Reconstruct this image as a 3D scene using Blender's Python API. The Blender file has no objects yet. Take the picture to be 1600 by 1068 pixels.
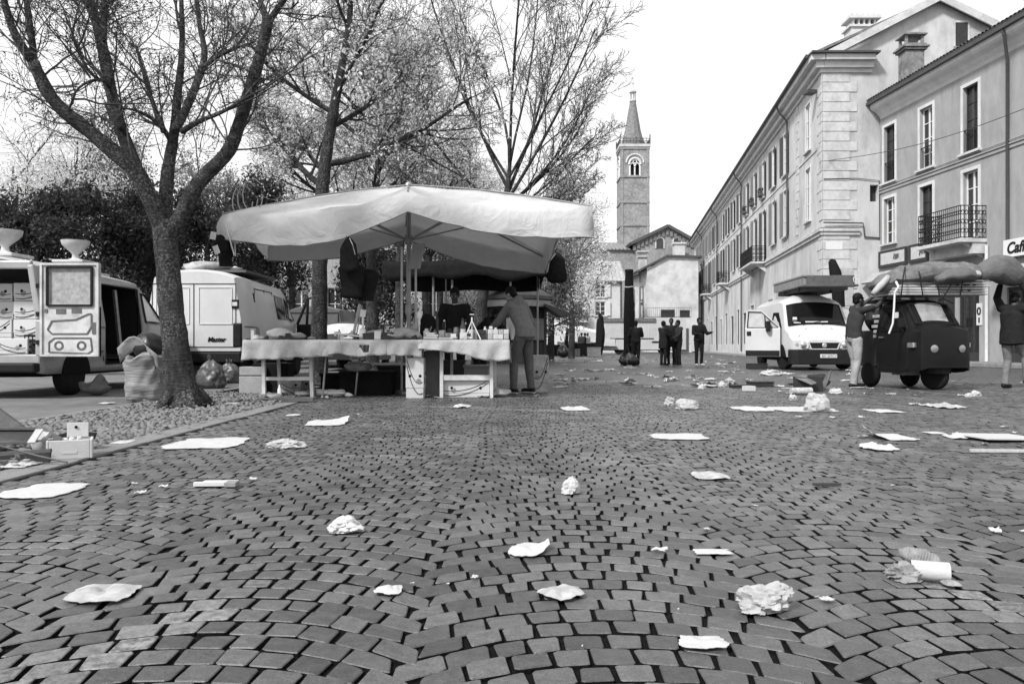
import bpy, bmesh, math, random
import numpy as np
from mathutils import Vector, Matrix, noise as mnoise

SC = bpy.context.scene
COL = SC.collection
F = 1240.0            # focal length in photo pixels (1600 wide)
HZ = 540.0            # horizon row
CH = 0.75             # camera height
V = Vector
PI = math.pi
R = math.radians
rnd = random.Random(7)

def gp(px, py):
    """ground point seen at a photo pixel (plain pinhole arithmetic used to measure the place)"""
    y = CH * F / (py - HZ)
    return V(((px - 800) / F * y, y, 0))

def pt(px, py, y):
    return V(((px - 800) / F * y, y, CH + (HZ - py) / F * y))

# ------------------------------------------------------------------ materials
MATS = {}
def mat(name, v=0.5, rough=0.7, var=0.15, scale=6.0, bump=0.0, bscale=40.0, metal=0.0, spec=0.4,
        trans=0.0, alpha=1.0, coat=0.0, dirt=0.0, dscale=1.5, stretch=None, emit=0.0):
    if name in MATS: return MATS[name]
    m = bpy.data.materials.new(name); m.use_nodes = True
    nt = m.node_tree; N = nt.nodes; L = nt.links
    b = N['Principled BSDF']
    b.inputs['Roughness'].default_value = rough
    b.inputs['Metallic'].default_value = metal
    b.inputs['Specular IOR Level'].default_value = spec if v > 0.05 or spec != 0.4 else 0.12
    b.inputs['Coat Weight'].default_value = coat
    b.inputs['Transmission Weight'].default_value = trans
    b.inputs['Alpha'].default_value = alpha
    tc = N.new('ShaderNodeTexCoord')
    src = tc.outputs['Object']
    if stretch:
        mp = N.new('ShaderNodeMapping'); mp.inputs['Scale'].default_value = stretch
        L.new(src, mp.inputs['Vector']); src = mp.outputs['Vector']
    n1 = N.new('ShaderNodeTexNoise'); n1.inputs['Scale'].default_value = scale
    n1.inputs['Detail'].default_value = 6; n1.inputs['Roughness'].default_value = 0.65
    L.new(src, n1.inputs['Vector'])
    mr = N.new('ShaderNodeMapRange')
    mr.inputs['From Min'].default_value = 0.25; mr.inputs['From Max'].default_value = 0.75
    mr.inputs['To Min'].default_value = max(0.0, v * (1 - var)); mr.inputs['To Max'].default_value = min(0.92, v * (1 + var))
    L.new(n1.outputs['Fac'], mr.inputs['Value'])
    out = mr.outputs['Result']
    if dirt > 0:
        n2 = N.new('ShaderNodeTexNoise'); n2.inputs['Scale'].default_value = dscale
        n2.inputs['Detail'].default_value = 8; n2.inputs['Roughness'].default_value = 0.7
        L.new(src, n2.inputs['Vector'])
        r2 = N.new('ShaderNodeMapRange'); r2.inputs['From Min'].default_value = 0.45; r2.inputs['From Max'].default_value = 0.72
        r2.inputs['To Min'].default_value = 1.0; r2.inputs['To Max'].default_value = 1 - dirt
        L.new(n2.outputs['Fac'], r2.inputs['Value'])
        mm = N.new('ShaderNodeMath'); mm.operation = 'MULTIPLY'
        L.new(out, mm.inputs[0]); L.new(r2.outputs['Result'], mm.inputs[1]); out = mm.outputs[0]
    cc = N.new('ShaderNodeCombineColor')
    for k in range(3): L.new(out, cc.inputs[k])
    L.new(cc.outputs['Color'], b.inputs['Base Color'])
    if emit: 
        b.inputs['Emission Strength'].default_value = emit
    if bump > 0:
        nb = N.new('ShaderNodeTexNoise'); nb.inputs['Scale'].default_value = bscale; nb.inputs['Detail'].default_value = 5
        L.new(src, nb.inputs['Vector'])
        bp = N.new('ShaderNodeBump'); bp.inputs['Strength'].default_value = min(1.0, bump); bp.inputs['Distance'].default_value = 0.02
        L.new(nb.outputs['Fac'], bp.inputs['Height']); L.new(bp.outputs['Normal'], b.inputs['Normal'])
    MATS[name] = m
    return m

def mat_translucent(name, v, tr, var=0.3, scale=3.0):
    """thin sheet (leaf, canvas, plastic film): diffuse + light passing through"""
    if name in MATS: return MATS[name]
    m = mat(name, v, 0.75, var, scale); nt = m.node_tree; N = nt.nodes; L = nt.links
    b = N['Principled BSDF']; o = [n for n in N if n.type == 'OUTPUT_MATERIAL'][0]
    t = N.new('ShaderNodeBsdfTranslucent'); t.inputs['Color'].default_value = (tr, tr, tr, 1)
    a = N.new('ShaderNodeAddShader'); L.new(b.outputs[0], a.inputs[0]); L.new(t.outputs[0], a.inputs[1])
    L.new(a.outputs[0], o.inputs['Surface'])
    return m

# ------------------------------------------------------------------ mesh builder
class MB:
    def __init__(s): s.v = []; s.f = []; s.mi = []; s.cm = 0
    def mt(s, i): s.cm = i; return s
    def add(s, vs, fs):
        o = len(s.v); s.v.extend([tuple(p) for p in vs])
        for f in fs: s.f.append(tuple(i + o for i in f)); s.mi.append(s.cm)
        return s
    def box(s, c, size, rot=None, M=None):
        hx, hy, hz = size[0] / 2, size[1] / 2, size[2] / 2
        ps = [V((x, y, z)) for x in (-hx, hx) for y in (-hy, hy) for z in (-hz, hz)]
        if rot is not None:
            if not isinstance(rot, Matrix):
                rot = Matrix.Rotation(rot, 3, 'Z') if isinstance(rot, (int, float)) else (
                    Matrix.Rotation(rot[2], 3, 'Z') @ Matrix.Rotation(rot[1], 3, 'Y') @ Matrix.Rotation(rot[0], 3, 'X'))
            ps = [rot @ p for p in ps]
        c = V(c)
        return s.add([p + c for p in ps], [(0, 1, 3, 2), (4, 6, 7, 5), (0, 4, 5, 1), (2, 3, 7, 6), (0, 2, 6, 4), (1, 5, 7, 3)])
    def bar(s, a, b, w, h=None, up=V((0, 0, 1))):
        """rectangular bar from a to b"""
        a, b = V(a), V(b); d = b - a; L = d.length
        if L < 1e-6: return s
        d.normalize(); x = d.cross(up)
        if x.length < 1e-4: x = d.cross(V((1, 0, 0)))
        x.normalize(); z = x.cross(d)
        M = Matrix((x, d, z)).transposed()
        return s.box((a + b) / 2, (w, L, h or w), M)
    def tube(s, pts, rad, n=8, cap=True, flat=1.0, side=None):
        pts = [V(p) for p in pts]; m = len(pts)
        if isinstance(rad, (int, float)): rad = [rad] * m
        rings = []; u = None
        for i in range(m):
            t = pts[min(i + 1, m - 1)] - pts[max(i - 1, 0)]
            if t.length < 1e-9: t = V((0, 0, 1))
            t.normalize()
            if u is None:
                if side is not None: u = V(side) - t * V(side).dot(t)
                else:
                    ref = V((0, 0, 1)) if abs(t.z) < 0.9 else V((1, 0, 0))
                    u = t.cross(ref)
            else: u = u - t * u.dot(t)
            if u.length < 1e-6: u = t.orthogonal()
            u.normalize(); w = t.cross(u)
            r = rad[i]
            ra, rb = (r, r * flat) if not isinstance(r, (tuple, list)) else r
            rings.append([pts[i] + u * (ra * math.cos(2 * PI * k / n)) + w * (rb * math.sin(2 * PI * k / n)) for k in range(n)])
        vs = [p for r in rings for p in r]
        fs = [(i * n + k, i * n + (k + 1) % n, (i + 1) * n + (k + 1) % n, (i + 1) * n + k) for i in range(m - 1) for k in range(n)]
        if cap:
            fs.append(tuple(range(n - 1, -1, -1))); fs.append(tuple((m - 1) * n + k for k in range(n)))
        return s.add(vs, fs)
    def capsule(s, a, b, ra, rb, n=10, flat=1.0, side=None):
        a, b = V(a), V(b); d = b - a; L = d.length
        if L < 1e-6: d = V((0, 0, 1))
        else: d = d / L
        ps = []; rs = []
        for q in (80, 55, 28): ps.append(a - d * ra * math.sin(R(q))); rs.append(ra * math.cos(R(q)))
        ps += [a, b]; rs += [ra, rb]
        for q in (28, 55, 80): ps.append(b + d * rb * math.sin(R(q))); rs.append(rb * math.cos(R(q)))
        return s.tube(ps, rs, n, True, flat, side)
    def ell(s, c, r, n=12, m=8, rot=None):
        c = V(c); vs = []; fs = []
        if isinstance(r, (int, float)): r = (r, r, r)
        for i in range(m + 1):
            a = PI * i / m
            for k in range(n):
                b = 2 * PI * k / n
                p = V((r[0] * math.sin(a) * math.cos(b), r[1] * math.sin(a) * math.sin(b), r[2] * math.cos(a)))
                if rot is not None: p = rot @ p
                vs.append(c + p)
        for i in range(m):
            for k in range(n):
                fs.append((i * n + k, (i + 1) * n + k, (i + 1) * n + (k + 1) % n, i * n + (k + 1) % n))
        return s.add(vs, fs)
    def lathe(s, prof, c=(0, 0, 0), n=20, axis=None, cap=True):
        c = V(c); vs = []; M = None
        if axis is not None: M = V((0, 0, 1)).rotation_difference(V(axis)).to_matrix()
        for (r, z) in prof:
            for k in range(n):
                p = V((r * math.cos(2 * PI * k / n), r * math.sin(2 * PI * k / n), z))
                vs.append(c + (M @ p if M else p))
        m = len(prof)
        fs = [(i * n + k, i * n + (k + 1) % n, (i + 1) * n + (k + 1) % n, (i + 1) * n + k) for i in range(m - 1) for k in range(n)]
        if cap: fs.append(tuple(range(n - 1, -1, -1))); fs.append(tuple((m - 1) * n + k for k in range(n)))
        return s.add(vs, fs)
    def poly(s, pts, off):
        """flat outline given depth: polygon pts extruded by vector off"""
        pts = [V(p) for p in pts]; off = V(off); n = len(pts)
        fs = [tuple(range(n)), tuple(range(2 * n - 1, n - 1, -1))] + [(i, i + n, (i + 1) % n + n, (i + 1) % n) for i in range(n)]
        return s.add(pts + [p + off for p in pts], fs)
    def grid(s, P, nu, nv, closed=False):
        """P(i,j) -> point for i in 0..nu, j in 0..nv"""
        vs = [P(i, j) for i in range(nu + 1) for j in range(nv + 1)]
        w = nv + 1
        return s.add(vs, [(i * w + j, (i + 1) * w + j, (i + 1) * w + j + 1, i * w + j + 1) for i in range(nu) for j in range(nv)])
    def mesh(s, name, mats):
        me = bpy.data.meshes.new(name)
        me.from_pydata(s.v, [], s.f)
        if not isinstance(mats, (list, tuple)): mats = [mats]
        for m in mats: me.materials.append(m)
        if len(mats) > 1: me.polygons.foreach_set('material_index', s.mi)
        return me
    def build(s, name, mats, parent=None, world=False, smooth=False, bevel=0, fix=True, solid=0, subd=0, remesh=0, smoothit=0, angle=40):
        vs = s.v
        if world and parent is not None:
            Mi = parent['_m'] if False else INV[parent.name]
            s.v = [tuple(Mi @ V(p)) for p in vs]
        me = s.mesh(name, mats)
        if fix:
            bm = bmesh.new(); bm.from_mesh(me); bmesh.ops.recalc_face_normals(bm, faces=bm.faces); bm.to_mesh(me); bm.free()
        o = bpy.data.objects.new(name, me); COL.objects.link(o)
        if parent is not None: o.parent = parent
        if solid:
            md = o.modifiers.new('thick', 'SOLIDIFY'); md.thickness = solid; md.offset = 0
        if remesh:
            md = o.modifiers.new('skin', 'REMESH'); md.mode = 'VOXEL'; md.voxel_size = remesh
            md = o.modifiers.new('soft', 'SMOOTH'); md.factor = 0.5; md.iterations = smoothit or 4
            bake(o); smooth = True; angle = 180
        if bevel:
            md = o.modifiers.new('edge', 'BEVEL'); md.width = bevel; md.segments = 2; md.limit_method = 'ANGLE'; md.angle_limit = R(35)
        if subd:
            md = o.modifiers.new('sub', 'SUBSURF'); md.levels = subd; md.render_levels = subd
        if smooth:
            o.data.polygons.foreach_set('use_smooth', [True] * len(o.data.polygons))
            if angle < 180:
                try: o.data.set_sharp_from_angle(angle=R(angle))
                except Exception: pass
        return o

def bake(o):
    dg = bpy.context.evaluated_depsgraph_get()
    me = bpy.data.meshes.new_from_object(o.evaluated_get(dg))
    o.modifiers.clear(); old = o.data; o.data = me; me.name = old.name
    bpy.data.meshes.remove(old)

INV = {}
def tag(o, label=None, cat=None, group=None, kind=None):
    if label: o['label'] = label
    if cat: o['category'] = cat
    if group: o['group'] = group
    if kind: o['kind'] = kind
    return o

def thing(name, label, cat, loc=(0, 0, 0), rz=0.0, group=None, M=None):
    o = bpy.data.objects.new(name, None); COL.objects.link(o); o.empty_display_size = 0.2
    o.location = loc; o.rotation_euler = (0, 0, rz)
    INV[o.name] = (Matrix.Translation(V(loc)) @ Matrix.Rotation(rz, 4, 'Z')).inverted()
    return tag(o, label, cat, group)

def solo(name, mb, mats, label, cat, group=None, kind=None, recenter=True, **kw):
    """a thing that is one mesh; origin moved to the middle of its base"""
    c = V((0, 0, 0))
    if recenter and mb.v:
        a = np.array(mb.v); c = V(((a[:, 0].min() + a[:, 0].max()) / 2, (a[:, 1].min() + a[:, 1].max()) / 2, a[:, 2].min()))
        mb.v = [tuple(q) for q in (a - np.array(c))]
    o = mb.build(name, mats, **kw); o.location = c
    return tag(o, label, cat, group, kind)

def struct(name, mb, mats, **kw):
    o = mb.build(name, mats, **kw); o['kind'] = 'structure'
    return o

def copy_thing(root, loc=None, rz=None, label=None, group=None):
    c = root.copy(); COL.objects.link(c)
    def rec(src, dst):
        for ch in src.children:
            k = ch.copy(); COL.objects.link(k); k.parent = dst; rec(ch, k)
    rec(root, c)
    if loc is not None: c.location = loc
    if rz is not None: c.rotation_euler = (0, 0, rz)
    if label: c['label'] = label
    if group: c['group'] = group
    return c
# ------------------------------------------------------------------ camera, light, sky
cd = bpy.data.cameras.new('camera'); cam = bpy.data.objects.new('camera', cd); COL.objects.link(cam)
cam.location = (0, 0, CH); cam.rotation_euler = (R(90), 0, 0)
cd.sensor_width = 36; cd.lens = 36 * F / 1600; cd.shift_y = (HZ - 534) / 1600
cd.clip_end = 3000; SC.camera = cam

SUN_EL, SUN_AZ = R(44), R(222)      # azimuth measured clockwise from +Y: behind the camera, to its left
w = bpy.data.worlds.new('World'); SC.world = w; w.use_nodes = True
nt = w.node_tree; bg = nt.nodes['Background']
sky = nt.nodes.new('ShaderNodeTexSky'); sky.sky_type = 'NISHITA'; sky.sun_disc = False
sky.sun_elevation = SUN_EL; sky.sun_rotation = SUN_AZ; sky.dust_density = 2.5; sky.air_density = 1.0; sky.ozone_density = 1
bw = nt.nodes.new('ShaderNodeRGBToBW'); nt.links.new(sky.outputs[0], bw.inputs[0]); 
# thick white cloud deck over most of the sky, with the clear-sky model still showing through a little
tcw = nt.nodes.new('ShaderNodeTexCoord'); cl = nt.nodes.new('ShaderNodeTexNoise'); cl.inputs['Scale'].default_value = 1.6; cl.inputs['Detail'].default_value = 6
nt.links.new(tcw.outputs['Generated'], cl.inputs['Vector'])
cr = nt.nodes.new('ShaderNodeMapRange'); cr.inputs['To Min'].default_value = 4.9; cr.inputs['To Max'].default_value = 6.0
nt.links.new(cl.outputs['Fac'], cr.inputs['Value'])
cm = nt.nodes.new('ShaderNodeMix'); cm.inputs[0].default_value = 0.88
nt.links.new(bw.outputs[0], cm.inputs[2]); nt.links.new(cr.outputs[0], cm.inputs[3]); nt.links.new(cm.outputs[0], bg.inputs['Color'])
bg.inputs['Strength'].default_value = 0.15
sd = bpy.data.lights.new('sun', 'SUN'); sun = bpy.data.objects.new('sun', sd); COL.objects.link(sun)
sd.energy = 3.2; sd.angle = R(8)
sdir = V((math.sin(SUN_AZ) * math.cos(SUN_EL), math.cos(SUN_AZ) * math.cos(SUN_EL), math.sin(SUN_EL)))
sun.rotation_euler = (-sdir).to_track_quat('-Z', 'Y').to_euler(); sun.location = sdir * 60
SC.view_settings.view_transform = 'Standard'; SC.view_settings.look = 'None'
SC.view_settings.exposure = 0.5; SC.view_settings.gamma = 1
try:
    SC.cycles.max_bounces = 6; SC.cycles.diffuse_bounces = 2; SC.cycles.transparent_max_bounces = 8
    SC.cycles.sample_clamp_indirect = 6
except Exception: pass

# ------------------------------------------------------------------ ground
def ground_material():
    m = bpy.data.materials.new('far_cobbles'); m.use_nodes = True
    nt = m.node_tree; N = nt.nodes; L = nt.links; b = N['Principled BSDF']
    tc = N.new('ShaderNodeTexCoord')
    vo = N.new('ShaderNodeTexVoronoi'); vo.feature = 'DISTANCE_TO_EDGE'; vo.inputs['Scale'].default_value = 9.5; vo.inputs['Randomness'].default_value = 0.55
    vc = N.new('ShaderNodeTexVoronoi'); vc.inputs['Scale'].default_value = 9.5; vc.inputs['Randomness'].default_value = 0.55
    for q in (vo, vc): L.new(tc.outputs['Object'], q.inputs['Vector'])
    e = N.new('ShaderNodeMapRange'); e.inputs['From Min'].default_value = 0.03; e.inputs['From Max'].default_value = 0.12
    L.new(vo.outputs['Distance'], e.inputs['Value'])
    n = N.new('ShaderNodeTexNoise'); n.inputs['Scale'].default_value = 0.35; n.inputs['Detail'].default_value = 8
    L.new(tc.outputs['Object'], n.inputs['Vector'])
    sp = N.new('ShaderNodeSeparateColor'); L.new(vc.outputs['Color'], sp.inputs[0])
    r = N.new('ShaderNodeMapRange'); r.inputs['To Min'].default_value = 0.065; r.inputs['To Max'].default_value = 0.14
    L.new(sp.outputs[0], r.inputs['Value'])
    r2 = N.new('ShaderNodeMapRange'); r2.inputs['From Min'].default_value = 0.3; r2.inputs['From Max'].default_value = 0.7
    r2.inputs['To Min'].default_value = 0.75; r2.inputs['To Max'].default_value = 1.3
    L.new(n.outputs['Fac'], r2.inputs['Value'])
    a = N.new('ShaderNodeMath'); a.operation = 'MULTIPLY'; L.new(r.outputs[0], a.inputs[0]); L.new(r2.outputs[0], a.inputs[1])
    c = N.new('ShaderNodeMix'); c.inputs[2].default_value = 0.018; L.new(e.outputs[0], c.inputs[0]); L.new(a.outputs[0], c.inputs[3])
    cc = N.new('ShaderNodeCombineColor')
    for k in range(3): L.new(c.outputs[0], cc.inputs[k])
    L.new(cc.outputs[0], b.inputs['Base Color'])
    b.inputs['Roughness'].default_value = 0.45; b.inputs['Specular IOR Level'].default_value = 0.5
    bp = N.new('ShaderNodeBump'); bp.inputs['Strength'].default_value = 0.6; bp.inputs['Distance'].default_value = 0.01
    L.new(e.outputs[0], bp.inputs['Height']); L.new(bp.outputs[0], b.inputs['Normal'])
    return m

def stone_material():
    m = bpy.data.materials.new('porphyry_cubes'); m.use_nodes = True
    nt = m.node_tree; N = nt.nodes; L = nt.links; b = N['Principled BSDF']
    tc = N.new('ShaderNodeTexCoord'); ge = N.new('ShaderNodeNewGeometry')
    r = N.new('ShaderNodeMapRange'); r.inputs['To Min'].default_value = 0.05; r.inputs['To Max'].default_value = 0.118
    L.new(ge.outputs['Random Per Island'], r.inputs['Value'])
    n1 = N.new('ShaderNodeTexNoise'); n1.inputs['Scale'].default_value = 160; n1.inputs['Detail'].default_value = 4; n1.inputs['Roughness'].default_value = 0.7
    n2 = N.new('ShaderNodeTexNoise'); n2.inputs['Scale'].default_value = 1.1; n2.inputs['Detail'].default_value = 7
    n3 = N.new('ShaderNodeTexNoise'); n3.inputs['Scale'].default_value = 26; n3.inputs['Detail'].default_value = 5
    for q in (n1, n2, n3): L.new(tc.outputs['Object'], q.inputs['Vector'])
    def rng(src, a, bb, lo=0.3, hi=0.7):
        q = N.new('ShaderNodeMapRange'); q.inputs['From Min'].default_value = lo; q.inputs['From Max'].default_value = hi
        q.inputs['To Min'].default_value = a; q.inputs['To Max'].default_value = bb; L.new(src, q.inputs['Value']); return q.outputs[0]
    def mul(a, c):
        q = N.new('ShaderNodeMath'); q.operation = 'MULTIPLY'; L.new(a, q.inputs[0]); L.new(c, q.inputs[1]); return q.outputs[0]
    val = mul(mul(mul(r.outputs[0], rng(n1.outputs['Fac'], 0.55, 1.45)), rng(n2.outputs['Fac'], 0.75, 1.25)), rng(n3.outputs['Fac'], 0.8, 1.2))
    at = N.new('ShaderNodeAttribute'); at.attribute_name = 'worn_paint'
    nn = N.new('ShaderNodeTexNoise'); nn.inputs['Scale'].default_value = 34; nn.inputs['Detail'].default_value = 6; nn.inputs['Roughness'].default_value = 0.75
    L.new(tc.outputs['Object'], nn.inputs['Vector'])
    pf = mul(at.outputs['Fac'], rng(nn.outputs['Fac'], 0.0, 1.0, 0.40, 0.60))
    mx = N.new('ShaderNodeMix'); mx.inputs[3].default_value = 0.30
    L.new(pf, mx.inputs[0]); L.new(val, mx.inputs[2])
    cc = N.new('ShaderNodeCombineColor')
    for k in range(3): L.new(mx.outputs[0], cc.inputs[k])
    L.new(cc.outputs[0], b.inputs['Base Color'])
    b.inputs['Roughness'].default_value = 0.43; b.inputs['Specular IOR Level'].default_value = 0.5
    ad = N.new('ShaderNodeMath'); ad.operation = 'MULTIPLY_ADD'; ad.inputs[1].default_value = 0.25
    L.new(n1.outputs['Fac'], ad.inputs[0]); L.new(n3.outputs['Fac'], ad.inputs[2])
    bp = N.new('ShaderNodeBump'); bp.inputs['Strength'].default_value = 0.55; bp.inputs['Distance'].default_value = 0.010
    L.new(ad.outputs[0], bp.inputs['Height']); L.new(bp.outputs[0], b.inputs['Normal'])
    return m

KX = -2.82            # flush kerb line between cobbles and the tree strip
YN, YF = 1.25, 15.6   # where every cube is modelled
P_ARC, ROW, XC0 = 1.02, 0.098, 0.27
# worn painted lines: (ax, ay, bx, by, half width, strength)
def seg(a, b, w, s): 
    A, B = gp(*a), gp(*b); return (A.x, A.y, B.x, B.y, w, s)
PAINT = [seg((-80, 1050), (150, 1012), 0.09, 0.75), seg((60, 1066), (300, 955), 0.085, 1.0), seg((300, 955), (395, 905), 0.05, 0.45), seg((1440, 905), (1660, 985), 0.06, 0.95), seg((515, 710), (655, 713), 0.05, 0.95),
         seg((560, 686), (705, 683), 0.06, 0.7), seg((660, 634), (915, 643), 0.12, 0.75), (-1.0, 9.2, 0.5, 9.35, 0.06, 0.4),
         seg((985, 570), (1085, 606), 0.09, 0.8), seg((1110, 735), (1190, 728), 0.06, 0.55), seg((1240, 720), (1420, 700), 0.06, 0.3), seg((820, 730), (1000, 716), 0.07, 0.22)]
def paint_at(x, y):
    best = 0
    for ax, ay, bx, by, w, s in PAINT:
        dx, dy = bx - ax, by - ay; t = max(0, min(1, ((x - ax) * dx + (y - ay) * dy) / (dx * dx + dy * dy)))
        d = math.hypot(x - ax - t * dx, y - ay - t * dy)
        if d < w: best = max(best, s * rnd.uniform(0.35, 1.0))
    return best

def cobbles():
    rg = random.Random(3)
    tm = R(40); RA = (P_ARC / 2) / math.sin(tm)
    V_ = []; F_ = []; PA = []; MI = []
    rings = ((0.0006, -0.022), (0.0022, -0.0030), (0.0046, -0.0003))
    ncol = int(12.5 / P_ARC)
    for c in range(-ncol, ncol + 1):
        xc = XC0 + c * P_ARC
        wob = 1.0
        nrow = int((YF - YN + 1.4) / ROW)
        off = 0.0
        for r in range(-8, nrow):
            v0 = YN + r * ROW + off
            xr = xc + 0.035 * math.sin(v0 * 1.3 + wob)
            if abs(xr) > 0.645 * max(v0, 0.8) + 1.9: continue
            sh = (0.05 if r % 2 else -0.05)
            nst = 10
            us = []
            u = -P_ARC / 2 + sh * 0.5 + rg.uniform(-.008, .008); us.append(u)
            for k in range(nst):
                u += (P_ARC / nst) * rg.uniform(0.86, 1.14); us.append(u)
            sc = (P_ARC) / (us[-1] - us[0]); us = [us[0] + (q - us[0]) * sc for q in us]
            jr = rg.uniform(-.004, .004)
            def pos(u, up, sf=1.0):
                th = math.asin(max(-.75, min(.75, u / RA)))
                yy = RA * (math.cos(th) - math.cos(tm)) + v0 + jr
                if up: return (xr + u, yy + 0.5 * ROW)
                return (xr + u - sf * 0.5 * ROW * math.sin(th) * math.cos(th) * 1.0, yy - 0.5 * ROW)
            for k in range(len(us) - 1):
                q = [pos(us[k], 0, .0 if k == 0 else 1), pos(us[k + 1], 0, .0 if k == nst - 1 else 1), pos(us[k + 1], 1), pos(us[k], 1)]
                cx = sum(p[0] for p in q) / 4; cy = sum(p[1] for p in q) / 4
                if cy < YN or cy > YF or cx < KX + 0.06 or abs(cx) > 0.645 * cy + 1.3: continue
                q = [(p[0] + rg.uniform(-.006, .006), p[1] + rg.uniform(-.006, .006)) for p in q]
                # eight-sided outline: each corner knocked off
                o8 = []
                for i in range(4):
                    p, a, b = q[i], q[i - 1], q[(i + 1) % 4]
                    ka, kb = rg.uniform(.03, .12), rg.uniform(.03, .12)
                    o8.append((p[0] + (a[0] - p[0]) * ka, p[1] + (a[1] - p[1]) * ka)); o8.append((p[0] + (b[0] - p[0]) * kb, p[1] + (b[1] - p[1]) * kb))
                h = rg.uniform(-.002, .002); tx, ty = rg.uniform(-.022, .022), rg.uniform(-.022, .022)
                base = len(V_)
                gap = rg.uniform(0.0036, 0.0072)
                for ins, dz in rings:
                    for (x, y) in o8:
                        dx, dy = x - cx, y - cy; L = math.hypot(dx, dy) + 1e-6; k2 = max(0.3, (L - ins * 1.25 - gap) / L)
                        px, py = dx * k2, dy * k2
                        V_.append((cx + px, cy + py, dz + h + tx * px + ty * py))
                V_.append((cx, cy, h + 0.0004))
                for g in range(2):
                    for i in range(8):
                        j = (i + 1) % 8
                        MI.append(1 - g); F_.append((base + g * 8 + i, base + g * 8 + j, base + g * 8 + 8 + j, base + g * 8 + 8 + i))
                MI.extend([0] * 8)
                for i in range(8): F_.append((base + 16 + i, base + 16 + (i + 1) % 8, base + 24))
                PA.extend([paint_at(cx, cy)] * 25)
    me = bpy.data.meshes.new('cobblestone_paving'); me.from_pydata(V_, [], F_)
    a = me.attributes.new('worn_paint', 'FLOAT', 'POINT'); a.data.foreach_set('value', PA)
    me.materials.append(stone_material()); me.materials.append(mat('joint_dirt', 0.006, 0.95, 0.5, 30, 0.6, 90)); me.polygons.foreach_set('material_index', MI)
    o = bpy.data.objects.new('cobblestone_paving', me); COL.objects.link(o); o['kind'] = 'structure'
    return o
cobbles()

# bedding under the cubes, then the far square in one sheet to the horizon
g = MB(); g.add([(-14, -3, -.012), (14, -3, -.012), (14, YF + .4, -.012), (-14, YF + .4, -.012)], [(0, 1, 2, 3)])
struct('ground', g, mat('joint_dirt', 0.006, 0.95, 0.5, 30, 0.6, 90))
g = MB(); y0 = YF - 0.02
g.add([(-900, y0, -.006), (900, y0, -.006), (900, 1500, -.006), (-900, 1500, -.006)], [(0, 1, 2, 3)])
struct('square', g, ground_material())
g = MB()
g.add([(-900, -60, -.03), (-13.9, -60, -.03), (-13.9, y0, -.03), (-900, y0, -.03)], [(0, 1, 2, 3)])
g.add([(13.9, -60, -.03), (900, -60, -.03), (900, y0, -.03), (13.9, y0, -.03)], [(0, 1, 2, 3)])
g.add([(-13.9, -60, -.03), (13.9, -60, -.03), (13.9, -2.9, -.03), (-13.9, -2.9, -.03)], [(0, 1, 2, 3)])
struct('paving', g, MATS.get('x') or bpy.data.materials['far_cobbles'])

# flush kerb: long granite slabs
g = MB(); y = 1.0; rk = random.Random(5)
while y < 46:
    L = rk.uniform(.85, 1.2)
    g.box((KX - 0.13 + rk.uniform(-.006, .006), y + L / 2, -0.05 + rk.uniform(-.003, .003)), (0.23, L - 0.008, 0.11)); y += L
struct('kerb', g, mat('granite_kerb', 0.2, 0.75, 0.25, 30, 0.3, 120, dirt=0.3), bevel=0.006)
# road on the left: worn asphalt, lighter than the cubes
g = MB(); g.add([(-40, 1.0, -.004), (-4.85, 1.0, -.004), (-4.85, 70, -.004), (-40, 70, -.004)], [(0, 1, 2, 3)])
struct('road', g, mat('asphalt', 0.16, 0.85, 0.3, 3, 0.5, 160, dirt=0.4, dscale=0.8))
g = MB(); g.box((-4.80, 24, -.03), (0.14, 46, 0.09))
struct('road_edge', g, mat('granite_kerb'))
# strip of river pebbles round the trees
g = MB(); g.add([(-4.74, 1, -.02), (KX - .24, 1, -.02), (KX - .24, 60, -.02), (-4.74, 60, -.02)], [(0, 1, 2, 3)])
struct('earth', g, mat('tree_pit_earth', 0.05, 0.95, 0.5, 8, 0.8, 60, dirt=0.4))
g = MB(); rp = random.Random(11)
yy = 3.6
while yy < 12.5:
    xx = -4.70
    while xx < KX - .27:
        x, y = xx + rp.uniform(-.02, .02), yy + rp.uniform(-.02, .02)
        if math.hypot(x + 4.0, y - 9.8) > 0.36:
            a = rp.uniform(0, PI); ra, rb, h = rp.uniform(.03, .052), rp.uniform(.022, .036), rp.uniform(.018, .045)
            n = 7; vs = []; ca, sa = math.cos(a), math.sin(a)
            for (k, zz) in ((1, -.012), (.86, .45 * h), (.5, .86 * h)):
                for i in range(n):
                    t = 2 * PI * i / n; u, v_ = ra * k * math.cos(t), rb * k * math.sin(t)
                    vs.append((x + ca * u - sa * v_, y + sa * u + ca * v_, zz - .012))
            vs.append((x, y, h - .012))
            fs = [(g_ * n + i, g_ * n + (i + 1) % n, g_ * n + n + (i + 1) % n, g_ * n + n + i) for g_ in range(2) for i in range(n)]
            fs += [(2 * n + i, 2 * n + (i + 1) % n, 3 * n) for i in range(n)]
            g.add(vs, fs)
        xx += rp.uniform(.055, .085)
    yy += rp.uniform(.05, .07)
def pebble_mat():
    m = mat('river_pebbles', 0.15, 0.7, 0.5, 16, 0.3, 80)
    return m
o = g.build('pebble_paving', pebble_mat(), smooth=True, angle=180, fix=False); o['kind'] = 'stuff'; o['label'] = 'rounded river pebbles set round the tree'; o['category'] = 'pebbles'
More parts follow.
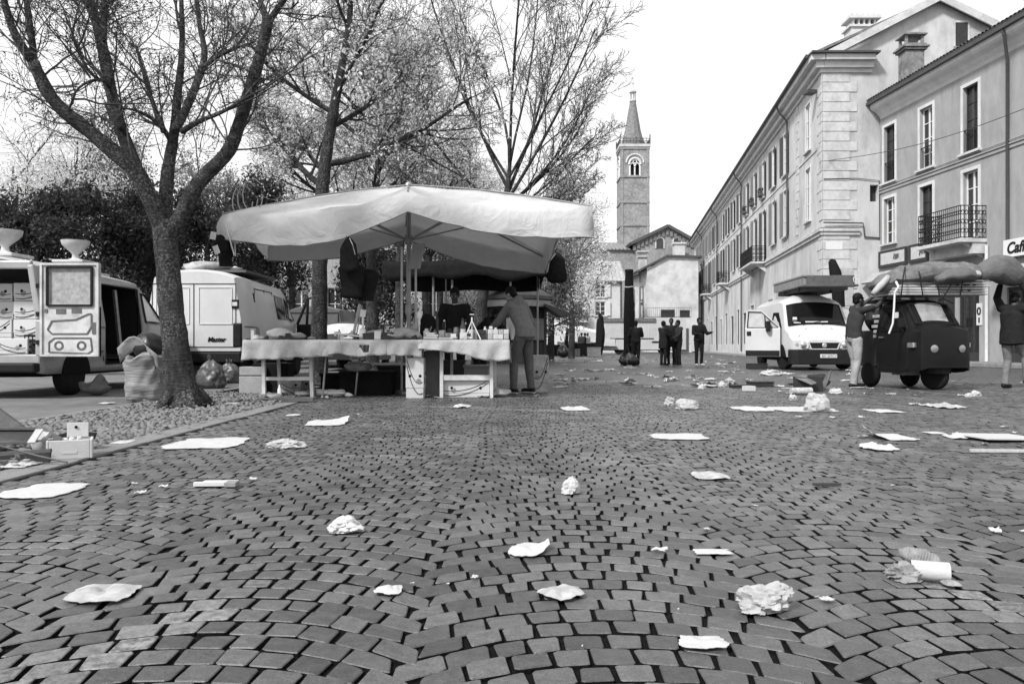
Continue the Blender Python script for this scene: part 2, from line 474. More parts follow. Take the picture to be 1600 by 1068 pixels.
# fallen leaves on the strip
g = MB(); rl = random.Random(13)
for i in range(900):
    x, y = rl.uniform(-4.7, KX - .1), rl.uniform(4.2, 13)
    a = rl.uniform(0, 6.28); s = rl.uniform(.015, .04); tz = rl.uniform(.0, .02)
    g.add([(x + s * math.cos(a), y + s * math.sin(a), .03 + tz), (x + .5 * s * math.cos(a + 1.57), y + .5 * s * math.sin(a + 1.57), .024), (x - s * math.cos(a), y - s * math.sin(a), .03), (x + .5 * s * math.cos(a - 1.57), y + .5 * s * math.sin(a - 1.57), .04)], [(0, 1, 2, 3)])
o = g.build('fallen_leaves', mat('dead_leaves', 0.16, 0.8, 0.6, 9), fix=False); tag(o, 'dry leaves lying over the pebble strip', 'leaves', kind='stuff')
# right-hand pavement with a real kerb step, along the cafe front
g = MB()
pavement_line = lambda y, off: V((17.6 + .0806 * (38 - y) - off * .9968, y - off * .0803, 0))
for (ya, yb) in ((8, 38),):
    a, b, c, d = pavement_line(ya, 0), pavement_line(ya, 1.9), pavement_line(yb, 1.9), pavement_line(yb, 0)
    g.poly([a, b, c, d], (0, 0, 0.14))
struct('pavement', g, mat('pavement_slabs', 0.22, 0.8, 0.25, 4, 0.2, 60, dirt=0.4), bevel=0.012)
g = MB(); N_ = V((-.9905, .1374, 0)); U_ = V((.1374, .9905, 0)); O_ = V((14.86, 38, 0))
g.poly([O_ + N_ * 0, O_ + N_ * 1.5, O_ + N_ * 1.5 + U_ * 68, O_ + U_ * 68], (0, 0, .12))
struct('street_pavement', g, MATS['pavement_slabs'], bevel=0.012)
# ------------------------------------------------------------------ buildings
M_PLASTER = mat('pale_plaster', 0.56, 0.85, 0.12, 2.2, 0.25, 30, dirt=0.32, dscale=0.35)
M_PLASTER2 = mat('stained_plaster', 0.52, 0.85, 0.16, 1.6, 0.35, 25, dirt=0.5, dscale=0.5, stretch=(1, 1, .45))
M_CAFE = mat('grey_plaster', 0.32, 0.85, 0.12, 3.5, 0.25, 40, dirt=0.26, dscale=0.9, stretch=(1, 1, .4))
M_TRIM = mat('white_trim', 0.62, 0.75, 0.08, 4, 0.1, 50, dirt=0.2)
M_STONE = mat('light_stone', 0.55, 0.85, 0.15, 5, 0.3, 60, dirt=0.4, dscale=0.9)
M_TILE = mat('roof_tiles', 0.17, 0.85, 0.45, 5, 0.6, 12, dirt=0.4)
M_TILED = mat('old_dark_tiles', 0.08, 0.9, 0.5, 7, 0.6, 14, dirt=0.3)
M_GLASS = mat('window_glass', 0.03, 0.08, 0.2, 2, spec=0.6)
M_WHITEW = mat('white_paint_wood', 0.68, 0.6, 0.06, 8)
M_DARKW = mat('dark_paint_wood', 0.045, 0.6, 0.3, 8)
M_SHUT = mat('grey_shutter', 0.20, 0.7, 0.15, 6, dirt=0.2)
M_SHUTD = mat('dark_shutter', 0.07, 0.7, 0.2, 6)
M_IRON = mat('black_iron', 0.015, 0.5, 0.3, 9)
M_PIPE = mat('dark_pipe', 0.06, 0.6, 0.3, 9)
M_BRICK = mat('old_brick', 0.27, 0.9, 0.55, 4.5, 0.8, 12, dirt=0.4, dscale=0.7)

class Frame:
    """a wall's own axes: u along the wall, n out of it"""
    def __init__(s, O, U, N): s.O, s.U, s.N = V(O), V(U).normalized(), V(N).normalized()
    def p(s, u, z, n=0.0): return s.O + s.U * u + s.N * n + V((0, 0, z))
    def box(s, mb, u0, u1, z0, z1, n0, n1):
        P = [s.p(u, z, n) for u in (u0, u1) for z in (z0, z1) for n in (n0, n1)]
        return mb.add(P, [(0, 1, 3, 2), (4, 6, 7, 5), (0, 4, 5, 1), (2, 3, 7, 6), (0, 2, 6, 4), (1, 5, 7, 3)])
    def u_of(s, px):
        """u where the sight line of photo column px meets the wall"""
        k = (px - 800) / F
        return (k * s.O.y - s.O.x) / (s.U.x - k * s.U.y)
    def z_of(s, px, py):
        q = s.p(s.u_of(px), 0); return CH + (HZ - py) / F * q.y
    def wall(s, mb, u0, u1, z0, z1, holes, depth=0.16):
        us = sorted(set([u0, u1] + [h[0] for h in holes] + [h[1] for h in holes]))
        zs = sorted(set([z0, z1] + [h[2] for h in holes] + [h[3] for h in holes]))
        us = [u for u in us if u0 - 1e-6 <= u <= u1 + 1e-6]; zs = [z for z in zs if z0 - 1e-6 <= z <= z1 + 1e-6]
        for a, b in zip(us, us[1:]):
            for c, d in zip(zs, zs[1:]):
                mu, mz = (a + b) / 2, (c + d) / 2
                if any(h[0] < mu < h[1] and h[2] < mz < h[3] for h in holes): continue
                mb.add([s.p(a, c), s.p(b, c), s.p(b, d), s.p(a, d)], [(0, 1, 2, 3)])
        for h in holes:
            a, b, c, d = h[:4]
            for e, f in (((a, c), (b, c)), ((b, c), (b, d)), ((b, d), (a, d)), ((a, d), (a, c))):
                mb.add([s.p(*e), s.p(*f), s.p(*f, -depth), s.p(*e, -depth)], [(0, 1, 2, 3)])

def window(fr, root, u, z0, w, h, frame=None, surround=True, shutters=None, sill=True, depth=0.16, rows=3, kind='window', opened=1.0, bars=False, pane_mat=None):
    frame = frame or M_WHITEW
    a, b, c, d = u - w / 2, u + w / 2, z0, z0 + h
    m = MB(); t = 0.055; n0, n1 = -depth + .01, -depth + .06
    fr.box(m, a, a + t, c, d, n0, n1); fr.box(m, b - t, b, c, d, n0, n1)
    fr.box(m, a + t, b - t, c, c + t, n0, n1); fr.box(m, a + t, b - t, d - t, d, n0, n1)
    fr.box(m, u - .04, u + .04, c + t, d - t, n0, n1 + .004)
    for k in range(1, rows):
        z = c + h * k / rows
        fr.box(m, a + t, u - .04, z - .018, z + .018, n0, n1 - .01); fr.box(m, u + .04, b - t, z - .018, z + .018, n0, n1 - .01)
    wo = m.build(kind, frame, root, world=True)
    g = MB(); g.add([fr.p(a, c, -depth + .02), fr.p(b, c, -depth + .02), fr.p(b, d, -depth + .02), fr.p(a, d, -depth + .02)], [(0, 1, 2, 3)])
    INV[wo.name] = INV[root.name]
    g.build('pane', pane_mat or M_GLASS, wo, world=True)
    if surround:
        s = MB(); q = 0.13
        fr.box(s, a - q, a, c, d + q, .002, .035); fr.box(s, b, b + q, c, d + q, .002, .035); fr.box(s, a, b, d, d + q, .002, .035)
        s.build('surround', M_TRIM, wo, world=True)
    if sill:
        s = MB(); fr.box(s, a - .2, b + .2, c - .09, c - .001, .0, .14); s.build('sill', M_STONE, wo, world=True)
    if shutters:
        for sg in (-1, 1):
            s = MB()
            ha = R(170 if opened else 90)
            hx = a - .02 if sg < 0 else b + .02
            ww = w / 2
            # leaf folded back against the wall, slightly off it
            e0, e1 = (hx - ww, hx) if sg < 0 else (hx, hx + ww)
            tl_ = .10
            s.add([fr.p(hx, c, .03), fr.p(hx, d, .03), fr.p(e0 if sg < 0 else e1, c, .03 + tl_), fr.p(e0 if sg < 0 else e1, d, .03 + tl_), fr.p(hx, c, .06), fr.p(hx, d, .06), fr.p(e0 if sg < 0 else e1, c, .06 + tl_), fr.p(e0 if sg < 0 else e1, d, .06 + tl_)], [(0, 1, 3, 2), (4, 6, 7, 5), (0, 4, 5, 1), (2, 3, 7, 6), (0, 2, 6, 4), (1, 5, 7, 3)])
            k = int(h / 0.11); q0, q1 = .12, .88
            for i in range(k):
                z = c + .08 + (h - .16) * i / max(1, k - 1); ha_ = hx + (-ww if sg < 0 else ww) * q0; hb_ = hx + (-ww if sg < 0 else ww) * q1
                s.add([fr.p(ha_, z - .03, .062 + tl_ * q0 + .022), fr.p(hb_, z - .03, .062 + tl_ * q1 + .022), fr.p(hb_, z + .03, .062 + tl_ * q1), fr.p(ha_, z + .03, .062 + tl_ * q0)], [(0, 1, 2, 3)])
            s.build('shutter', shutters, wo, world=True)
    return wo

def tiled_slope(mb, e0, e1, r0, r1, thick=0.09, pitch=0.22, amp=0.045):
    """roof slope with rounded tile columns running from eave e0-e1 up to ridge r0-r1"""
    e0, e1, r0, r1 = V(e0), V(e1), V(r0), V(r1)
    L = (e1 - e0).length; n = max(2, int(L / pitch)) * 4
    nrm = (e1 - e0).cross(r0 - e0).normalized()
    if nrm.z < 0: nrm = -nrm
    m = 6
    def P(i, j):
        t = i / n; s_ = j / m
        return (e0.lerp(e1, t)).lerp(r0.lerp(r1, t), s_) + nrm * (amp * abs(math.sin(PI * i / 2.0 * .5)) + (0.012 if j % 2 else 0))
    mb.grid(P, n, m)
    mb.add([e0, e1, r1, r0] + [p - nrm * thick for p in (e0, e1, r1, r0)], [(0, 1, 2, 3), (7, 6, 5, 4), (0, 4, 5, 1), (1, 5, 6, 2), (2, 6, 7, 3), (3, 7, 4, 0)])

def downpipe(root, pts, r=0.055, name='downpipe', m=None):
    t = MB(); t.tube(pts, r, 8); return t.build(name, m or M_PIPE, root, world=True, smooth=True)

# ---- long white terrace with quoins, running away along the street
O = V((14.86, 38, 0))
FS = Frame(O, (.1374, .9905, 0), (-.9905, .1374, 0))        # street front
FG = Frame(O, (1, 0, 0), (0, -1, 0))                        # gable end facing us
LEN = 68.0
te = thing('terraced_house', 'long pale plastered terrace with quoined corner and gabled end running down the street', 'building', O)
EAVE = 14.55
EV = EAVE
us_w = [FS.u_of(x) for x in (1263, 1211, 1194)]
st = [2.9] + [8.6 + 3.62 * k for k in range(0, 17)]
holes = []; wins = []
rg = random.Random(21)
bal = {FS_i for FS_i in ()}
for i, u in enumerate(st):
    if u > LEN - 1.5: break
    holes.append((u - .5, u + .5, 10.75, 13.15)); wins.append((i, u, 10.75, 2.4, 'u'))
    door = i in (3, 4, 8, 12)
    z0 = 6.45 if door else 7.15
    holes.append((u - .52, u + .52, z0, 9.85)); wins.append((i, u, z0, 9.85 - z0, 'd' if door else 'l'))
# ground floor openings
gf = []
for i, u in enumerate([6.6, 10.0, 13.2, 16.6, 20.4, 24, 27.5, 31, 35, 39, 43, 47, 51, 55, 59, 63]):
    ww = 1.5 if i % 3 else 1.1
    gf.append((u - ww / 2, u + ww / 2, .12, 3.3 if i % 2 else 3.7)); holes.append(gf[-1])
m = MB(); FS.wall(m, 0, LEN, 0, EAVE, holes, .1)
# gable end
apex_u, apex_z = 5.45, 17.25
gh = [(2.28, 2.68, 7.65, 8.45), (6.35, 6.95, 15.3, 16.35)]
FG.wall(m, 0, 10.9, 0, EAVE, [gh[0]], .3)
m.add([FG.p(0, EAVE), FG.p(10.9, EAVE), FG.p(apex_u, apex_z)], [(0, 1, 2)])
m.add([FS.p(0, 0, 0), FS.p(LEN, 0, 0), FS.p(LEN, 0, -10.8), FS.p(LEN, EAVE, 0), FS.p(LEN, EAVE, -10.8)], [(1, 2, 4, 3)])
m.build('wall', M_PLASTER2, te, world=True)
m = MB(); FG.box(m, 2.2, 2.72, 7.6, 8.5, -.32, -.28); m.build('vent', M_DARKW, te, world=True)
m = MB(); FG.box(m, 6.35, 6.95, 15.1, 16.2, .004, .03); m.build('attic_window', M_DARKW, te, world=True)
m = MB(); FG.box(m, 6.27, 6.35, 15.05, 16.3, .003, .05); FG.box(m, 6.95, 7.03, 15.05, 16.3, .003, .05); FG.box(m, 6.35, 6.95, 16.2, 16.3, .003, .05)
m.build('attic_frame', M_STONE, te, world=True)
# quoins
m = MB(); m2 = MB()
z = 0.2; k = 0
while z < 13.6:
    h = 0.47
    lo = k % 2
    if not (6.05 < z < 6.5):
        FG.box(m, 0.03, 1.65 if lo else 1.3, z, z + h - .03, 0, .035)
        FS.box(m, -0.035, .95 if lo else .62, z, z + h - .03, 0, .035)
        if z > 6.5: FS.box(m2, 5.0 if lo else 5.2, 5.75, z, z + h - .03, 0.001, .03)
    z += h; k += 1
m.build('corner_quoins', M_STONE, te, world=True, bevel=.008); m2.build('inner_quoins', M_STONE, te, world=True, bevel=.008)
# string courses, cornice
m = MB()
for (z0, z1, n) in ((6.05, 6.22, .10), (6.22, 6.34, .17), (6.42, 6.5, .05)):
    FS.box(m, -n, LEN, z0, z1, 0, n); FG.box(m, 0.002, 1.75, z0 + .002, z1 + .001, 0, n)
FS.box(m, -.03, LEN, 10.35, 10.47, 0, .04)
FS.box(m, -.03, LEN, .12, .9, 0, .035)
m.build('string_course', M_STONE, te, world=True)
m = MB()
for (z0, z1, n) in ((EAVE - .75, EAVE - .55, .12), (EAVE - .55, EAVE - .25, .34), (EAVE - .25, EAVE, .62)):
    FS.box(m, -n * .8, LEN, z0, z1, -.02, n); FG.box(m, -.002, 2.35, z0 + .003, z1 + .002, -.02, n * .8)
m.build('cornice', M_TRIM, te, world=True)
m = MB()
pts = [FS.p(-.1, EAVE + .06, .74), FS.p(LEN, EAVE + .06, .74)]
m.tube(pts, .085, 8); FG.box(m, -.72, 2.5, EAVE + .01, EAVE + .1, .1, .66)
m.build('gutter', M_PIPE, te, world=True)
# roof: two slopes, verge proud of the gable
e = EAVE + .08
m = MB()
tiled_slope(m, FS.p(-.35, e, .62), FS.p(LEN, e, .62), FS.p(-.35 + .78, apex_z + .12, -5.4), FS.p(LEN, apex_z + .12, -5.4), pitch=.25)
b0, b1 = FG.p(11.3, EAVE - .1, .35), FG.p(11.3 + 9.3, EAVE - .1, -67)
tiled_slope(m, b0, b1, FG.p(apex_u, apex_z + .12, .35), FS.p(LEN, apex_z + .12, -5.4), pitch=.5)
m.build('roof', M_TILE, te, world=True)
m = MB()
for (a, b) in ((FG.p(.2, EAVE + .05, .34), FG.p(apex_u, apex_z + .05, .34)), (FG.p(apex_u, apex_z + .05, .34), FG.p(11.2, EAVE - .05, .34))):
    m.bar(a, b, .09, .34)
m.build('verge_board', M_STONE, te, world=True)
# windows
for (i, u, z0, h, kd) in wins:
    if i == 0: sh = None
    elif kd == 'u': sh = M_SHUTD if i in (1, 2, 6, 7, 8, 11) else M_SHUT
    else: sh = M_SHUT if i % 3 else M_SHUTD
    far = i > 9
    window(FS, te, u, z0, 1.0, h, depth=.1, surround=not far, shutters=sh, sill=(kd != 'd'), rows=2 if far else 3, pane_mat=None)
for j, (a, b, c, d) in enumerate(gf):
    m = MB(); FS.box(m, a, b, c, d, -.07, -.03)
    for q in range(3): FS.box(m, a + .1 + (b - a - .2) * q / 3, a + .1 + (b - a - .2) * (q + .85) / 3, c + .1, d - .15, -.03, -.01)
    m.build('door', M_DARKW if j % 4 else M_SHUT, te, world=True)
    m = MB(); FS.box(m, a - .16, a, c, d + .16, .001, .05); FS.box(m, b, b + .16, c, d + .16, .001, .05); FS.box(m, a, b, d, d + .16, .001, .05)
    m.build('door_surround', M_STONE, te, world=True)

def railing(mb, fr, u0, u1, z0, z1, n, ends=True, scroll=True, step=.13):
    fr.box(mb, u0, u1, z1 - .035, z1, n - .03, n); fr.box(mb, u0, u1, z0, z0 + .03, n - .03, n)
    def run(Pf, L):
        k = max(2, int(L / step))
        for i in range(k + 1):
            t = L * i / k
            mb.tube([Pf(t, z0), Pf(t, z1)], .011, 5)
            if scroll and i < k:
                c = t + L / k / 2; r = L / k * .42
                for (zc, sg) in ((z0 + .22 * (z1 - z0), 1), (z0 + .5 * (z1 - z0), -1), (z0 + .78 * (z1 - z0), 1)):
                    ring = [Pf(c + r * math.cos(q * .7), zc + r * 1.35 * math.sin(q * .7) * sg) for q in range(9)]
                    mb.tube(ring, .017, 4, cap=False)
    run(lambda t, z: fr.p(u0 + t, z, n - .015), u1 - u0)
    if ends:
        for u in (u0, u1):
            mb.box(fr.p(u, z1 - .018, n / 2), (.03, .03, .03))
            run(lambda t, z, u=u: fr.p(u, z, t), n - .03)
            fr.box(mb, u - .015, u + .015, z1 - .035, z1, 0, n - .03); fr.box(mb, u - .015, u + .015, z0, z0 + .03, 0, n - .03)
def balcony(fr, root, u0, u1, z, n, h=1.05, m_slab=None):
    s = MB(); fr.box(s, u0 - .05, u1 + .05, z - .14, z, 0, n + .05)
    for u in (u0 + .25, u1 - .25):
        s.add([fr.p(u - .08, z - .14, 0), fr.p(u - .08, z - .14, n * .8), fr.p(u - .08, z - .7, 0), fr.p(u + .08, z - .14, 0), fr.p(u + .08, z - .14, n * .8), fr.p(u + .08, z - .7, 0)],
              [(0, 1, 2), (3, 5, 4), (0, 3, 4, 1), (1, 4, 5, 2), (2, 5, 3, 0)])
    b = s.build('balcony', m_slab or M_STONE, root, world=True, bevel=.01); INV[b.name] = INV[root.name]
    r = MB(); railing(r, fr, u0, u1, z + .03, z + h, n); r.build('railing', M_IRON, b, world=True)
for i in (3, 8, 12):
    u = st[i]; balcony(FS, te, u - .9, u + (4.4 if i == 3 else 1.0) if i == 3 else u + 1.0, 6.36, .95)
for px in (1233, 1160.5, 1122, 1098):
    u = FS.u_of(px)
    downpipe(te, [FS.p(u, EAVE - .05, .70), FS.p(u, EAVE - .35, .6), FS.p(u, EAVE - .95, .12), FS.p(u, 6.9, .12), FS.p(u, 6.75, .3)] if px == 1233 else [FS.p(u, EAVE - .05, .70), FS.p(u, EAVE - .35, .6), FS.p(u, EAVE - .95, .12), FS.p(u, .3, .12)])
# flower boxes hung outside some upper windows
for i in (3, 4, 5):
    m = MB(); u = st[i]
    FS.box(m, u - .45, u + .45, 10.85, 11.05, .15, .35)
    rr = random.Random(i)
    for q in range(60):
        c = FS.p(u + rr.uniform(-.45, .45), 11.05 + rr.uniform(0, .35), .25 + rr.uniform(-.12, .12)); m.box(c, (.07, .05, .09), (rr.random() * 3, rr.random() * 3, rr.random() * 3))
    solo('flower_box', m, M_SHUTD, ['flower box full of leaves on the %s window sill of the long terrace' % s for s in ('nearest shuttered upper', 'second shuttered upper', 'third shuttered upper')][i - 3], 'flower box', 'flower boxes under the upper terrace windows')
# cable run and small sign plates on the gable end
m = MB()
m.tube([FG.p(-.02, 6.62, .2), FG.p(1.9, 6.6, .12), FG.p(2.0, 5.95, .06), FG.p(2.74, 5.9, .05)], .035, 6)
m.tube([FG.p(0.05, 8.72, .05), FG.p(1.6, 8.75, .05), FG.p(2.7, 8.65, .05), FG.p(2.72, 5.9, .05)], .02, 5)
m.build('cable', M_PIPE, te, world=True)
m = MB(); FG.box(m, .15, .95, 5.35, 5.72, .036, .05); m.build('street_plate', M_WHITEW, te, world=True)
m = MB()   # lamp bracket under the eave corner
m.box(FS.p(1.0, EAVE - 1.35, .35), (.5, .5, .16), .2); m.bar(FS.p(1.0, EAVE - 1.3, 0), FS.p(1.0, EAVE - 1.3, .4), .05)
solo('street_lamp', m, M_PIPE, 'small dark street lamp under the eaves at the quoined corner', 'street lamp')
# roof chimney on the terrace
m = MB(); c = pt(1345, 40, 45)
m.box((c.x, c.y, c.z - .9), (1.5, 1.0, 1.3)); m.box((c.x, c.y, c.z - .22), (1.75, 1.2, .12))
for q in range(5): m.box((c.x - .6 + .3 * q, c.y, c.z), (.1, .9, .4))
m.box((c.x, c.y, c.z + .24), (1.8, 1.25, .1))
for q in range(6): m.tube([(c.x - .75 + .3 * q, c.y - .6, c.z + .33), (c.x - .75 + .3 * q, c.y + .6, c.z + .33)], .12, 6)
solo('chimney', m, M_PLASTER, 'wide tile-capped chimney on the terrace roof behind its gable', 'chimney')

# ---- grey cafe building coming towards us on the right
OC = V((17.6, 38, 0))
FC = Frame(OC, (.0803, -.9968, 0), (-.9968, -.0803, 0))
ca = thing('cafe_building', 'grey plastered three-storey building with cafe signs and a scrolled iron balcony', 'building', OC)
CE = 11.55
holes = []; W = []
cu = [FC.u_of(x) for x in (1390, 1447.5, 1517)]; du = cu[2] - cu[1]
cu += [cu[2] + du + 1.4, cu[2] + 2 * du + 1.4, cu[2] + 3 * du + 1.4]
for i, u in enumerate(cu):
    w_ = .92
    holes.append((u - w_ / 2, u + w_ / 2, 8.42, 11.05)); W.append((u, 8.42, 2.63, w_, i, 1))
    z0 = 5.55 if i in (0,) else 5.0
    holes.append((u - w_ / 2, u + w_ / 2, z0, 7.66)); W.append((u, z0, 7.66 - z0, w_, i, 0))
shop = []
for (pa, pb, zz) in ((1380, 1408, 3.0), (1420, 1492, 3.1), (1497, 1530, 3.0), (1573, 1640, 2.9)):
    a, b = FC.u_of(pa), FC.u_of(pb); shop.append((a, b, .14, zz)); holes.append(shop[-1])
LC = 20
m = MB(); FC.wall(m, 0.05, LC, 0, CE, holes, .2)
m.add([FC.p(0.05, 0, 0), FC.p(.05, CE + .4, 0), FC.p(.05, CE + .4, -9), FC.p(.05, 0, -9)], [(0, 1, 2, 3)])
m.add([FC.p(LC, 0, 0), FC.p(LC, CE + .4, 0), FC.p(LC, CE + .4, -9), FC.p(LC, 0, -9)], [(0, 1, 2, 3)])
m.build('wall', M_CAFE, ca, world=True)
for (u, z0, h, w_, i, up) in W:
    window(FC, ca, u, z0, w_, h, frame=M_WHITEW if (i in (1,) and up) or (not up and i != 1) else M_DARKW, depth=.2, rows=4, sill=up or i == 0)
    if up:
        r = MB(); railing(r, FC, u - w_ / 2, u + w_ / 2, z0 + .02, z0 + .95, -.02, ends=False, scroll=False, step=.1); r.build('guard_rail', M_IRON, ca, world=True)
# cove and fascia under the eave
m = MB()
prof = [(CE, .0), (CE + .12, .06), (CE + .3, .22), (CE + .42, .42), (CE + .5, .5), (CE + .8, .52), (CE + .8, 0)]
for (z0, n0), (z1, n1) in zip(prof, prof[1:]):
    m.add([FC.p(0.06, z0, n0), FC.p(LC, z0, n0), FC.p(LC, z1, n1), FC.p(0.06, z1, n1)], [(0, 1, 2, 3)])
m.add([FC.p(.06, z, n) for z, n in prof], [tuple(range(7))])
m.build('cornice', M_TRIM, ca, world=True)
m = MB(); FC.box(m, -.1, LC, CE + .66, CE + .8, .53, .66); m.build('gutter', M_PIPE, ca, world=True)
m = MB(); tiled_slope(m, FC.p(-.15, CE + .9, .62), FC.p(LC, CE + .9, .62), FC.p(-.15, CE + 3.2, -5), FC.p(LC, CE + 3.2, -5), pitch=.21, amp=.06)
tiled_slope(m, FC.p(-.15, CE + .9, -10), FC.p(LC, CE + .9, -10), FC.p(-.15, CE + 3.2, -5), FC.p(LC, CE + 3.2, -5), pitch=.5, amp=.06)
m.build('roof', M_TILED, ca, world=True)
m = MB(); FC.box(m, .06, LC, 8.0, 8.12, 0, .05); FC.box(m, .06, LC, 8.14, 8.2, 0, .09)
m.tube([FC.p(.1, 8.26, .06), FC.p(5, 8.3, .06), FC.p(LC, 8.28, .06)], .025, 5)
m.build('string_course', MATS['grey_plaster'], ca, world=True)
ud = FC.u_of(1578)
downpipe(ca, [FC.p(ud + .4, CE + .62, .58), FC.p(ud + .4, CE + .35, .5), FC.p(ud, CE - .35, .1), FC.p(ud, 3.2, .1)], .06)
ul = FC.u_of(1545); downpipe(ca, [FC.p(ul, 4.6, .09), FC.p(ul, .15, .09)], .065, m=M_TRIM)
# balcony with scrolled railing
b0, b1 = FC.u_of(1472), FC.u_of(1541)
balcony(FC, ca, b0, b1, 4.86, 1.05, 1.28)
m = MB(); FC.box(m, b0, b1, 4.3, 4.72, .02, .55); m.build('awning_box', M_STONE, ca, world=True)
# shop fronts
for (a, b, c, d) in shop:
    m = MB(); FC.box(m, a, b, c, d, -.19, -.15); m.build('shop_window', M_GLASS, ca, world=True)
    m = MB(); n = 3
    for q in range(n + 1): 
        u = a + (b - a) * q / n; FC.box(m, u - .04, u + .04, c, d, -.15, -.08)
    FC.box(m, a, b, d - .12, d, -.15, -.07); FC.box(m, a, b, c, c + .35, -.15, -.07)
    m.build('shop_frame', M_DARKW, ca, world=True)
# framed dark light-boxes above the shops
for k, (pa, pb) in enumerate(((1376, 1419), (1423, 1452))):
    a, b = FC.u_of(pa), FC.u_of(pb); z0, z1 = 4.42, 5.22
    m = MB(); FC.box(m, a, b, z0, z1, .01, .12); sgn = m.build('sign_box', M_DARKW, ca, world=True); INV[sgn.name] = INV[ca.name]
    m = MB(); FC.box(m, a + .22, b - .1, z0 + .14, z1 - .12, .121, .13); m.build('sign_face', mat('sign_face_grey', .5, .5, .12, 3, dirt=.3, dscale=4), sgn, world=True)
    m = MB(); rr = random.Random(k)
    c_ = (a + b) / 2 + .2
    for q in range(4): m.tube([FC.p(c_ + .12 * q, z0 + .25 + .1 * rr.random(), .133), FC.p(c_ + .1 * q + .08, z0 + .5 + .1 * rr.random(), .133)], .03, 5)
    m.build('sign_emblem', M_DARKW, sgn, world=True)
# folded awning cassette over the first shop
a, b = FC.u_of(1376), FC.u_of(1470)
m = MB()
m.poly([FC.p(a, 4.2, .02), FC.p(a, 4.2, .45), FC.p(a, 4.05, .62), FC.p(a, 3.72, 1.0), FC.p(a, 3.66, .9), FC.p(a, 3.95, .3), FC.p(a, 3.95, .02)], FC.U * (b - a))
m.build('awning', mat('awning_canvas', .38, .8, .2, 2, dirt=.35), ca, world=True)
a, b = FC.u_of(1576), FC.u_of(1690)
m = MB(); m.poly([FC.p(a, 3.72, .02), FC.p(a, 3.35, 1.0), FC.p(a, 3.1, 1.02), FC.p(a, 3.08, .98), FC.p(a, 3.3, .9), FC.p(a, 3.6, .02)], FC.U * (b - a))
m.build('awning', MATS['awning_canvas'], ca, world=True)
# cafe sign: white panel, black lettering
a, b = FC.u_of(1575.5), FC.u_of(1690)
m = MB(); FC.box(m, a, b, 3.98, 4.62, .1, .2); sg = m.build('sign_board', mat('sign_white', .7, .4, .03, 3), ca, world=True); INV[sg.name] = INV[ca.name]
def lettering(name, text, fr, u, z, n, size, m, parent, extr=.01, shear=0.0, bold=0.0):
    cu_ = bpy.data.curves.new(name, 'FONT'); cu_.body = text; cu_.size = size; cu_.extrude = extr; cu_.shear = shear; cu_.offset = bold
    ob = bpy.data.objects.new(name, cu_); COL.objects.link(ob)
    dg = bpy.context.evaluated_depsgraph_get(); dg.update()
    me = bpy.data.meshes.new_from_object(ob.evaluated_get(dg))
    bpy.data.objects.remove(ob); bpy.data.curves.remove(cu_)
    X, Z, Y = fr.U, V((0, 0, 1)), fr.N
    Mx = Matrix((( X.x, Z.x, Y.x, 0), (X.y, Z.y, Y.y, 0), (X.z, Z.z, Y.z, 0), (0, 0, 0, 1)))
    Mx.translation = fr.p(u, z, n)
    me.transform((INV[parent.name] if parent else Matrix()) @ Mx)
    me.materials.clear(); me.materials.append(m)
    o = bpy.data.objects.new(name, me); COL.objects.link(o); o.parent = parent
    return o
lettering('sign_lettering', 'Caffè', FC, a + .18, 4.12, .212, .56, M_IRON, sg, shear=.25, bold=.012)
m = MB(); FC.box(m, a, b, 3.92, 3.975, .1, .22); m.build('sign_rail', M_DARKW, ca, world=True)
# small notice plate beside the door
un = FC.u_of(1531)
m = MB(); FC.box(m, un - .16, un + .16, 1.55, 2.4, .005, .03); nb = m.build('notice_plate', M_TRIM, ca, world=True); INV[nb.name] = INV[ca.name]
m = MB(); m.tube([FC.p(un + .09 * math.cos(q * .52), 2.1 + .13 * math.sin(q * .52), .034) for q in range(13)], .03, 5); FC.box(m, un - .04, un + .04, 1.65, 1.85, .031, .04)
m.build('notice_symbol', M_IRON, nb, world=True)
# pot-bellied chimney in front of the gable
m = MB(); c = pt(1422, 95, 36.2)
m.box((c.x + .05, c.y, c.z - .6), (.85, .7, 1.9)); 
for q, (r, z) in enumerate(((.52, .42), (.6, .52), (.5, .62))): m.box((c.x + .05, c.y, c.z + z), (r * 2, r * 1.7, .09))
for sx in (-1, 1):
    for sy in (-1, 1): m.box((c.x + .05 + sx * .36, c.y + sy * .28, c.z + .85), (.12, .1, .4))
m.box((c.x + .05, c.y, c.z + .85), (.45, .35, .4))
m.box((c.x + .05, c.y, c.z + 1.08), (1.05, .9, .08)); m.box((c.x + .05, c.y, c.z + 1.17), (.6, .5, .1))
solo('chimney', m, mat('sooty_plaster', .22, .9, .5, 4, .4, 20, dirt=.6), 'sooty square chimney with tiled cap standing before the pale gable', 'chimney', bevel=.015)

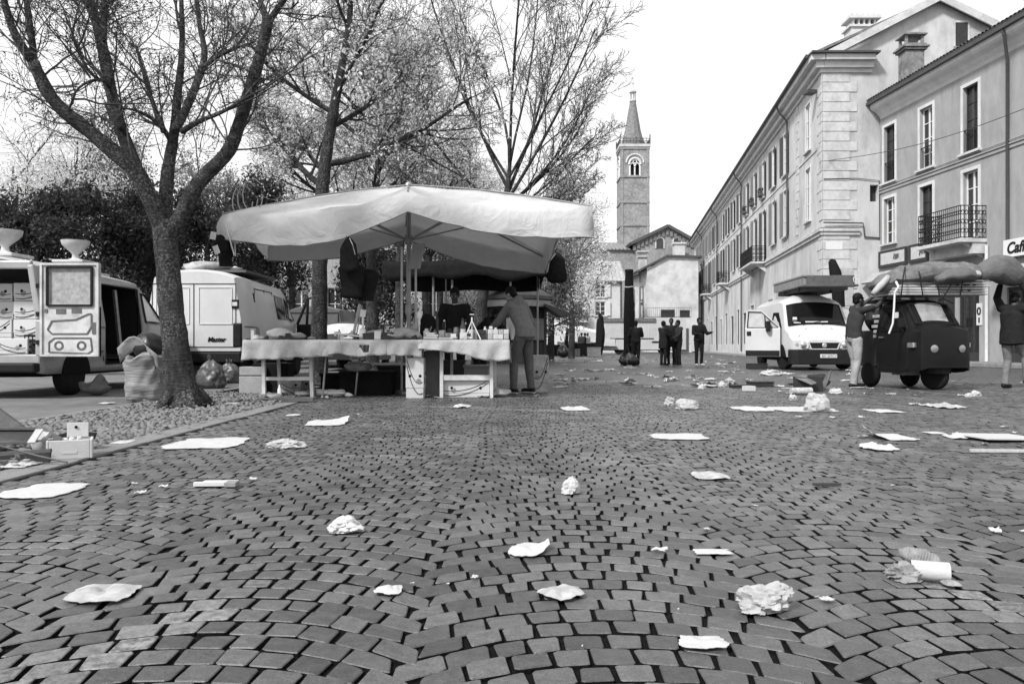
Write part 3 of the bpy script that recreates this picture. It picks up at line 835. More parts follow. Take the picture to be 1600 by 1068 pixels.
# ---- houses closing the square
def simple_house(name, label, x0, x1, y0, y1, eave, m_wall, wins, roof=None, ridge=None, m_roof=None, ridge_axis='x', over=.4, shut=None, chim=()):
    r = thing(name, label, 'building', ((x0 + x1) / 2, y0, 0))
    fr = Frame((x0, y0, 0), (1, 0, 0), (0, -1, 0)); fl = Frame((x0, y1, 0), (0, -1, 0), (-1, 0, 0))
    frr = Frame((x1, y0, 0), (0, 1, 0), (1, 0, 0)); fb = Frame((x1, y1, 0), (-1, 0, 0), (0, 1, 0))
    fr_h = [(u - w / 2, u + w / 2, z, z + h) for (s, u, z, w, h) in wins if s == 'f']; fl_h = [(u - w / 2, u + w / 2, z, z + h) for (s, u, z, w, h) in wins if s == 'l']
    m = MB(); fr.wall(m, 0, x1 - x0, 0, eave, fr_h); fl.wall(m, 0, y1 - y0, 0, eave, fl_h); frr.wall(m, 0, y1 - y0, 0, eave, []); fb.wall(m, 0, x1 - x0, 0, eave, [])
    if ridge:
        if ridge_axis == 'y':
            xm = ridge[1]; rz = ridge[0]
            m.add([(x0, y0, eave), (x1, y0, eave), (xm, y0, rz)], [(0, 1, 2)]); m.add([(x0, y1, eave), (x1, y1, eave), (xm, y1, rz)], [(0, 1, 2)])
        else:
            ym = (y0 + y1) / 2; rz = ridge[0]
            m.add([(x0, y0, eave), (x0, y1, eave), (x0, ym, rz)], [(0, 1, 2)]); m.add([(x1, y0, eave), (x1, y1, eave), (x1, ym, rz)], [(0, 1, 2)])
    m.build('wall', m_wall, r, world=True)
    for (s, u, z, w, h) in wins:
        window(fr if s == 'f' else fl, r, u, z, w, h, shutters=shut, rows=3, surround=False)
    if ridge:
        m = MB(); e = eave + .05; mt = m_roof or M_TILE
        if ridge_axis == 'y':
            k0 = (rz - eave) / (xm - x0); k1 = (rz - eave) / (x1 - xm)
            tiled_slope(m, (x0 - over, y0 - over, e - over * k0), (x0 - over, y1 + over, e - over * k0), (xm, y0 - over, rz + .05), (xm, y1 + over, rz + .05), pitch=.5)
            tiled_slope(m, (x1 + over, y0 - over, e - over * k1), (x1 + over, y1 + over, e - over * k1), (xm, y0 - over, rz + .05), (xm, y1 + over, rz + .05), pitch=.5)
        else:
            k = (rz - eave) / (ym - y0)
            tiled_slope(m, (x0 - over, y0 - over, e - over * k), (x1 + over, y0 - over, e - over * k), (x0 - over, ym, rz + .05), (x1 + over, ym, rz + .05), pitch=.4)
            tiled_slope(m, (x0 - over, y1 + over, e - over * k), (x1 + over, y1 + over, e - over * k), (x0 - over, ym, rz + .05), (x1 + over, ym, rz + .05), pitch=.6)
        ro = m.build('roof', mt, r, world=True); INV[ro.name] = INV[r.name]
        for (cx, cy, cz, w, h) in chim:
            m = MB(); m.box((cx, cy, cz - h / 2), (w, w, h)); m.box((cx, cy, cz + .06), (w + .25, w + .25, .12)); m.box((cx, cy, cz + .3), (w * .7, w * .7, .36)); m.box((cx, cy, cz + .52), (w + .3, w + .3, .1))
            m.build('chimney', M_PLASTER2, ro, world=True)
    return r
# white house at the end left of the column (front at 85 m)
Y0 = 85; X = lambda px, y=Y0: (px - 800) / F * y; Z = lambda py, y=Y0: CH + (HZ - py) / F * y
h = simple_house('white_house', 'plain white two-storey house with ribbed tile roof beyond the market stalls', X(838), X(972), Y0, Y0 + 9, Z(437), M_PLASTER,
    [('f', X(938) - X(838), Z(464), 1.05, 1.35), ('f', X(938) - X(838), Z(493), 1.05, 1.5), ('f', X(903) - X(838), Z(493), 1.1, 1.5), ('f', X(870) - X(838), Z(493), 1.1, 1.5), ('f', X(903) - X(838), Z(464), 1.05, 1.35), ('f', X(870) - X(838), Z(464), 1.05, 1.35)],
    ridge=(Z(437) + 2.4,), ridge_axis='x', m_roof=mat('pale_tiles', .33, .85, .4, 4, .6, 10), shut=mat('pale_shutter', .55, .7, .08, 5), chim=((X(953), Y0 + 3.5, Z(425) + .6, .7, 2),))
fw = Frame((X(838), Y0, 0), (1, 0, 0), (0, -1, 0))
balcony(fw, h, X(889) - X(838), X(917) - X(838), Z(501.5), .9, 1.0)
downpipe(h, [(X(970), Y0 - .1, Z(440)), (X(970), Y0 - .1, .3)], .08)
# house with the blank gable wall
Y1 = 92; xl, xr, xm = (1011 - 800) / F * Y1, (1083 - 800) / F * Y1 + .6, (1042 - 800) / F * Y1
ez = CH + (HZ - 421) / F * Y1; rz = CH + (HZ - 400) / F * Y1
h2 = thing('gable_house', 'house with a broad blank stained wall facing the square', 'building', ((xl + xr) / 2, Y1, 0))
fr = Frame((xl, Y1, 0), (1, 0, 0), (0, -1, 0)); fl = Frame((xl - .5, Y1 + 11, 0), (.045, -1, 0), (-1, -.045, 0))
m = MB(); fr.wall(m, 0, xr - xl, 0, ez, []); m.add([(xl, Y1, ez), (xr, Y1, ez), (xr, Y1, rz - .1), (xm, Y1, rz)], [(0, 1, 2, 3)])
lh = [(u - .5, u + .5, z, z + hh) for u in (3.2, 8.2) for (z, hh) in ((Z(468, Y1) - .1, 1.9), (Z(495, Y1), 2.2), (0.3, 2.4))]
fl.wall(m, 0, 11.0, 0, ez, lh)
m.build('wall', mat('blotched_plaster', .6, .88, .16, .9, .3, 18, dirt=.42, dscale=.5), h2, world=True)
for u in (3.2, 8.2):
    for (z, hh) in ((Z(468, Y1) - .1, 1.9), (Z(495, Y1), 2.2)): window(fl, h2, u, z, 1.0, hh, shutters=M_SHUT, surround=False)
m = MB(); m.add([(xl - 1.2, Y1 - .3, ez - .25), (xm, Y1 - .3, rz + .02), (xm, Y1 + 11, rz + .02), (xl - 1.2, Y1 + 11, ez - .25)], [(0, 1, 2, 3)])
m.add([(xm, Y1 - .3, rz + .02), (xr + .4, Y1 - .3, rz - .1), (xr + .4, Y1 + 11, rz - .1), (xm, Y1 + 11, rz + .02)], [(0, 1, 2, 3)])
m.build('roof', M_TILED, h2, world=True, solid=.22)
cc_ = pt(1004, 411, Y1 + 4)
m = MB(); m.box((cc_.x, cc_.y, cc_.z - .8), (.9, .9, 3)); m.box((cc_.x, cc_.y, cc_.z + .75), (1.3, 1.3, .15)); m.box((cc_.x, cc_.y, cc_.z + 1.05), (.8, .8, .4)); m.box((cc_.x, cc_.y, cc_.z + 1.35), (1.4, 1.4, .16))
m.build('chimney', M_PLASTER2, h2, world=True)
# terrace on a flat annex in front of it, with railings
ax0, ax1 = (1011 - 800) / F * 84, (1080 - 800) / F * 84
m = MB(); m.box(((ax0 + ax1) / 2, 86, CH + (HZ - 495) / F * 84 / 2 - .35), (ax1 - ax0, 4, CH + (HZ - 495) / F * 84 - .1))
m.build('annex', M_PLASTER, h2, world=True)
m = MB(); fa = Frame((ax0, 84, 0), (1, 0, 0), (0, -1, 0)); zz = CH + (HZ - 495) / F * 84
railing(m, fa, 0, ax1 - ax0, zz, zz + 1.0, .06, ends=False, scroll=False, step=.22); m.build('railing', M_IRON, h2, world=True)
m = MB(); fa.box(m, 1.6, 3.0, zz, zz + .8, -.8, -.3); fa.box(m, 3.6, 4.6, zz, zz + .75, -.7, -.3); m.build('planter', M_DARKW, h2, world=True)
m = MB(); fa.box(m, ax1 - ax0 - 1.7, ax1 - ax0 - .3, .1, 2.6, .01, .08); m.build('gate', M_SHUTD, h2, world=True)
# little house with a deep eave past the terrace
Y2 = 107; q0 = (1066 - 800) / F * Y2; q1 = (1110 - 800) / F * Y2
simple_house('corner_house', 'narrow white house with a jutting canopy at the far end of the terrace', q0 + 1.0, q1, Y2, Y2 + 8, CH + (HZ - 444) / F * Y2, M_PLASTER2, [('f', 1.0, 5.2, .9, 1.6)], ridge=(CH + (HZ - 438) / F * Y2,), over=1.3, m_roof=M_TILED)
# ---- church
Y3 = 125; cx = lambda px: (px - 800) / F * Y3; cz = lambda py: CH + (HZ - py) / F * Y3
ch = thing('brick_church', 'brick church with stepped gable and two small arched windows above the houses', 'church', (cx(1040), Y3, 0))
fr = Frame((cx(994), Y3, 0), (1, 0, 0), (0, -1, 0)); m = MB()
wd = cx(1086) - cx(994)
hl = [(cx(p) - cx(994) - .55, cx(p) - cx(994) + .55, cz(388), cz(377)) for p in (1031, 1058)]
fr.wall(m, 0, wd, 0, cz(377), [(a, b, c, cz(377)) for a, b, c, d in hl], .5)
m.add([fr.p(0, cz(377)), fr.p(wd, cz(377)), fr.p(cx(1043) - cx(994), cz(354))], [(0, 1, 2)])
m.add([fr.p(0, 0), fr.p(0, cz(377)), fr.p(0, cz(377), -30), fr.p(0, 0, -30)], [(0, 1, 2, 3)])
# lower wing to the left
fw2 = Frame((cx(925), Y3 + 2, 0), (1, 0, 0), (0, -1, 0)); fw2.wall(m, 0, cx(995) - cx(925), 0, cz(387), [])
m.build('wall', M_BRICK, ch, world=True)
for (a, b, c, d) in hl:
    m = MB(); u = (a + b) / 2
    m.poly([fr.p(a, c, .01)] + [fr.p(b, c, .01)] + [fr.p(u + .55 * math.cos(q * PI / 6), d + .55 * math.sin(q * PI / 6), .01) for q in range(7)], fr.N * .06)
    m.build('window', M_GLASS, ch, world=True)
    m = MB(); m.tube([fr.p(a - .1, c, .05), fr.p(a - .1, d, .05)] + [fr.p(u - .65 * math.cos(q * PI / 6), d + .65 * math.sin(q * PI / 6), .05) for q in range(7)] + [fr.p(b + .1, c, .05)], .12, 5); m.build('window_arch', M_STONE, ch, world=True)
m = MB()
um = cx(1043) - cx(994); 
for (ua, za, ub, zb) in ((-1.0, cz(377) - .45, um, cz(353)), (um, cz(353), wd + .6, cz(377) - .3)):
    m.add([fr.p(ua, za, .6), fr.p(ub, zb, .6), fr.p(ub, zb, -30), fr.p(ua, za, -30)], [(0, 1, 2, 3)])
m.build('roof', M_TILED, ch, world=True, solid=.45)
m = MB()
for q in range(16):
    t = q / 15
    u = -.3 + (wd + .4) * t; zt = cz(377) + (cz(354) - cz(377)) * (u / um if u < um else (wd - u) / (wd - um))
    fr.box(m, u - .22, u + .22, zt - 1.3, zt - .5, .01, .25)
m.build('corbels', M_TILE, ch, world=True)
m = MB(); tiled_slope(m, (cx(925), Y3 + 1.6, cz(388)), (cx(997), Y3 + 1.6, cz(388)), (cx(925), Y3 + 9, cz(368)), (cx(997), Y3 + 9, cz(368)), pitch=.6, amp=.12)
m.build('wing_roof', mat('church_tiles', .2, .85, .4, 4, .6, 8), ch, world=True)
m = MB(); c = pt(1060.5, 402, Y3 - 2); m.box((c.x, c.y, c.z), (1.6, 1.6, 4)); m.box((c.x, c.y, c.z + 2.1), (2, 2, .25)); m.build('chimney', M_PLASTER, ch, world=True)
# ---- bell tower
TY = 132; tx = lambda px: (px - 800) / F * TY; tz = lambda py: CH + (HZ - py) / F * TY
tc_ = V(((tx(970.5) + tx(1014)) / 2, TY + 2.4, 0)); TW = tx(1014) - tx(970.5)
bt = thing('bell_tower', 'tall brick campanile with conical spire behind the church', 'tower', tc_)
hw = TW / 2
m = MB(); zt = tz(229)
oz0, oz1 = tz(274), tz(256)
for rz_ in range(4):
    a = rz_ * PI / 2; U = V((math.cos(a), math.sin(a), 0)); N = V((math.sin(a), -math.cos(a), 0))
    f = Frame(tc_ + N * hw - U * hw, U, N)
    if rz_ in (0, 1, 3): f.wall(m, 0, TW, 0, zt, [(hw - .85, hw + .85, oz0, oz1 + .5)], .55)
    else: f.wall(m, 0, TW, 0, zt, [])
    # corner lesenes and blind arch frame
    for (u0, u1) in ((0, .38), (TW - .38, TW)): f.box(m, u0, u1, 0, zt, .001, .1)
    for z in (tz(277), tz(317), tz(353), tz(233)): f.box(m, -.12, TW + .12, z, z + .28, .0, .16)
for k in range(3): pass
m.build('shaft', M_BRICK, bt, world=True)
for rz_ in (0, 1, 3):
    a = rz_ * PI / 2; U = V((math.cos(a), math.sin(a), 0)); N = V((math.sin(a), -math.cos(a), 0)); f = Frame(tc_ + N * hw - U * hw, U, N)
    m = MB()
    m.tube([f.p(hw, oz0, -.2), f.p(hw, oz1 - .4, -.2)], .14, 8)
    for s in (-1, 1):
        m.tube([f.p(hw + s * .85, oz0, .0), f.p(hw + s * .85, oz1 - .3, .0)], .16, 8)
        m.tube([f.p(hw + s * .42 + .4 * math.cos(q * PI / 8), oz1 - .4 + .55 * math.sin(q * PI / 8), -.1) for q in range(9)], .13, 6)
    m.tube([f.p(hw + .95 * math.cos(q * PI / 10), oz1 - .1 + 1.05 * math.sin(q * PI / 10), .0) for q in range(11)], .2, 6)
    m.tube([f.p(hw + .32 * math.cos(q * PI / 5), oz1 + .45 + .32 * math.sin(q * PI / 5), -.05) for q in range(11)], .11, 5)
    m.tube([f.p(hw + 1.45 * math.cos(q * PI / 10), oz1 + .2 + 1.45 * math.sin(q * PI / 10), .03) for q in range(11)], .14, 5)
    f.box(m, hw - 1.1, hw + 1.1, oz0 - .2, oz0, -.1, .15)
    m.build('bifora', M_TRIM, bt, world=True)
m = MB(); m.box((tc_.x, tc_.y, zt + .2), (TW + .55, TW + .55, .42)); m.box((tc_.x, tc_.y, zt - .12), (TW + .3, TW + .3, .25))
m.build('platform', M_STONE, bt, world=True)
m = MB(); q = hw + .16
for sx, sy in ((-1, -1), (1, -1), (1, 1), (-1, 1)):
    m.tube([(tc_.x + sx * q, tc_.y + sy * q, zt + .4), (tc_.x + sx * q, tc_.y + sy * q, zt + 2.0)], .10, 6)
for i in range(4):
    A = [(-1, -1), (1, -1), (1, 1), (-1, 1)][i]; B = [(-1, -1), (1, -1), (1, 1), (-1, 1)][(i + 1) % 4]
    pa, pb = V((tc_.x + A[0] * q, tc_.y + A[1] * q, zt)), V((tc_.x + B[0] * q, tc_.y + B[1] * q, zt))
    for z in (.9, 1.35): m.tube([pa + V((0, 0, z)), pb + V((0, 0, z))], .06, 5)
    for t in range(1, 9): m.tube([pa.lerp(pb, t / 9) + V((0, 0, .4)), pa.lerp(pb, t / 9) + V((0, 0, 1.35))], .05, 5)
m.build('railing', M_PIPE, bt, world=True)
m = MB(); zs0, zs1 = zt + .4, tz(152)
m.lathe([(1.95, zs0), (1.95, zs0 + 1.0), (1.82, zs0 + 1.1), (1.3, zs0 + (zs1 - zs0) * .4), (.5, zs1)], (tc_.x, tc_.y, 0), 12)
m.build('spire', mat('spire_brick', .2, .9, .6, 4.5, .8, 10, dirt=.45), bt, world=True)
m = MB(); zl = zs1
m.lathe([(.6, zl), (.6, zl + .2)], (tc_.x, tc_.y, 0), 10)
for k in range(6): a = k * PI / 3; m.tube([(tc_.x + .42 * math.cos(a), tc_.y + .42 * math.sin(a), zl + .2), (tc_.x + .42 * math.cos(a), tc_.y + .42 * math.sin(a), zl + 1.5)], .08, 5)
m.lathe([(.62, zl + 1.5), (.62, zl + 1.65), (.35, zl + 2.0), (.12, zl + 2.5), (.08, zl + 3.0)], (tc_.x, tc_.y, 0), 10)
m.ell((tc_.x, tc_.y, zl + 3.1), .2, 8, 6); m.tube([(tc_.x, tc_.y, zl + 3.2), (tc_.x, tc_.y, zl + 4.3)], .05, 5); m.tube([(tc_.x - .35, tc_.y, zl + 3.95), (tc_.x + .35, tc_.y, zl + 3.95)], .05, 5)
m.build('lantern', M_STONE, bt, world=True)
# long pale colonnaded building behind the trees on the left
Y4 = 50; bx0, bx1 = -16.5, -1.6
pb = thing('park_building', 'long pale building with tall pilasters behind the trees', 'building', ((bx0 + bx1) / 2, Y4, 0))
fr = Frame((bx0, Y4, 0), (1, 0, 0), (0, -1, 0)); m = MB(); hl = []
nw = 7; wdt = bx1 - bx0
for k in range(nw): u = wdt * (k + .5) / nw; hl.append((u - .5, u + .5, 1.4, 4.4))
fr.wall(m, 0, wdt, 0, 7.2, hl, .25)
for (a, b) in ((0, -10),): m.add([fr.p(0, 0), fr.p(0, 7.2), fr.p(0, 7.2, -9), fr.p(0, 0, -9)], [(0, 1, 2, 3)]); m.add([fr.p(wdt, 0), fr.p(wdt, 7.2), fr.p(wdt, 7.2, -9), fr.p(wdt, 0, -9)], [(0, 1, 2, 3)])
m.build('wall', mat('mid_plaster', .42, .85, .12, 1.5, .2, 20, dirt=.35), pb, world=True)
for k in range(nw + 1):
    m = MB(); u = min(max(wdt * k / nw, .25), wdt - .25); fr.box(m, u - .24, u + .24, .5, 6.4, .001, .14); fr.box(m, u - .34, u + .34, 0, .5, .001, .2); fr.box(m, u - .34, u + .34, 6.4, 6.7, .001, .2)
    m.build('pilaster', M_TRIM, pb, world=True)
m = MB(); fr.box(m, -.3, wdt + .3, 6.72, 7.3, -.1, .4); m.build('cornice', M_TRIM, pb, world=True)
m = MB(); fr.box(m, -.2, wdt + .2, 7.31, 7.9, -9, .2); m.build('roof', M_TILE, pb, world=True)
for k in range(nw): window(fr, pb, wdt * (k + .5) / nw, 1.4, 1.0, 3.0, surround=False, depth=.25)
# grey garden wall along the park
m = MB(); m.box((-9, 43, .95), (14.5, .35, 1.9)); m.box((-9, 43, 1.96), (14.7, .5, .12))
solo('garden_wall', m, mat('grey_wall', .25, .9, .2, 2, .3, 20, dirt=.4), 'low grey garden wall behind the row of trees', 'wall')
# ------------------------------------------------------------------ vehicles
M_VANW = mat('white_van_paint', 0.55, 0.32, 0.04, 1.5, spec=0.5, coat=0.25, dirt=0.14, dscale=1.2)
M_VANG = mat('dusty_silver_paint', 0.32, 0.4, 0.10, 2, spec=0.5, coat=0.15, dirt=0.3, dscale=1.4)
M_VAND = mat('dark_van_paint', 0.03, 0.35, 0.2, 2, spec=0.25, coat=0.05)
M_BLACK = mat('black_plastic', 0.016, 0.55, 0.3, 12)
M_UNDER = mat('underbody', 0.008, 0.9, 0.3, 8)
M_TYRE = mat('tyre_rubber', 0.014, 0.8, 0.3, 20, 0.2, 60)
M_RIM = mat('steel_rim', 0.35, 0.4, 0.2, 10, metal=0.6, dirt=0.4)
M_CGLASS = mat('car_glass', 0.010, 0.08, 0.2, 3, spec=0.22)
M_LAMP = mat('lamp_glass', 0.55, 0.12, 0.3, 18, spec=0.8, coat=0.4)
M_CHROME = mat('bright_metal', 0.6, 0.25, 0.1, 5, metal=0.9)
M_FILM = mat('dusty_window', 0.34, 0.5, 0.35, 14, dirt=0.4, dscale=6)
M_CARD = mat('white_card', 0.55, 0.8, 0.06, 6, dirt=0.12, dscale=3)
M_PRINT = mat('box_print', 0.05, 0.8, 0.3, 6)
M_PRINTG = mat('box_print_grey', 0.22, 0.8, 0.3, 10)
M_KRAFT = mat('brown_card', 0.26, 0.85, 0.12, 6, dirt=0.25, dscale=3)

class Van:
    def __init__(s, name, label, loc, rz, stations, belt, paint, zl, group=None, cat='van'):
        s.r = thing(name, label, cat, loc, rz, group); s.st = stations; s.belt = belt; s.paint = paint; s.zl = zl
    def sec(s, y):
        S = s.st
        if y <= S[0][0]: return S[0][1:]
        for a, b in zip(S, S[1:]):
            if a[0] <= y <= b[0]:
                t = (y - a[0]) / (b[0] - a[0] + 1e-9); return tuple(p + (q - p) * t for p, q in zip(a[1:], b[1:]))
        return S[-1][1:]
    def sx(s, y, z):
        zb, zs, zt, hw, hr = s.sec(y)
        if z <= s.belt: return hw - 0.05 * max(0, (s.belt - z - .45)) ** 2 * 3
        top = max(zs, s.belt + .02); t = min(1, (z - s.belt) / (top - s.belt)); return hw + (hr - hw) * t ** 1.25
    def rz(s, y, x):
        zb, zs, zt, hw, hr = s.sec(y); k = min(1, abs(x) / max(hr, .1))
        return zs + (zt - zs) * (1 - k ** 2.6)
    def shell(s, holes=(), caps=(True, True), thick=0.03):
        m = MB(); ys = [q[0] for q in s.st]; nz = len(s.zl)
        def ring(y):
            zb, zs, zt, hw, hr = s.sec(y); P = []
            for z in s.zl:
                zz = min(max(z, zb), zs); P.append(V((s.sx(y, zz), y, zz)))
            P[-1] = V((s.sx(y, zs), y, zs))
            for k in (.93, .8, .55, .28): P.append(V((s.sx(y, zs) * k, y, s.rz(y, hr * k))))
            top = V((0, y, zt))
            return P, P + [top] + [V((-p.x, p.y, p.z)) for p in reversed(P)]
        R_ = [ring(y)[1] for y in ys]; n = len(R_[0]); half = nz
        base = len(m.v)
        m.add([p for r in R_ for p in r], [])
        for i in range(len(ys) - 1):
            ym = (ys[i] + ys[i + 1]) / 2
            for k in range(n - 1):
                side = 0
                if k < nz - 1: side = 1; zm = (s.zl[k] + s.zl[k + 1]) / 2
                elif k >= n - nz: side = -1; j = n - 1 - k; zm = (s.zl[j] + s.zl[j - 1]) / 2
                if side and any(h[0] == side and h[1] < ym < h[2] and h[3] < zm < h[4] for h in holes): continue
                m.f.append((i * n + k, i * n + k + 1, (i + 1) * n + k + 1, (i + 1) * n + k)); m.mi.append(0)
        if caps[0]: m.f.append(tuple(range(n))); m.mi.append(0)
        if caps[1]: m.f.append(tuple((len(ys) - 1) * n + k for k in range(n - 1, -1, -1))); m.mi.append(0)
        bm = None
        o = m.build('body', s.paint, s.r, smooth=True, angle=32)
        if thick:
            md = o.modifiers.new('thick', 'SOLIDIFY'); md.thickness = thick; md.offset = -1
        s.body = o; INV[o.name] = INV[s.r.name]
        return o
    def spt(s, side, y, z, off): return V((side * (s.sx(y, z) + off), y, z))
    def patch(s, name, side, outline, m, off=.012, parent=None, inset=None, n=1):
        """a piece following the body's side, outline in (y, z)"""
        b = MB(); P = []
        L = len(outline)
        for i in range(L):
            (y0, z0), (y1, z1) = outline[i], outline[(i + 1) % L]
            for q in range(4): t = q / 4; P.append(s.spt(side, y0 + (y1 - y0) * t, z0 + (z1 - z0) * t, off))
        b.add(P + [p - V((side * .02, 0, 0)) for p in P], [tuple(range(len(P)))] + [(i, (i + 1) % len(P), (i + 1) % len(P) + len(P), i + len(P)) for i in range(len(P))])
        return b.build(name, m, parent or s.r)
    def strip(s, name, side, pts, w, m, off=.006, closed=False, parent=None):
        b = MB(); P = [s.spt(side, y, z, off) for y, z in pts]
        if closed: P.append(P[0])
        for a, c in zip(P, P[1:]): b.bar(a, c, w, .012)
        return b.build(name, m, parent or s.r)
    def wheel(s, x, y, r=.33, w=.2, steer=0, face=1):
        t = MB(); ax = V((math.cos(steer), math.sin(steer), 0)); c = V((x, y, r))
        t.lathe([(r * .62, -w / 2), (r * .9, -w / 2), (r, -w * .32), (r, w * .32), (r * .9, w / 2), (r * .62, w / 2)], c, 24, ax)
        o = t.build('wheel', M_TYRE, s.r, smooth=True, angle=50); INV[o.name] = INV[s.r.name]
        q = MB(); d = ax * face
        q.lathe([(r * .64, w * .30), (r * .6, w * .42), (r * .5, w * .30), (r * .28, w * .34), (r * .24, w * .46), (.02, w * .48)], c, 20, d)
        for k in range(8):
            a = k * PI / 4; up = V((0, 0, 1)); sd = up.cross(d)
            q.ell(c + d * (w * .33) + (up * math.cos(a) + sd * math.sin(a)) * r * .4, r * .06, 6, 4)
        q.build('rim', M_RIM, o, smooth=True)
        return o

def plate(root, c, rot, text):
    m = MB(); m.box((0, 0, 0), (.5, .012, .11)); o = m.build('number_plate', M_CARD, root); o.location = c; o.rotation_euler = (0, 0, rot)
    INV[o.name] = Matrix()
    f = Frame((0, 0, 0), (1, 0, 0), (0, -1, 0)); t = lettering('plate_lettering', text, f, -.2, -.035, .008, .1, M_IRON, None, .001); t.parent = o
    return o

# ---- white high-roof van with a trestle on its roof, facing us on the right
A = R(4.2); FX, FY = 1287, 24.4
loc = V(((FX - 800) / F * FY, FY, 0))
st = [(0.0, .40, .90, .93, .92, .9), (.10, .40, .98, 1.03, .975, .93), (.35, .40, 1.16, 1.23, 1.0, .95), (.60, .40, 1.27, 1.35, 1.01, .96),
      (1.16, .40, 2.02, 2.14, 1.02, .91), (1.40, .40, 2.14, 2.36, 1.02, .90), (1.8, .40, 2.17, 2.45, 1.02, .90), (2.35, .40, 2.15, 2.45, 1.02, .87), (5.0, .40, 2.15, 2.45, 1.02, .87)]
dv = Van('delivery_van', 'white high-roof van facing us with its side door open and a trestle on top', loc, -A, st, 1.28, M_VANW, [.40, .62, .9, 1.28, 1.9, 2.15])
dv.shell(thick=0)
S = -1   # side seen from here
def xw(y, x, off=.012): return V((x, y, dv.rz(y, x) + off))
m = MB(); m.grid(lambda i, j: xw(.65 + .50 * j / 6, (-.88 + 1.76 * i / 10) * (1.0 - .07 * j / 6)), 10, 6)
ws = m.build('windshield', M_CGLASS, dv.r, smooth=True); INV[ws.name] = INV[dv.r.name]
m = MB()
for i in range(10):
    for j in (0, 6): m.bar(xw(.65 + .50 * j / 6, (-.88 + .176 * i) * (1 - .07 * j / 6), .02), xw(.65 + .50 * j / 6, (-.88 + .176 * (i + 1)) * (1 - .07 * j / 6), .02), .035, .015)
for s_ in (-1, 1):
    for j in range(6): m.bar(xw(.65 + .50 * j / 6, s_ * .88 * (1 - .07 * j / 6), .02), xw(.65 + .50 * (j + 1) / 6, s_ * .88 * (1 - .07 * (j + 1) / 6), .02), .035, .015)
m.build('seal', M_BLACK, ws)
m = MB()
for (x, y, w_, h_) in ((-.66, .72, .12, .14),): m.box(xw(y + .05, x, .03), (w_, .1, .12), (.75, 0, 0))
m.build('windshield_sticker', M_CARD, ws)
m = MB()
for s_ in (-.45, .15): m.tube([xw(.63, s_, .035), xw(.67, s_ + .3, .03), xw(.70, s_ + .58, .03)], .012, 5)
m.build('wiper', M_BLACK, dv.r)
# papers lying on the dashboard show as pale patches behind the glass edge
m = MB()
for (x, w_) in ((-.6, .22), (-.2, .3), (.15, .4)): m.box(xw(.70, x, .018), (w_, .05, .006), (.72, 0, 0))
m.build('dashboard_papers', M_CARD, ws)
win = [(1.02, 1.33), (1.58, 1.80), (2.32, 1.84), (2.36, 1.33)]
qw = [(.98, 1.36), (1.52, 1.80), (1.52, 1.33)]
dv.patch('door_opening', S, [(.98, .62), (.98, 1.34), (1.56, 1.84), (2.3, 1.86), (2.3, .62)], M_UNDER)
hp = dv.spt(S, .98, 1.0, .03); dr = Frame((hp.x, hp.y, 0), (-math.sin(R(63)), math.cos(R(63)), 0), (-math.cos(R(63)), -math.sin(R(63)), 0))
m = MB(); dr.box(m, 0, 1.12, .40, 1.32, -.05, .03); dd = m.build('door', M_VANW, dv.r, bevel=.015); INV[dd.name] = Matrix()
m = MB()
for a_, b_ in (((.03, 1.3), (.60, 1.88)), ((.60, 1.88), (1.04, 1.90)), ((1.04, 1.90), (1.09, 1.3))): m.bar(dr.p(a_[0], a_[1], -.01), dr.p(b_[0], b_[1], -.01), .07, .06)
m.build('door_frame', M_VANW, dd)
m = MB()
for P_ in ([(.5, 1.35), (.62, 1.83), (1.0, 1.85), (1.04, 1.35)],): m.poly([dr.p(u, z, -.012) for u, z in P_], dr.N * .01)
m.build('window', mat('pale_painted_reflection', .5, .1, .25, 3, spec=.7), dd)  # pale base colour paints the bright reflection onto the glass
m = MB(); m.poly([dr.p(u, z, -.012) for u, z in [(.1, 1.34), (.44, 1.72), (.44, 1.34)]], dr.N * .01); m.build('quarter_window', MATS['pale_painted_reflection'], dd)
m = MB()
for a_, b_ in (((.06, 1.33), (.6, 1.84)), ((.6, 1.84), (1.01, 1.86)), ((1.01, 1.86), (1.05, 1.34)), ((1.05, 1.34), (.06, 1.33)), ((.47, 1.34), (.49, 1.74))): m.bar(dr.p(a_[0], a_[1], .012), dr.p(b_[0], b_[1], .012), .028, .03)
m.build('window_seal', M_BLACK, dd)
m = MB(); dr.box(m, .02, 1.1, .42, .60, .031, .045); m.build('side_moulding', M_BLACK, dd)
m = MB(); dr.box(m, .92, 1.06, 1.08, 1.22, .031, .05); m.build('door_handle', M_BLACK, dd, bevel=.008)
m = MB(); m.box(dr.p(.36, 1.38, .12), (.12, .2, .34)); m.bar(dr.p(.3, 1.36, 0), dr.p(.36, 1.38, .12), .05); m.build('mirror', M_BLACK, dd, bevel=.04)
m = MB(); m.box(dv.spt(S, 2.62, 1.1, .01), (.02, .34, .03)); m.box(dv.spt(S, 2.62, .98, .01), (.02, .3, .025)); m.build('side_moulding', M_BLACK, dv.r)
dv.patch('sill_panel', S, [(1.3, .58), (1.3, .78), (4.9, .78), (4.9, .58)], M_BLACK, .02)
dv.patch('window', -S, [(1.0, 1.36), (1.56, 1.82), (2.36, 1.85), (2.4, 1.36)], M_CGLASS)
m = MB(); c = dv.spt(1, 1.06, 1.42, .13); m.box(c, (.12, .2, .36)); m.bar(dv.spt(1, 1.08, 1.36, 0), c, .05); m.build('mirror', M_BLACK, dv.r, bevel=.03)
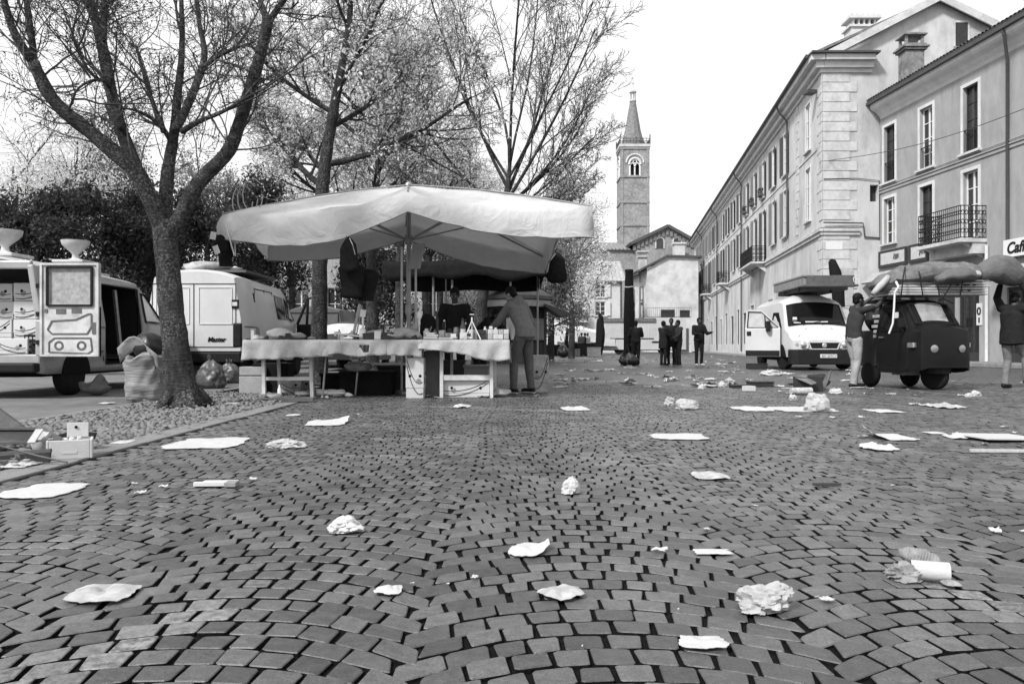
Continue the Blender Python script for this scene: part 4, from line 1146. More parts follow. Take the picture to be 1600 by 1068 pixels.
for s_ in (-1, 1):
    # headlamp
    m = MB(); P = [(.42, .90), (.92, .90), (.95, .76), (.88, .68), (.46, .66)]
    m.poly([V((s_ * x, -.04 + .22 * max(0, x - .55) ** 1.2, z)) for x, z in P], (0, .12, 0)); h = m.build('headlight', M_LAMP, dv.r, bevel=.02); INV[h.name] = INV[dv.r.name]
    m = MB(); m.lathe([(.09, 0), (.07, .02), (.02, .03)], (s_ * .62, -.05, .78), 14, (0, -1, 0)); m.lathe([(.06, 0), (.05, .015)], (s_ * .8, .0, .79), 12, (0, -1, 0)); m.build('lamp_bowl', M_CHROME, h, smooth=True)
    # wheel arch and wheels
    for (wy) in (.98, 4.05):
        a = MB(); xo = s_ * (dv.sx(wy, .6) + .012)
        a.poly([V((xo - s_ * .15, wy - .43 * math.cos(PI * q / 12), .40 + .42 * math.sin(PI * q / 12) * .95)) for q in range(13)], (s_ * .15, 0, 0)); a.build('wheel_arch', M_UNDER, dv.r)
        dv.wheel(s_ * .90, wy, .33, .22, 0.35 if wy < 2 else 0, s_)
m = MB()
P = [(-.99, .30), (-1.03, .16), (-1.0, -.04), (-.8, -.13), (.8, -.13), (1.0, -.04), (1.03, .16), (.99, .30)]
m.poly([V((x, y, .17)) for x, y in P], (0, 0, .47)); m.build('bumper', M_BLACK, dv.r, bevel=.03)
m = MB(); m.poly([V((x, -.06, z)) for x, z in ((-.45, .85), (.45, .85), (.38, .66), (-.38, .66))], (0, .1, 0)); g_ = m.build('grille', M_BLACK, dv.r, bevel=.01); INV[g_.name] = INV[dv.r.name]
m = MB()
for a_, b_ in (((-.47, .86), (.47, .86)), ((.47, .86), (.39, .65)), ((.39, .65), (-.39, .65)), ((-.39, .65), (-.47, .86))): m.bar(V((a_[0], -.07, a_[1])), V((b_[0], -.07, b_[1])), .028, .028)
m.build('grille_rim', M_VANW, g_)
m = MB(); m.lathe([(.075, 0), (.075, .015), (.055, .025)], (0, -.075, .76), 18, (0, -1, 0)); m.tube([(.04 * math.cos(q), -.105,   .76 + .03 * math.sin(q)) for q in (.6, 1.6, 2.6, 3.6, 4.6, 5.6)], .012, 5); m.build('badge', M_CHROME, g_)
plate(dv.r, V((.1, -.15, .44)), 0, 'BX 207CV')
m = MB(); m.box((0, 2.6, .38), (1.8, 4.4, .2)); m.build('chassis', M_UNDER, dv.r)
m = MB(); 
for x in (-.9, .9): m.bar(xw(.5, x * .42, .0), xw(.12, x * .80, .0), .012, .02)
m.build('bonnet_seam', M_UNDER, dv.r)
# trestle lashed on the van roof
tr = thing('roof_trestle', 'long wooden trestle top strapped across the white van roof', 'trestle', loc + V((0, 0, 2.46)), -A)
m = MB(); m.box((-.42, 2.0, .30), (.26, 3.6, .26)); m.box((-.40, 2.0, .46), (.34, 3.7, .05)); m.build('side_beam', mat('grey_wood', .24, .8, .3, 5, .3, 40, stretch=(1, 6, 1), dirt=.3), tr)
m = MB(); m.box((.26, .22, .31), (1.45, .14, .32)); m.box((.22, .12, .14), (1.6, .4, .06)); m.build('end_board', mat('dark_wood', .09, .8, .4, 6, .3, 40, dirt=.3), tr, bevel=.01)
m = MB(); m.box((.26, 2.2, .1), (1.3, 3.3, .12)); m.build('table_top', MATS['dark_wood'], tr)
m = MB()
for x in (-.5, .5):
    for y in (.9, 2.6): m.box((x, y, .05), (.08, .08, .14))
m.build('roof_bar', M_BLACK, tr)
m = MB(); m.tube([(1.02 + .09 * math.cos(q * .6), .12, .33 + .11 * math.sin(q * .6)) for q in range(11)], .015, 5); m.build('rope_loop', M_CARD, tr)

# ---- silver van with open back at the left edge
st = [(0, .34, .9, .96, .84, .8), (.12, .34, 1.02, 1.08, .93, .88), (.9, .34, 1.15, 1.24, .97, .9), (1.0, .34, 1.2, 1.28, .975, .88), (1.65, .34, 1.72, 1.9, .98, .84), (1.9, .34, 1.86, 1.99, .98, .84),
      (3.25, .34, 1.9, 2.05, .98, .84), (3.95, .34, 1.9, 2.06, .98, .84), (4.85, .34, 1.9, 2.05, .97, .84), (5.0, .36, 1.88, 2.03, .95, .82)]
VX, VY = -7.64, 16.25
cv = Van('cargo_van', 'open-backed silver van at the left edge with stacked fruit cartons inside', V((VX, VY, 0)), PI, st, 1.12, M_VANG, [.34, .44, .62, 1.12, 1.78, 1.9])
cv.shell(holes=[(-1, 1.9, 3.25, .44, 1.78)], caps=(True, False), thick=.05)
INV[cv.body.name] = INV[cv.r.name]
S = -1
m = MB()   # rear opening frame: sill, header, posts
m.box((0, 4.96, .52), (1.9, .1, .22)); m.box((0, 4.97, 1.90), (1.64, .07, .12))
for s_ in (-1, 1): m.bar(V((s_ * .93, 4.97, .6)), V((s_ * .93, 4.97, 1.12)), .09); m.bar(V((s_ * .93, 4.97, 1.12)), V((s_ * .81, 4.97, 1.9)), .09)
m.build('rear_frame', M_VANG, cv.r, bevel=.02)
m = MB(); m.box((0, 3.2, .58), (1.8, 3.5, .05)); m.build('load_floor', M_UNDER, cv.r)
m = MB(); m.box((0, 1.86, 1.2), (1.7, .04, 1.3)); m.build('bulkhead', M_BLACK, cv.r)
m = MB(); m.box((0, 5.06, .44), (1.9, .16, .14)); m.build('bumper', M_BLACK, cv.r, bevel=.03)
m = MB(); m.box((0, 2.7, .40), (1.7, 4.2, .2)); m.build('chassis', M_UNDER, cv.r)
cv.strip('door_track', S, [(3.25, 1.05), (4.8, 1.05)], .035, M_BLACK)
cv.strip('panel_seam', S, [(3.32, .66), (4.9, .66)], .012, M_BLACK); cv.strip('panel_seam', S, [(3.3, .5), (3.32, 1.8)], .012, M_BLACK)
m = MB(); m.box(cv.spt(S, 3.5, 1.2, .01), (.03, .07, .2)); m.build('door_handle', M_BLACK, cv.r, bevel=.006)
cv.patch('window', S, [(1.12, 1.2), (1.68, 1.66), (1.78, 1.66), (1.8, 1.2)], mat('pale_painted_reflection'))
cv.strip('window_seal', S, [(1.08, 1.18), (1.66, 1.70), (1.8, 1.70), (1.82, 1.18)], .035, M_BLACK, .014, closed=True)
cv.strip('door_opening_rim', S, [(1.92, .46), (1.92, 1.76), (3.22, 1.76), (3.22, .46)], .03, M_BLACK, .004, closed=True)
m = MB(); m.bar(cv.spt(S, 2.5, .5, -.1), cv.spt(S, 2.45, 1.72, -.15), .05); m.build('grab_pole', M_RIM, cv.r)
for s_ in (-1, 1):
    for wy in (.95, 4.1):
        a = MB(); xo = s_ * (cv.sx(wy, .5) + .012)
        a.poly([V((xo - s_ * .15, wy - .38 * math.cos(PI * q / 12), .34 + .36 * math.sin(PI * q / 12))) for q in range(13)], (s_ * .15, 0, 0)); a.build('wheel_arch', M_UNDER, cv.r)
        cv.wheel(s_ * .86, wy, .31, .2, 0, s_)
# rear door swung right round, its inner side to us
x0, x1 = -.97, -1.80; yd = 5.02; z0, z1 = .60, 1.92
rd = thing('x', None, None); bpy.data.objects.remove(rd)
m = MB(); fr = Frame((x0, yd, 0), (-1, 0, 0), (0, 1, 0))
W_ = x0 - x1
fr.wall(m, 0, W_, z0, z1, [(.12, W_ - .12, 1.34, 1.84)], .05); fr.box(m, 0, W_, z0, z1 - .62, -.05, -.005)
for (a_, b_, c_, d_) in ((0, .03, z0, z1), (W_ - .03, W_, z0, z1), (.03, W_ - .03, z0, z0 + .03), (.03, W_ - .03, z1 - .03, z1)): fr.box(m, a_, b_, c_, d_, -.05, .025)
door = m.build('rear_door', mat('pale_door_paint', .55, .45, .15, 4, dirt=.5, dscale=3), cv.r); INV[door.name] = Matrix()
m = MB(); fr.box(m, .12, W_ - .12, 1.34, 1.84, -.03, -.015); m.build('door_window', M_FILM, door)
m = MB()
for a_, b_ in (((.1, 1.32), (W_ - .1, 1.32)), ((W_ - .1, 1.32), (W_ - .1, 1.86)), ((W_ - .1, 1.86), (.1, 1.86)), ((.1, 1.86), (.1, 1.32))): m.bar(fr.p(a_[0], a_[1], .006), fr.p(b_[0], b_[1], .006), .045, .03)
m.build('window_seal', M_BLACK, door)
m = MB(); # pressed recesses of the inner panel, their shade painted as dark outlines
def loop(pts, w, n=.0): 
    P = [fr.p(u, z, n) for u, z in pts]
    for a_, b_ in zip(P, P[1:] + P[:1]): m.bar(a_, b_, w, .02)
loop([(.1, .98), (.16, 1.1), (.5, 1.12), (.68, 1.2), (.72, 1.2), (.72, 1.02), (.66, .92), (.16, .92)], .013, .004)
loop([(.12, .66), (.12, .8), (.2, .86), (W_ - .12, .86), (W_ - .1, .68), (W_ - .16, .64)], .011, .004)
fr.box(m, .22, .36, 1.2, 1.27, .0, .006); fr.box(m, .44, .58, 1.21, 1.28, .0, .006); fr.box(m, W_ - .1, W_ - .04, .92, 1.08, 0, .012); fr.box(m, .06, .1, 1.22, 1.27, 0, .01)
for u in (.26, .58): m.lathe([(.07, 0), (.07, .006), (.05, .004), (.02, .002)], fr.p(u, .75, -.003), 16, (0, 1, 0))
m.build('pressing_outline', mat('pressing_shadow', .10, .7, .5, 20), door)
m = MB()
for z in (.8, 1.2, 1.6): m.box(fr.p(-.02, z, -.01), (.08, .06, .06))
m.build('hinge', M_BLACK, door)

def banana_box(loc, rz, size, label, group=None, seed=0, mats=None):
    """shallow fruit carton with printed bands, an emblem and hand holes"""
    rr = random.Random(seed); L, D, H = size
    r = thing('fruit_carton', label, 'carton', loc, rz, group)
    m = MB(); m.box((0, 0, H / 2), (L, D, H)); m.box((0, 0, H * .62), (L + .012, D + .012, H * .74)); b = m.build('carton_shell', mats or M_CARD, r, bevel=.006)
    p = MB(); pass
    for sy, (w, axis) in ((-1, (L, 0)), (1, (L, 0)), (-1, (D, 1)), (1, (D, 1))):
        f = Frame((0, 0, 0), (1, 0, 0), (0, sy, 0)) if axis == 0 else Frame((0, 0, 0), (0, 1, 0), (sy, 0, 0))
        n = (D if axis == 0 else L) / 2 + .0075
        s_ = rr.choice((-1, 1))
        for (z0, z1, zc) in ((.95, .05, .20), (.80, -.22, -.05)):
            pts = []
            for q in range(9):
                t = q / 8; u = (t - .5) * w * .92 * s_
                pts.append(f.p(u, H * ((1 - t) ** 2 * z0 + 2 * t * (1 - t) * zc + t * t * (z1 + .35)), n))
            p.tube(pts, .0055, 4)
        p.mt(1).lathe([(min(H, w) * .15, 0), (min(H, w) * .15, .003), (min(H, w) * .08, .0045)], f.p(w * .24 * s_, H * .42, n - .002), 14, f.N)
    p.build('printed_band', [M_PRINT, M_PRINTG], r)
    e = MB()
    for sy in (-1, 1):
        for u in (-.28, .32): e.ell((L * u, sy * (D / 2 + .008), H * .55), (.022, .004, .022), 8, 6)
        e.ell((sy * (L / 2 + .008), 0, H * .6), (.004, .05, .02), 8, 6)
    e.build('hand_hole', M_UNDER, r)
    return r
k = 0
ords = ['bottom', 'second', 'third', 'top']
for row in range(4):
    banana_box((-7.05, 11.85, .607 + .268 * row), R(rnd.uniform(-3, 3)), (.52, .4, .262), 'white fruit carton with dark printed bands, %s of the right stack inside the open van' % ords[row], 'fruit cartons stacked in the open van', row)
    banana_box((-7.66, 11.95, .607 + .268 * row), R(rnd.uniform(-3, 3)), (.52, .4, .262), 'white fruit carton, %s of the left stack inside the open van' % ords[row], 'fruit cartons stacked in the open van', row + 9)
banana_box((-7.12, 11.38, .632), R(2), (.5, .3, .22), 'single fruit carton at the front edge of the van floor', None, 30)
# black slotted crate next to it
r = thing('plastic_crate', 'black slotted plastic crate on the sill of the open van', 'crate', (-6.76, 11.42, .635))
m = MB()
for z in (.02, .1, .18, .26):
    for s_ in (-1, 1): m.box((0, s_ * .14, z), (.34, .012, .03)); m.box((s_ * .17, 0, z), (.012, .28, .03))
for i in range(7):
    for s_ in (-1, 1): m.box((-.165 + .055 * i, s_ * .14, .14), (.012, .01, .26))
m.box((0, 0, .01), (.34, .28, .015)); m.build('basket', M_BLACK, r)

# ---- white van parked beyond the first tree
st = [(0, .4, .95, 1.0, .85, .82), (.12, .4, 1.08, 1.14, .95, .9), (.8, .4, 1.25, 1.33, .99, .9), (1.0, .4, 1.32, 1.42, 1.0, .9), (1.75, .4, 2.02, 2.16, 1.0, .84), (2.0, .4, 2.12, 2.28, 1.0, .84),
      (4.9, .62, 2.18, 2.34, 1.0, .86), (5.15, .62, 2.17, 2.33, .99, .85), (5.25, .64, 2.14, 2.28, .96, .82)]
wv = Van('panel_van', 'white panel van with bundles on its roof parked beyond the first tree', V((-6.55, 21.6, 0)), PI, st, 1.3, M_VANW, [.4, .7, 1.3, 1.9, 2.06])
wv.shell(thick=0)
S = -1
m = MB(); fb = Frame((0, 5.25, 0), (-1, 0, 0), (0, 1, 0))
for u in (-.86, -.005, .86): fb.box(m, u - .006, u + .006, .72, 2.02, .0, .012)
for z in (.72, 2.02): fb.box(m, -.86, .86, z, z + .012, .0, .012)
m.build('rear_door_seam', M_UNDER, wv.r)
for u0, u1 in ((-.78, -.1), (.1, .78)):
    m = MB()
    for a_, b_ in (((u0, 1.2), (u1, 1.2)), ((u1, 1.2), (u1, 1.95)), ((u1, 1.95), (u0, 1.95)), ((u0, 1.95), (u0, 1.2))): m.bar(fb.p(a_[0], a_[1], .006), fb.p(b_[0], b_[1], .006), .02, .012)
    m.build('door_pressing', mat('plain_white_paint', .6, .4, .05, 3), wv.r)  # pressing lines in a flat white close to the body paint
m = MB(); fb.box(m, .78, .93, 1.52, 1.7, .0, .03); m.build('door_handle', M_BLACK, wv.r, bevel=.01)
m = MB(); fb.box(m, .80, .90, 1.57, 1.65, .031, .04); m.build('handle_plate', M_CARD, wv.r)
m = MB(); fb.box(m, .80, .98, .72, 1.22, -.06, .025); m.build('rear_light', M_BLACK, wv.r, bevel=.03)
m = MB(); fb.box(m, -.98, -.80, .72, 1.22, -.06, .025); m.build('rear_light', M_BLACK, wv.r, bevel=.03)
lt = lettering('door_lettering', 'Master', fb, .28, .84, .012, .13, M_BLACK, None, .004, shear=.25, bold=.004); lt.parent = wv.r
m = MB(); fb.box(m, -.98, .98, .40, .62, -.2, .08); m.build('bumper', M_BLACK, wv.r, bevel=.03)
m = MB(); m.box((0, 2.6, .45), (1.8, 5.0, .22)); m.build('chassis', M_UNDER, wv.r)
wv.patch('side_window', S, [(1.3, 1.38), (1.72, 1.86), (1.98, 1.92), (2.0, 1.38)], M_CGLASS); wv.patch('side_window', S, [(2.1, 1.38), (2.1, 1.92), (2.75, 1.95), (2.75, 1.38)], M_CGLASS)
wv.strip('sliding_door_seam', S, [(2.9, .7), (2.9, 2.0), (4.2, 2.0), (4.2, .7)], .02, M_BLACK, closed=True)
wv.strip('door_gap', S, [(4.3, .72), (4.3, 1.9)], .09, M_BLACK, .008); wv.strip('door_track', S, [(4.3, 1.15), (5.1, 1.15)], .03, M_BLACK)
wv.strip('panel_seam', S, [(3.5, .7), (3.5, 2.02)], .012, M_BLACK)
wv.patch('side_moulding', S, [(1.1, .78), (1.1, .9), (5.0, .9), (5.0, .78)], M_BLACK, .02)
m = MB(); m.grid(lambda i, j: V(((-.8 + 1.6 * i / 8), 1.08 + .64 * j / 4, wv.rz(1.08 + .64 * j / 4, -.8 + 1.6 * i / 8) + .012)), 8, 4); m.build('windshield', M_CGLASS, wv.r, smooth=True)
# its front door stands open, black-framed window to us
m = MB(); dr = Frame((-1.02, 1.15, 0), (-.80, .6, 0), (.6, .8, 0))
dr.box(m, 0, .95, .55, 1.3, -.03, .03); dd = m.build('open_door', M_BLACK, wv.r, bevel=.02); INV[dd.name] = Matrix()
m = MB()
for a_, b_ in (((0, 1.3), (.42, 1.95)), ((.42, 1.95), (.9, 1.98)), ((.9, 1.98), (.95, 1.3)), ((.38, 1.3), (.42, 1.95))): m.bar(dr.p(*a_), dr.p(*b_), .05)
m.build('window_frame', M_BLACK, dd)
for s_ in (-1, 1):
    for wy in (.95, 4.15):
        a = MB(); xo = s_ * (wv.sx(wy, .5) + .012)
        a.poly([V((xo - s_ * .15, wy - .4 * math.cos(PI * q / 12), .4 + .4 * math.sin(PI * q / 12))) for q in range(13)], (s_ * .15, 0, 0)); a.build('wheel_arch', M_UNDER, wv.r)
        wv.wheel(s_ * .88, wy, .33, .2, 0, s_)

# ---- dark van and a dark car further along the row
st = [(0, .35, .9, .95, .85, .8), (.15, .35, 1.05, 1.1, .95, .9), (.9, .35, 1.2, 1.28, .97, .9), (1.7, .35, 1.85, 1.98, .98, .84), (2.0, .35, 1.95, 2.08, .98, .84), (4.9, .35, 1.95, 2.1, .98, .84), (5.0, .38, 1.9, 2.05, .95, .82)]
bv = Van('box_van', 'dark grey van with flat panelled rear doors behind the second tree', V((-6.6, 31.5, 0)), PI, st, 1.2, mat('slate_paint', .10, .4, .15, 3, coat=.2, dirt=.2), [.35, .6, 1.2, 1.8, 1.95]); bv.shell(thick=0)
fb = Frame((0, 5.0, 0), (-1, 0, 0), (0, 1, 0)); m = MB()
for (u0, u1) in ((-.8, -.05), (.05, .8)):
    for (z0, z1) in ((.5, 1.12), (1.2, 1.85)):
        for a_, b_ in (((u0, z0), (u1, z0)), ((u1, z0), (u1, z1)), ((u1, z1), (u0, z1)), ((u0, z1), (u0, z0))): m.bar(fb.p(a_[0], a_[1], .01), fb.p(b_[0], b_[1], .01), .03, .02)
m.build('rear_door', M_BLACK, bv.r)
m = MB(); fb.box(m, -.9, .9, .36, .5, -.1, .08); m.build('bumper', M_BLACK, bv.r)
for s_ in (-1, 1):
    bv.wheel(s_ * .86, 4.1, .31, .2, 0, s_); bv.wheel(s_ * .86, .9, .31, .2, 0, s_); bv.patch('window', s_, [(1.2, 1.25), (1.72, 1.8), (2.6, 1.85), (2.6, 1.25)], M_CGLASS)
st = [(0, .3, .7, .74, .75, .7), (.2, .3, .82, .88, .84, .8), (1.0, .3, .95, 1.02, .86, .8), (1.75, .3, 1.38, 1.48, .86, .66), (2.6, .3, 1.42, 1.52, .86, .66), (3.7, .3, 1.35, 1.45, .86, .66), (4.1, .3, .98, 1.04, .84, .72), (4.2, .34, .9, .95, .78, .7)]
pc = Van('parked_car', 'dark hatchback parked facing away near the umbrella pole', V((-5.0, 27.5, 0)), PI, st, .92, M_VAND, [.3, .5, .92, 1.3, 1.4], cat='car'); pc.shell(thick=0)
m = MB(); m.grid(lambda i, j: V(((-.6 + 1.2 * i / 6), 3.74 + .3 * j / 3, pc.rz(3.74 + .3 * j / 3, -.6 + 1.2 * i / 6) + .012)), 6, 3); m.build('rear_window', mat('pale_painted_reflection'), pc.r)
for s_ in (-1, 1):
    pc.patch('side_window', s_, [(1.3, .98), (1.8, 1.34), (2.6, 1.38), (2.6, .98)], M_CGLASS); pc.patch('side_window', s_, [(2.7, .98), (2.7, 1.38), (3.5, 1.33), (3.7, .98)], M_CGLASS)
    pc.wheel(s_ * .75, .85, .3, .18, 0, s_); pc.wheel(s_ * .75, 3.4, .3, .18, 0, s_)
    m = MB(); m.box((s_ * .72, 4.16, .82), (.16, .08, .14)); m.build('rear_light', M_PRINTG, pc.r)
st = [(0, .4, .95, 1.0, .85, .82), (.12, .4, 1.08, 1.14, .95, .9), (1.0, .4, 1.32, 1.42, 1.0, .9), (1.75, .4, 1.9, 2.02, 1.0, .84), (5.2, .5, 1.95, 2.08, 1.0, .86), (5.3, .5, 1.9, 2.02, .96, .82)]
lv = Van('light_van', 'pale van half hidden behind the stall poles', V((-4.9, 41.0, 0)), PI + .25, st, 1.3, M_VANW, [.4, .7, 1.3, 1.8, 1.95]); lv.shell(thick=0)
m = MB(); m.box((0, 5.32, 1.6), (1.3, .03, .5)); m.build('rear_window', M_CGLASS, lv.r)
for s_ in (-1, 1): lv.wheel(s_ * .86, 4.2, .31, .2, 0, s_); lv.wheel(s_ * .86, .9, .31, .2, 0, s_); lv.patch('window', s_, [(1.3, 1.36), (1.75, 1.8), (2.6, 1.85), (2.6, 1.36)], M_CGLASS)

# ---- three-wheeled delivery cart-van, loaded high
AP = R(10)
ap = V((7.28, 13.25, 0))
st = [(0.0, .38, .86, .92, .36, .34), (.06, .34, 1.0, 1.06, .46, .42), (.28, .30, 1.06, 1.14, .53, .46), (.52, .28, 1.42, 1.50, .56, .44), (.62, .28, 1.47, 1.55, .56, .44), (1.05, .28, 1.48, 1.57, .56, .45), (1.12, .3, 1.46, 1.54, .55, .44)]
aw = Van('three_wheeler', 'small dark three-wheeled goods carrier with a high load roped on top', ap, AP, st, .98, mat('dark_cart_paint', .009, .4, .3, 3, spec=.16), [.28, .5, .98, 1.35, 1.48], cat='three-wheeler')
aw.shell(thick=0)
m = MB(); m.grid(lambda i, j: V(((-.25 + .50 * i / 6), .30 + .21 * j / 4, aw.rz(.30 + .21 * j / 4, -.25 + .50 * i / 6) + .012)), 6, 4); ws = m.build('windshield', mat('grey_painted_pane', .26, .12, .35, 4, spec=.5), aw.r); INV[ws.name] = INV[aw.r.name]  # flat grey colour stands in for the brightness seen through the pane
m = MB(); m.tube([V((.0, .31, 1.15)), V((.02, .4, 1.3)), V((.0, .5, 1.46))], .012, 5); m.build('wiper', M_BLACK, ws)
m = MB()
for a_, b_ in (((-.38, .29), (.38, .29)), ((.38, .29), (.37, .52)), ((.37, .52), (-.37, .52)), ((-.37, .52), (-.38, .29))):
    m.bar(V((a_[0], a_[1], aw.rz(a_[1], a_[0]) + .02)), V((b_[0], b_[1], aw.rz(b_[1], b_[0]) + .02)), .04, .02)
m.build('seal', M_BLACK, ws)
for s_ in (-1, 1):
    d_ = aw.strip('door', s_, [(.3, .36), (.3, 1.0), (.54, 1.40), (1.04, 1.42), (1.04, .36)], .014, M_BLACK, closed=True); INV[d_.name] = INV[aw.r.name]
    aw.patch('window', s_, [(.38, 1.0), (.58, 1.36), (1.0, 1.38), (1.0, 1.0)], M_CGLASS, parent=d_)
    m = MB(); m.box(aw.spt(s_, .95, .9, .015), (.03, .1, .03)); m.build('door_handle', M_CHROME, d_)
    m = MB(); m.lathe([(.062, 0), (.066, .015), (.05, .022), (.02, .026)], V((s_ * .26, .0, .70)), 16, (s_ * .1, -1, 0)); m.build('headlight', M_RIM, aw.r, smooth=True)
    m = MB(); m.box(V((s_ * .5, .22, .76)), (.1, .16, .09)); m.build('indicator', M_CHROME, aw.r, bevel=.015)
    m = MB(); m.bar(aw.spt(s_, .42, 1.05, 0), aw.spt(s_, .3, 1.1, .16), .02); m.box(aw.spt(s_, .3, 1.15, .2), (.1, .03, .16)); m.build('mirror', M_BLACK, aw.r)
m = MB(); m.box(aw.spt(-1, .62, 1.28, .02), (.01, .12, .1)); m.build('window_sticker', M_CARD, aw.r)
m = MB(); m.lathe([(.24, 0), (.24, .26)], V((0, .3, .28)), 14); m.bar(V((.11, .34, .25)), V((.11, .3, .6)), .05); m.build('mudguard', M_BLACK, aw.r)
aw.wheel(0, .32, .235, .12, .35, 1); aw.wheel(-.40, 1.5, .235, .12, 0, -1); aw.wheel(.40, 1.5, .235, .12, 0, 1)
# cargo bed with open timber frame
bd = MB(); bd.box((0, 1.48, .42), (.92, .72, .08)); bd.box((0, 1.45, .34), (.6, .9, .1))
for s_ in (-1, 1): bd.box((s_ * .45, 1.48, .74), (.03, .72, .58))
bd.box((0, 1.83, .74), (.9, .03, .58)); bd.build('cargo_bed', M_VAND, aw.r, bevel=.008)
m = MB()
for s_ in (-1, 1):
    for y in (1.15, 1.82): m.bar(V((s_ * .44, y, .9)), V((s_ * .44, y, 1.56)), .04)
    m.bar(V((s_ * .44, 1.12, 1.56)), V((s_ * .44, 1.85, 1.56)), .045)
for y in (1.13, 1.83): m.bar(V((-.46, y, 1.56)), V((.46, y, 1.56)), .045)
m.tube([V((-.44, 1.84, 1.0)), V((-.44, 1.87, 1.45)), V((-.38, 1.88, 1.55)), V((0, 1.89, 1.57)), V((.38, 1.88, 1.55)), V((.44, 1.87, 1.45)), V((.44, 1.84, 1.0))], .022, 6)
m.build('load_frame', M_BLACK, aw.r)
m = MB(); m.box((-.2, .75, .30), (.4, .3, .12)); m.build('step_box', mat('grey_wood'), aw.r)
# goods crammed in the bed
rr = random.Random(4)
for k, (x, y, z, w_, d_, h_, lb, mm) in enumerate(((-.2, 1.42, .47, .46, .5, .6, 'dark bulging bag low in the three-wheeler bed', M_BLACK), (.2, 1.5, .47, .46, .6, .62, 'dark wrapped bale beside the bag in the three-wheeler bed', M_VAND), (-.1, 1.62, .98, .66, .36, .52, 'dark folded cloth pile under the load planks of the three-wheeler', M_BLACK), (-.1, 1.36, 1.0, .7, .3, .5, 'dark stuffed sack right behind the three-wheeler cab', M_VAND))):
    m = MB(); M_ = Matrix.Rotation(rr.uniform(-.2, .2), 3, 'Z'); m.ell((0, 0, h_ / 2), (w_ / 2, d_ / 2, h_ / 2), 14, 8, M_)
    m.v = [tuple(V(p) + V((1, 1, 1)) * (.05 * mnoise.noise(V(p) * 7 + V((k * 5, 0, 0))))) for p in m.v]
    Mw = Matrix.Translation(ap) @ Matrix.Rotation(AP, 4, 'Z') @ Matrix.Translation((x, y, z)); m.v = [tuple(Mw @ V(p)) for p in m.v]
    solo('goods_bag', m, mm, lb, 'bag', smooth=True)
m = MB()
for k in range(5):
    z = .92 + .09 * k; m.box((-.30 + .02 * (k % 2), 1.50, z), (.14, .2 + .03 * (k % 3), .055), .1 * (k % 3))
Mw = Matrix.Translation(ap) @ Matrix.Rotation(AP, 4, 'Z'); m.v = [tuple(Mw @ V((p[0] - .12, p[1] - .3, p[2]))) for p in m.v]
solo('shoe_boxes', m, M_FILM, 'small column of pale packets stacked behind the three-wheeler cab', 'packets', bevel=.006)
# load on top: planks, bed slats, tarpaulin bundle, rolled sack
zL = 1.60; yL = 13.95
def loadpt(px, py, y=yL): return pt(px, py, y)
pl = thing('plank_stack', 'stack of pale slotted boards laid across the top of the three-wheeler', 'boards', (loadpt(1452, 462).x, yL, 1.62))
xa, xb = loadpt(1376, 0).x - loadpt(1452, 0).x, loadpt(1528, 0).x - loadpt(1452, 0).x
rp_ = random.Random(9)
for k in range(6):
    m = MB(); z = .02 + .047 * k; sh = rp_.uniform(-.03, .03)
    m.box(((xa + xb) / 2 + sh + .03 * k, .05, z), (xb - xa - .05 - .03 * k, .8 - .03 * k, .034), rp_.uniform(-.015, .015))
    m.build('board', mat('pale_boards', .42, .7, .25, 4, .2, 40, stretch=(1, 8, 8), dirt=.25), pl, bevel=.004)
m = MB()
for k, x in enumerate((.3, .42, .48, .58, .36, .5)): m.box((x, -.36, .17 - .047 * (k // 4) * 2), (.04, .02, .022))
m.build('slot', M_UNDER, pl)
def lumpy(name, mb, amp, fr, seed, mats, label, cat, smooth=True, group=None, **kw):
    q = V((seed * 3.7, seed * 1.3, 0))
    bm = bmesh.new(); bm.from_mesh(mb.mesh('t', mats)); bmesh.ops.subdivide_edges(bm, edges=bm.edges[:], cuts=2, use_grid_fill=True)
    mb.v = [tuple(v.co) for v in bm.verts]; bm.verts.index_update(); mb.f = [tuple(v.index for v in f.verts) for f in bm.faces]; mb.mi = [0] * len(mb.f); bm.free()
    def crease(p): s_ = V((p.x * 1.2 + p.z * 2.2, p.y, p.z * .8 - p.x * .5)) * fr * 1.6 + q; return (1 - abs(mnoise.noise(s_)) * 2) ** 3
    mb.v = [tuple(V(p) + mnoise.noise_vector(V(p) * fr * .6 + q) * amp + mnoise.noise_vector(V(p) * fr * 2.2 + q) * amp * .3 + V((0, -.3, 1)) * crease(V(p)) * amp * .35) for p in mb.v]
    return solo(name, mb, mats, label, cat, group, smooth=smooth, angle=180, **kw)
M_TARP = mat('grey_tarpaulin', .14, .75, .45, 7, 1.0, 9, dirt=.45, dscale=4)
M_SACK = mat('dark_sacking', .035, .85, .4, 6, .5, 20, dirt=.3)
c = loadpt(1440, 428); m = MB()
m.tube([loadpt(1368, 450), loadpt(1385, 440), loadpt(1420, 432), loadpt(1465, 429), loadpt(1505, 428), loadpt(1530, 425)], [(.08, .28), (.16, .38), (.18, .42), (.18, .42), (.18, .38), (.12, .2)], 22, side=(0, 0, 1))
lumpy('tarpaulin_bundle', m, .085, 5.5, 2, M_TARP, 'long creased grey tarpaulin bundle roped over the boards on the three-wheeler', 'tarpaulin')
m = MB(); m.tube([loadpt(1364, 459, 13.6), loadpt(1376, 446, 13.6), loadpt(1388, 432, 13.7)], [.045, .06, .05], 10)
lumpy('rolled_mat', m, .012, 8, 3, MATS['awning_canvas'], 'rolled pale mat sticking out at the left end of the three-wheeler load', 'roll')
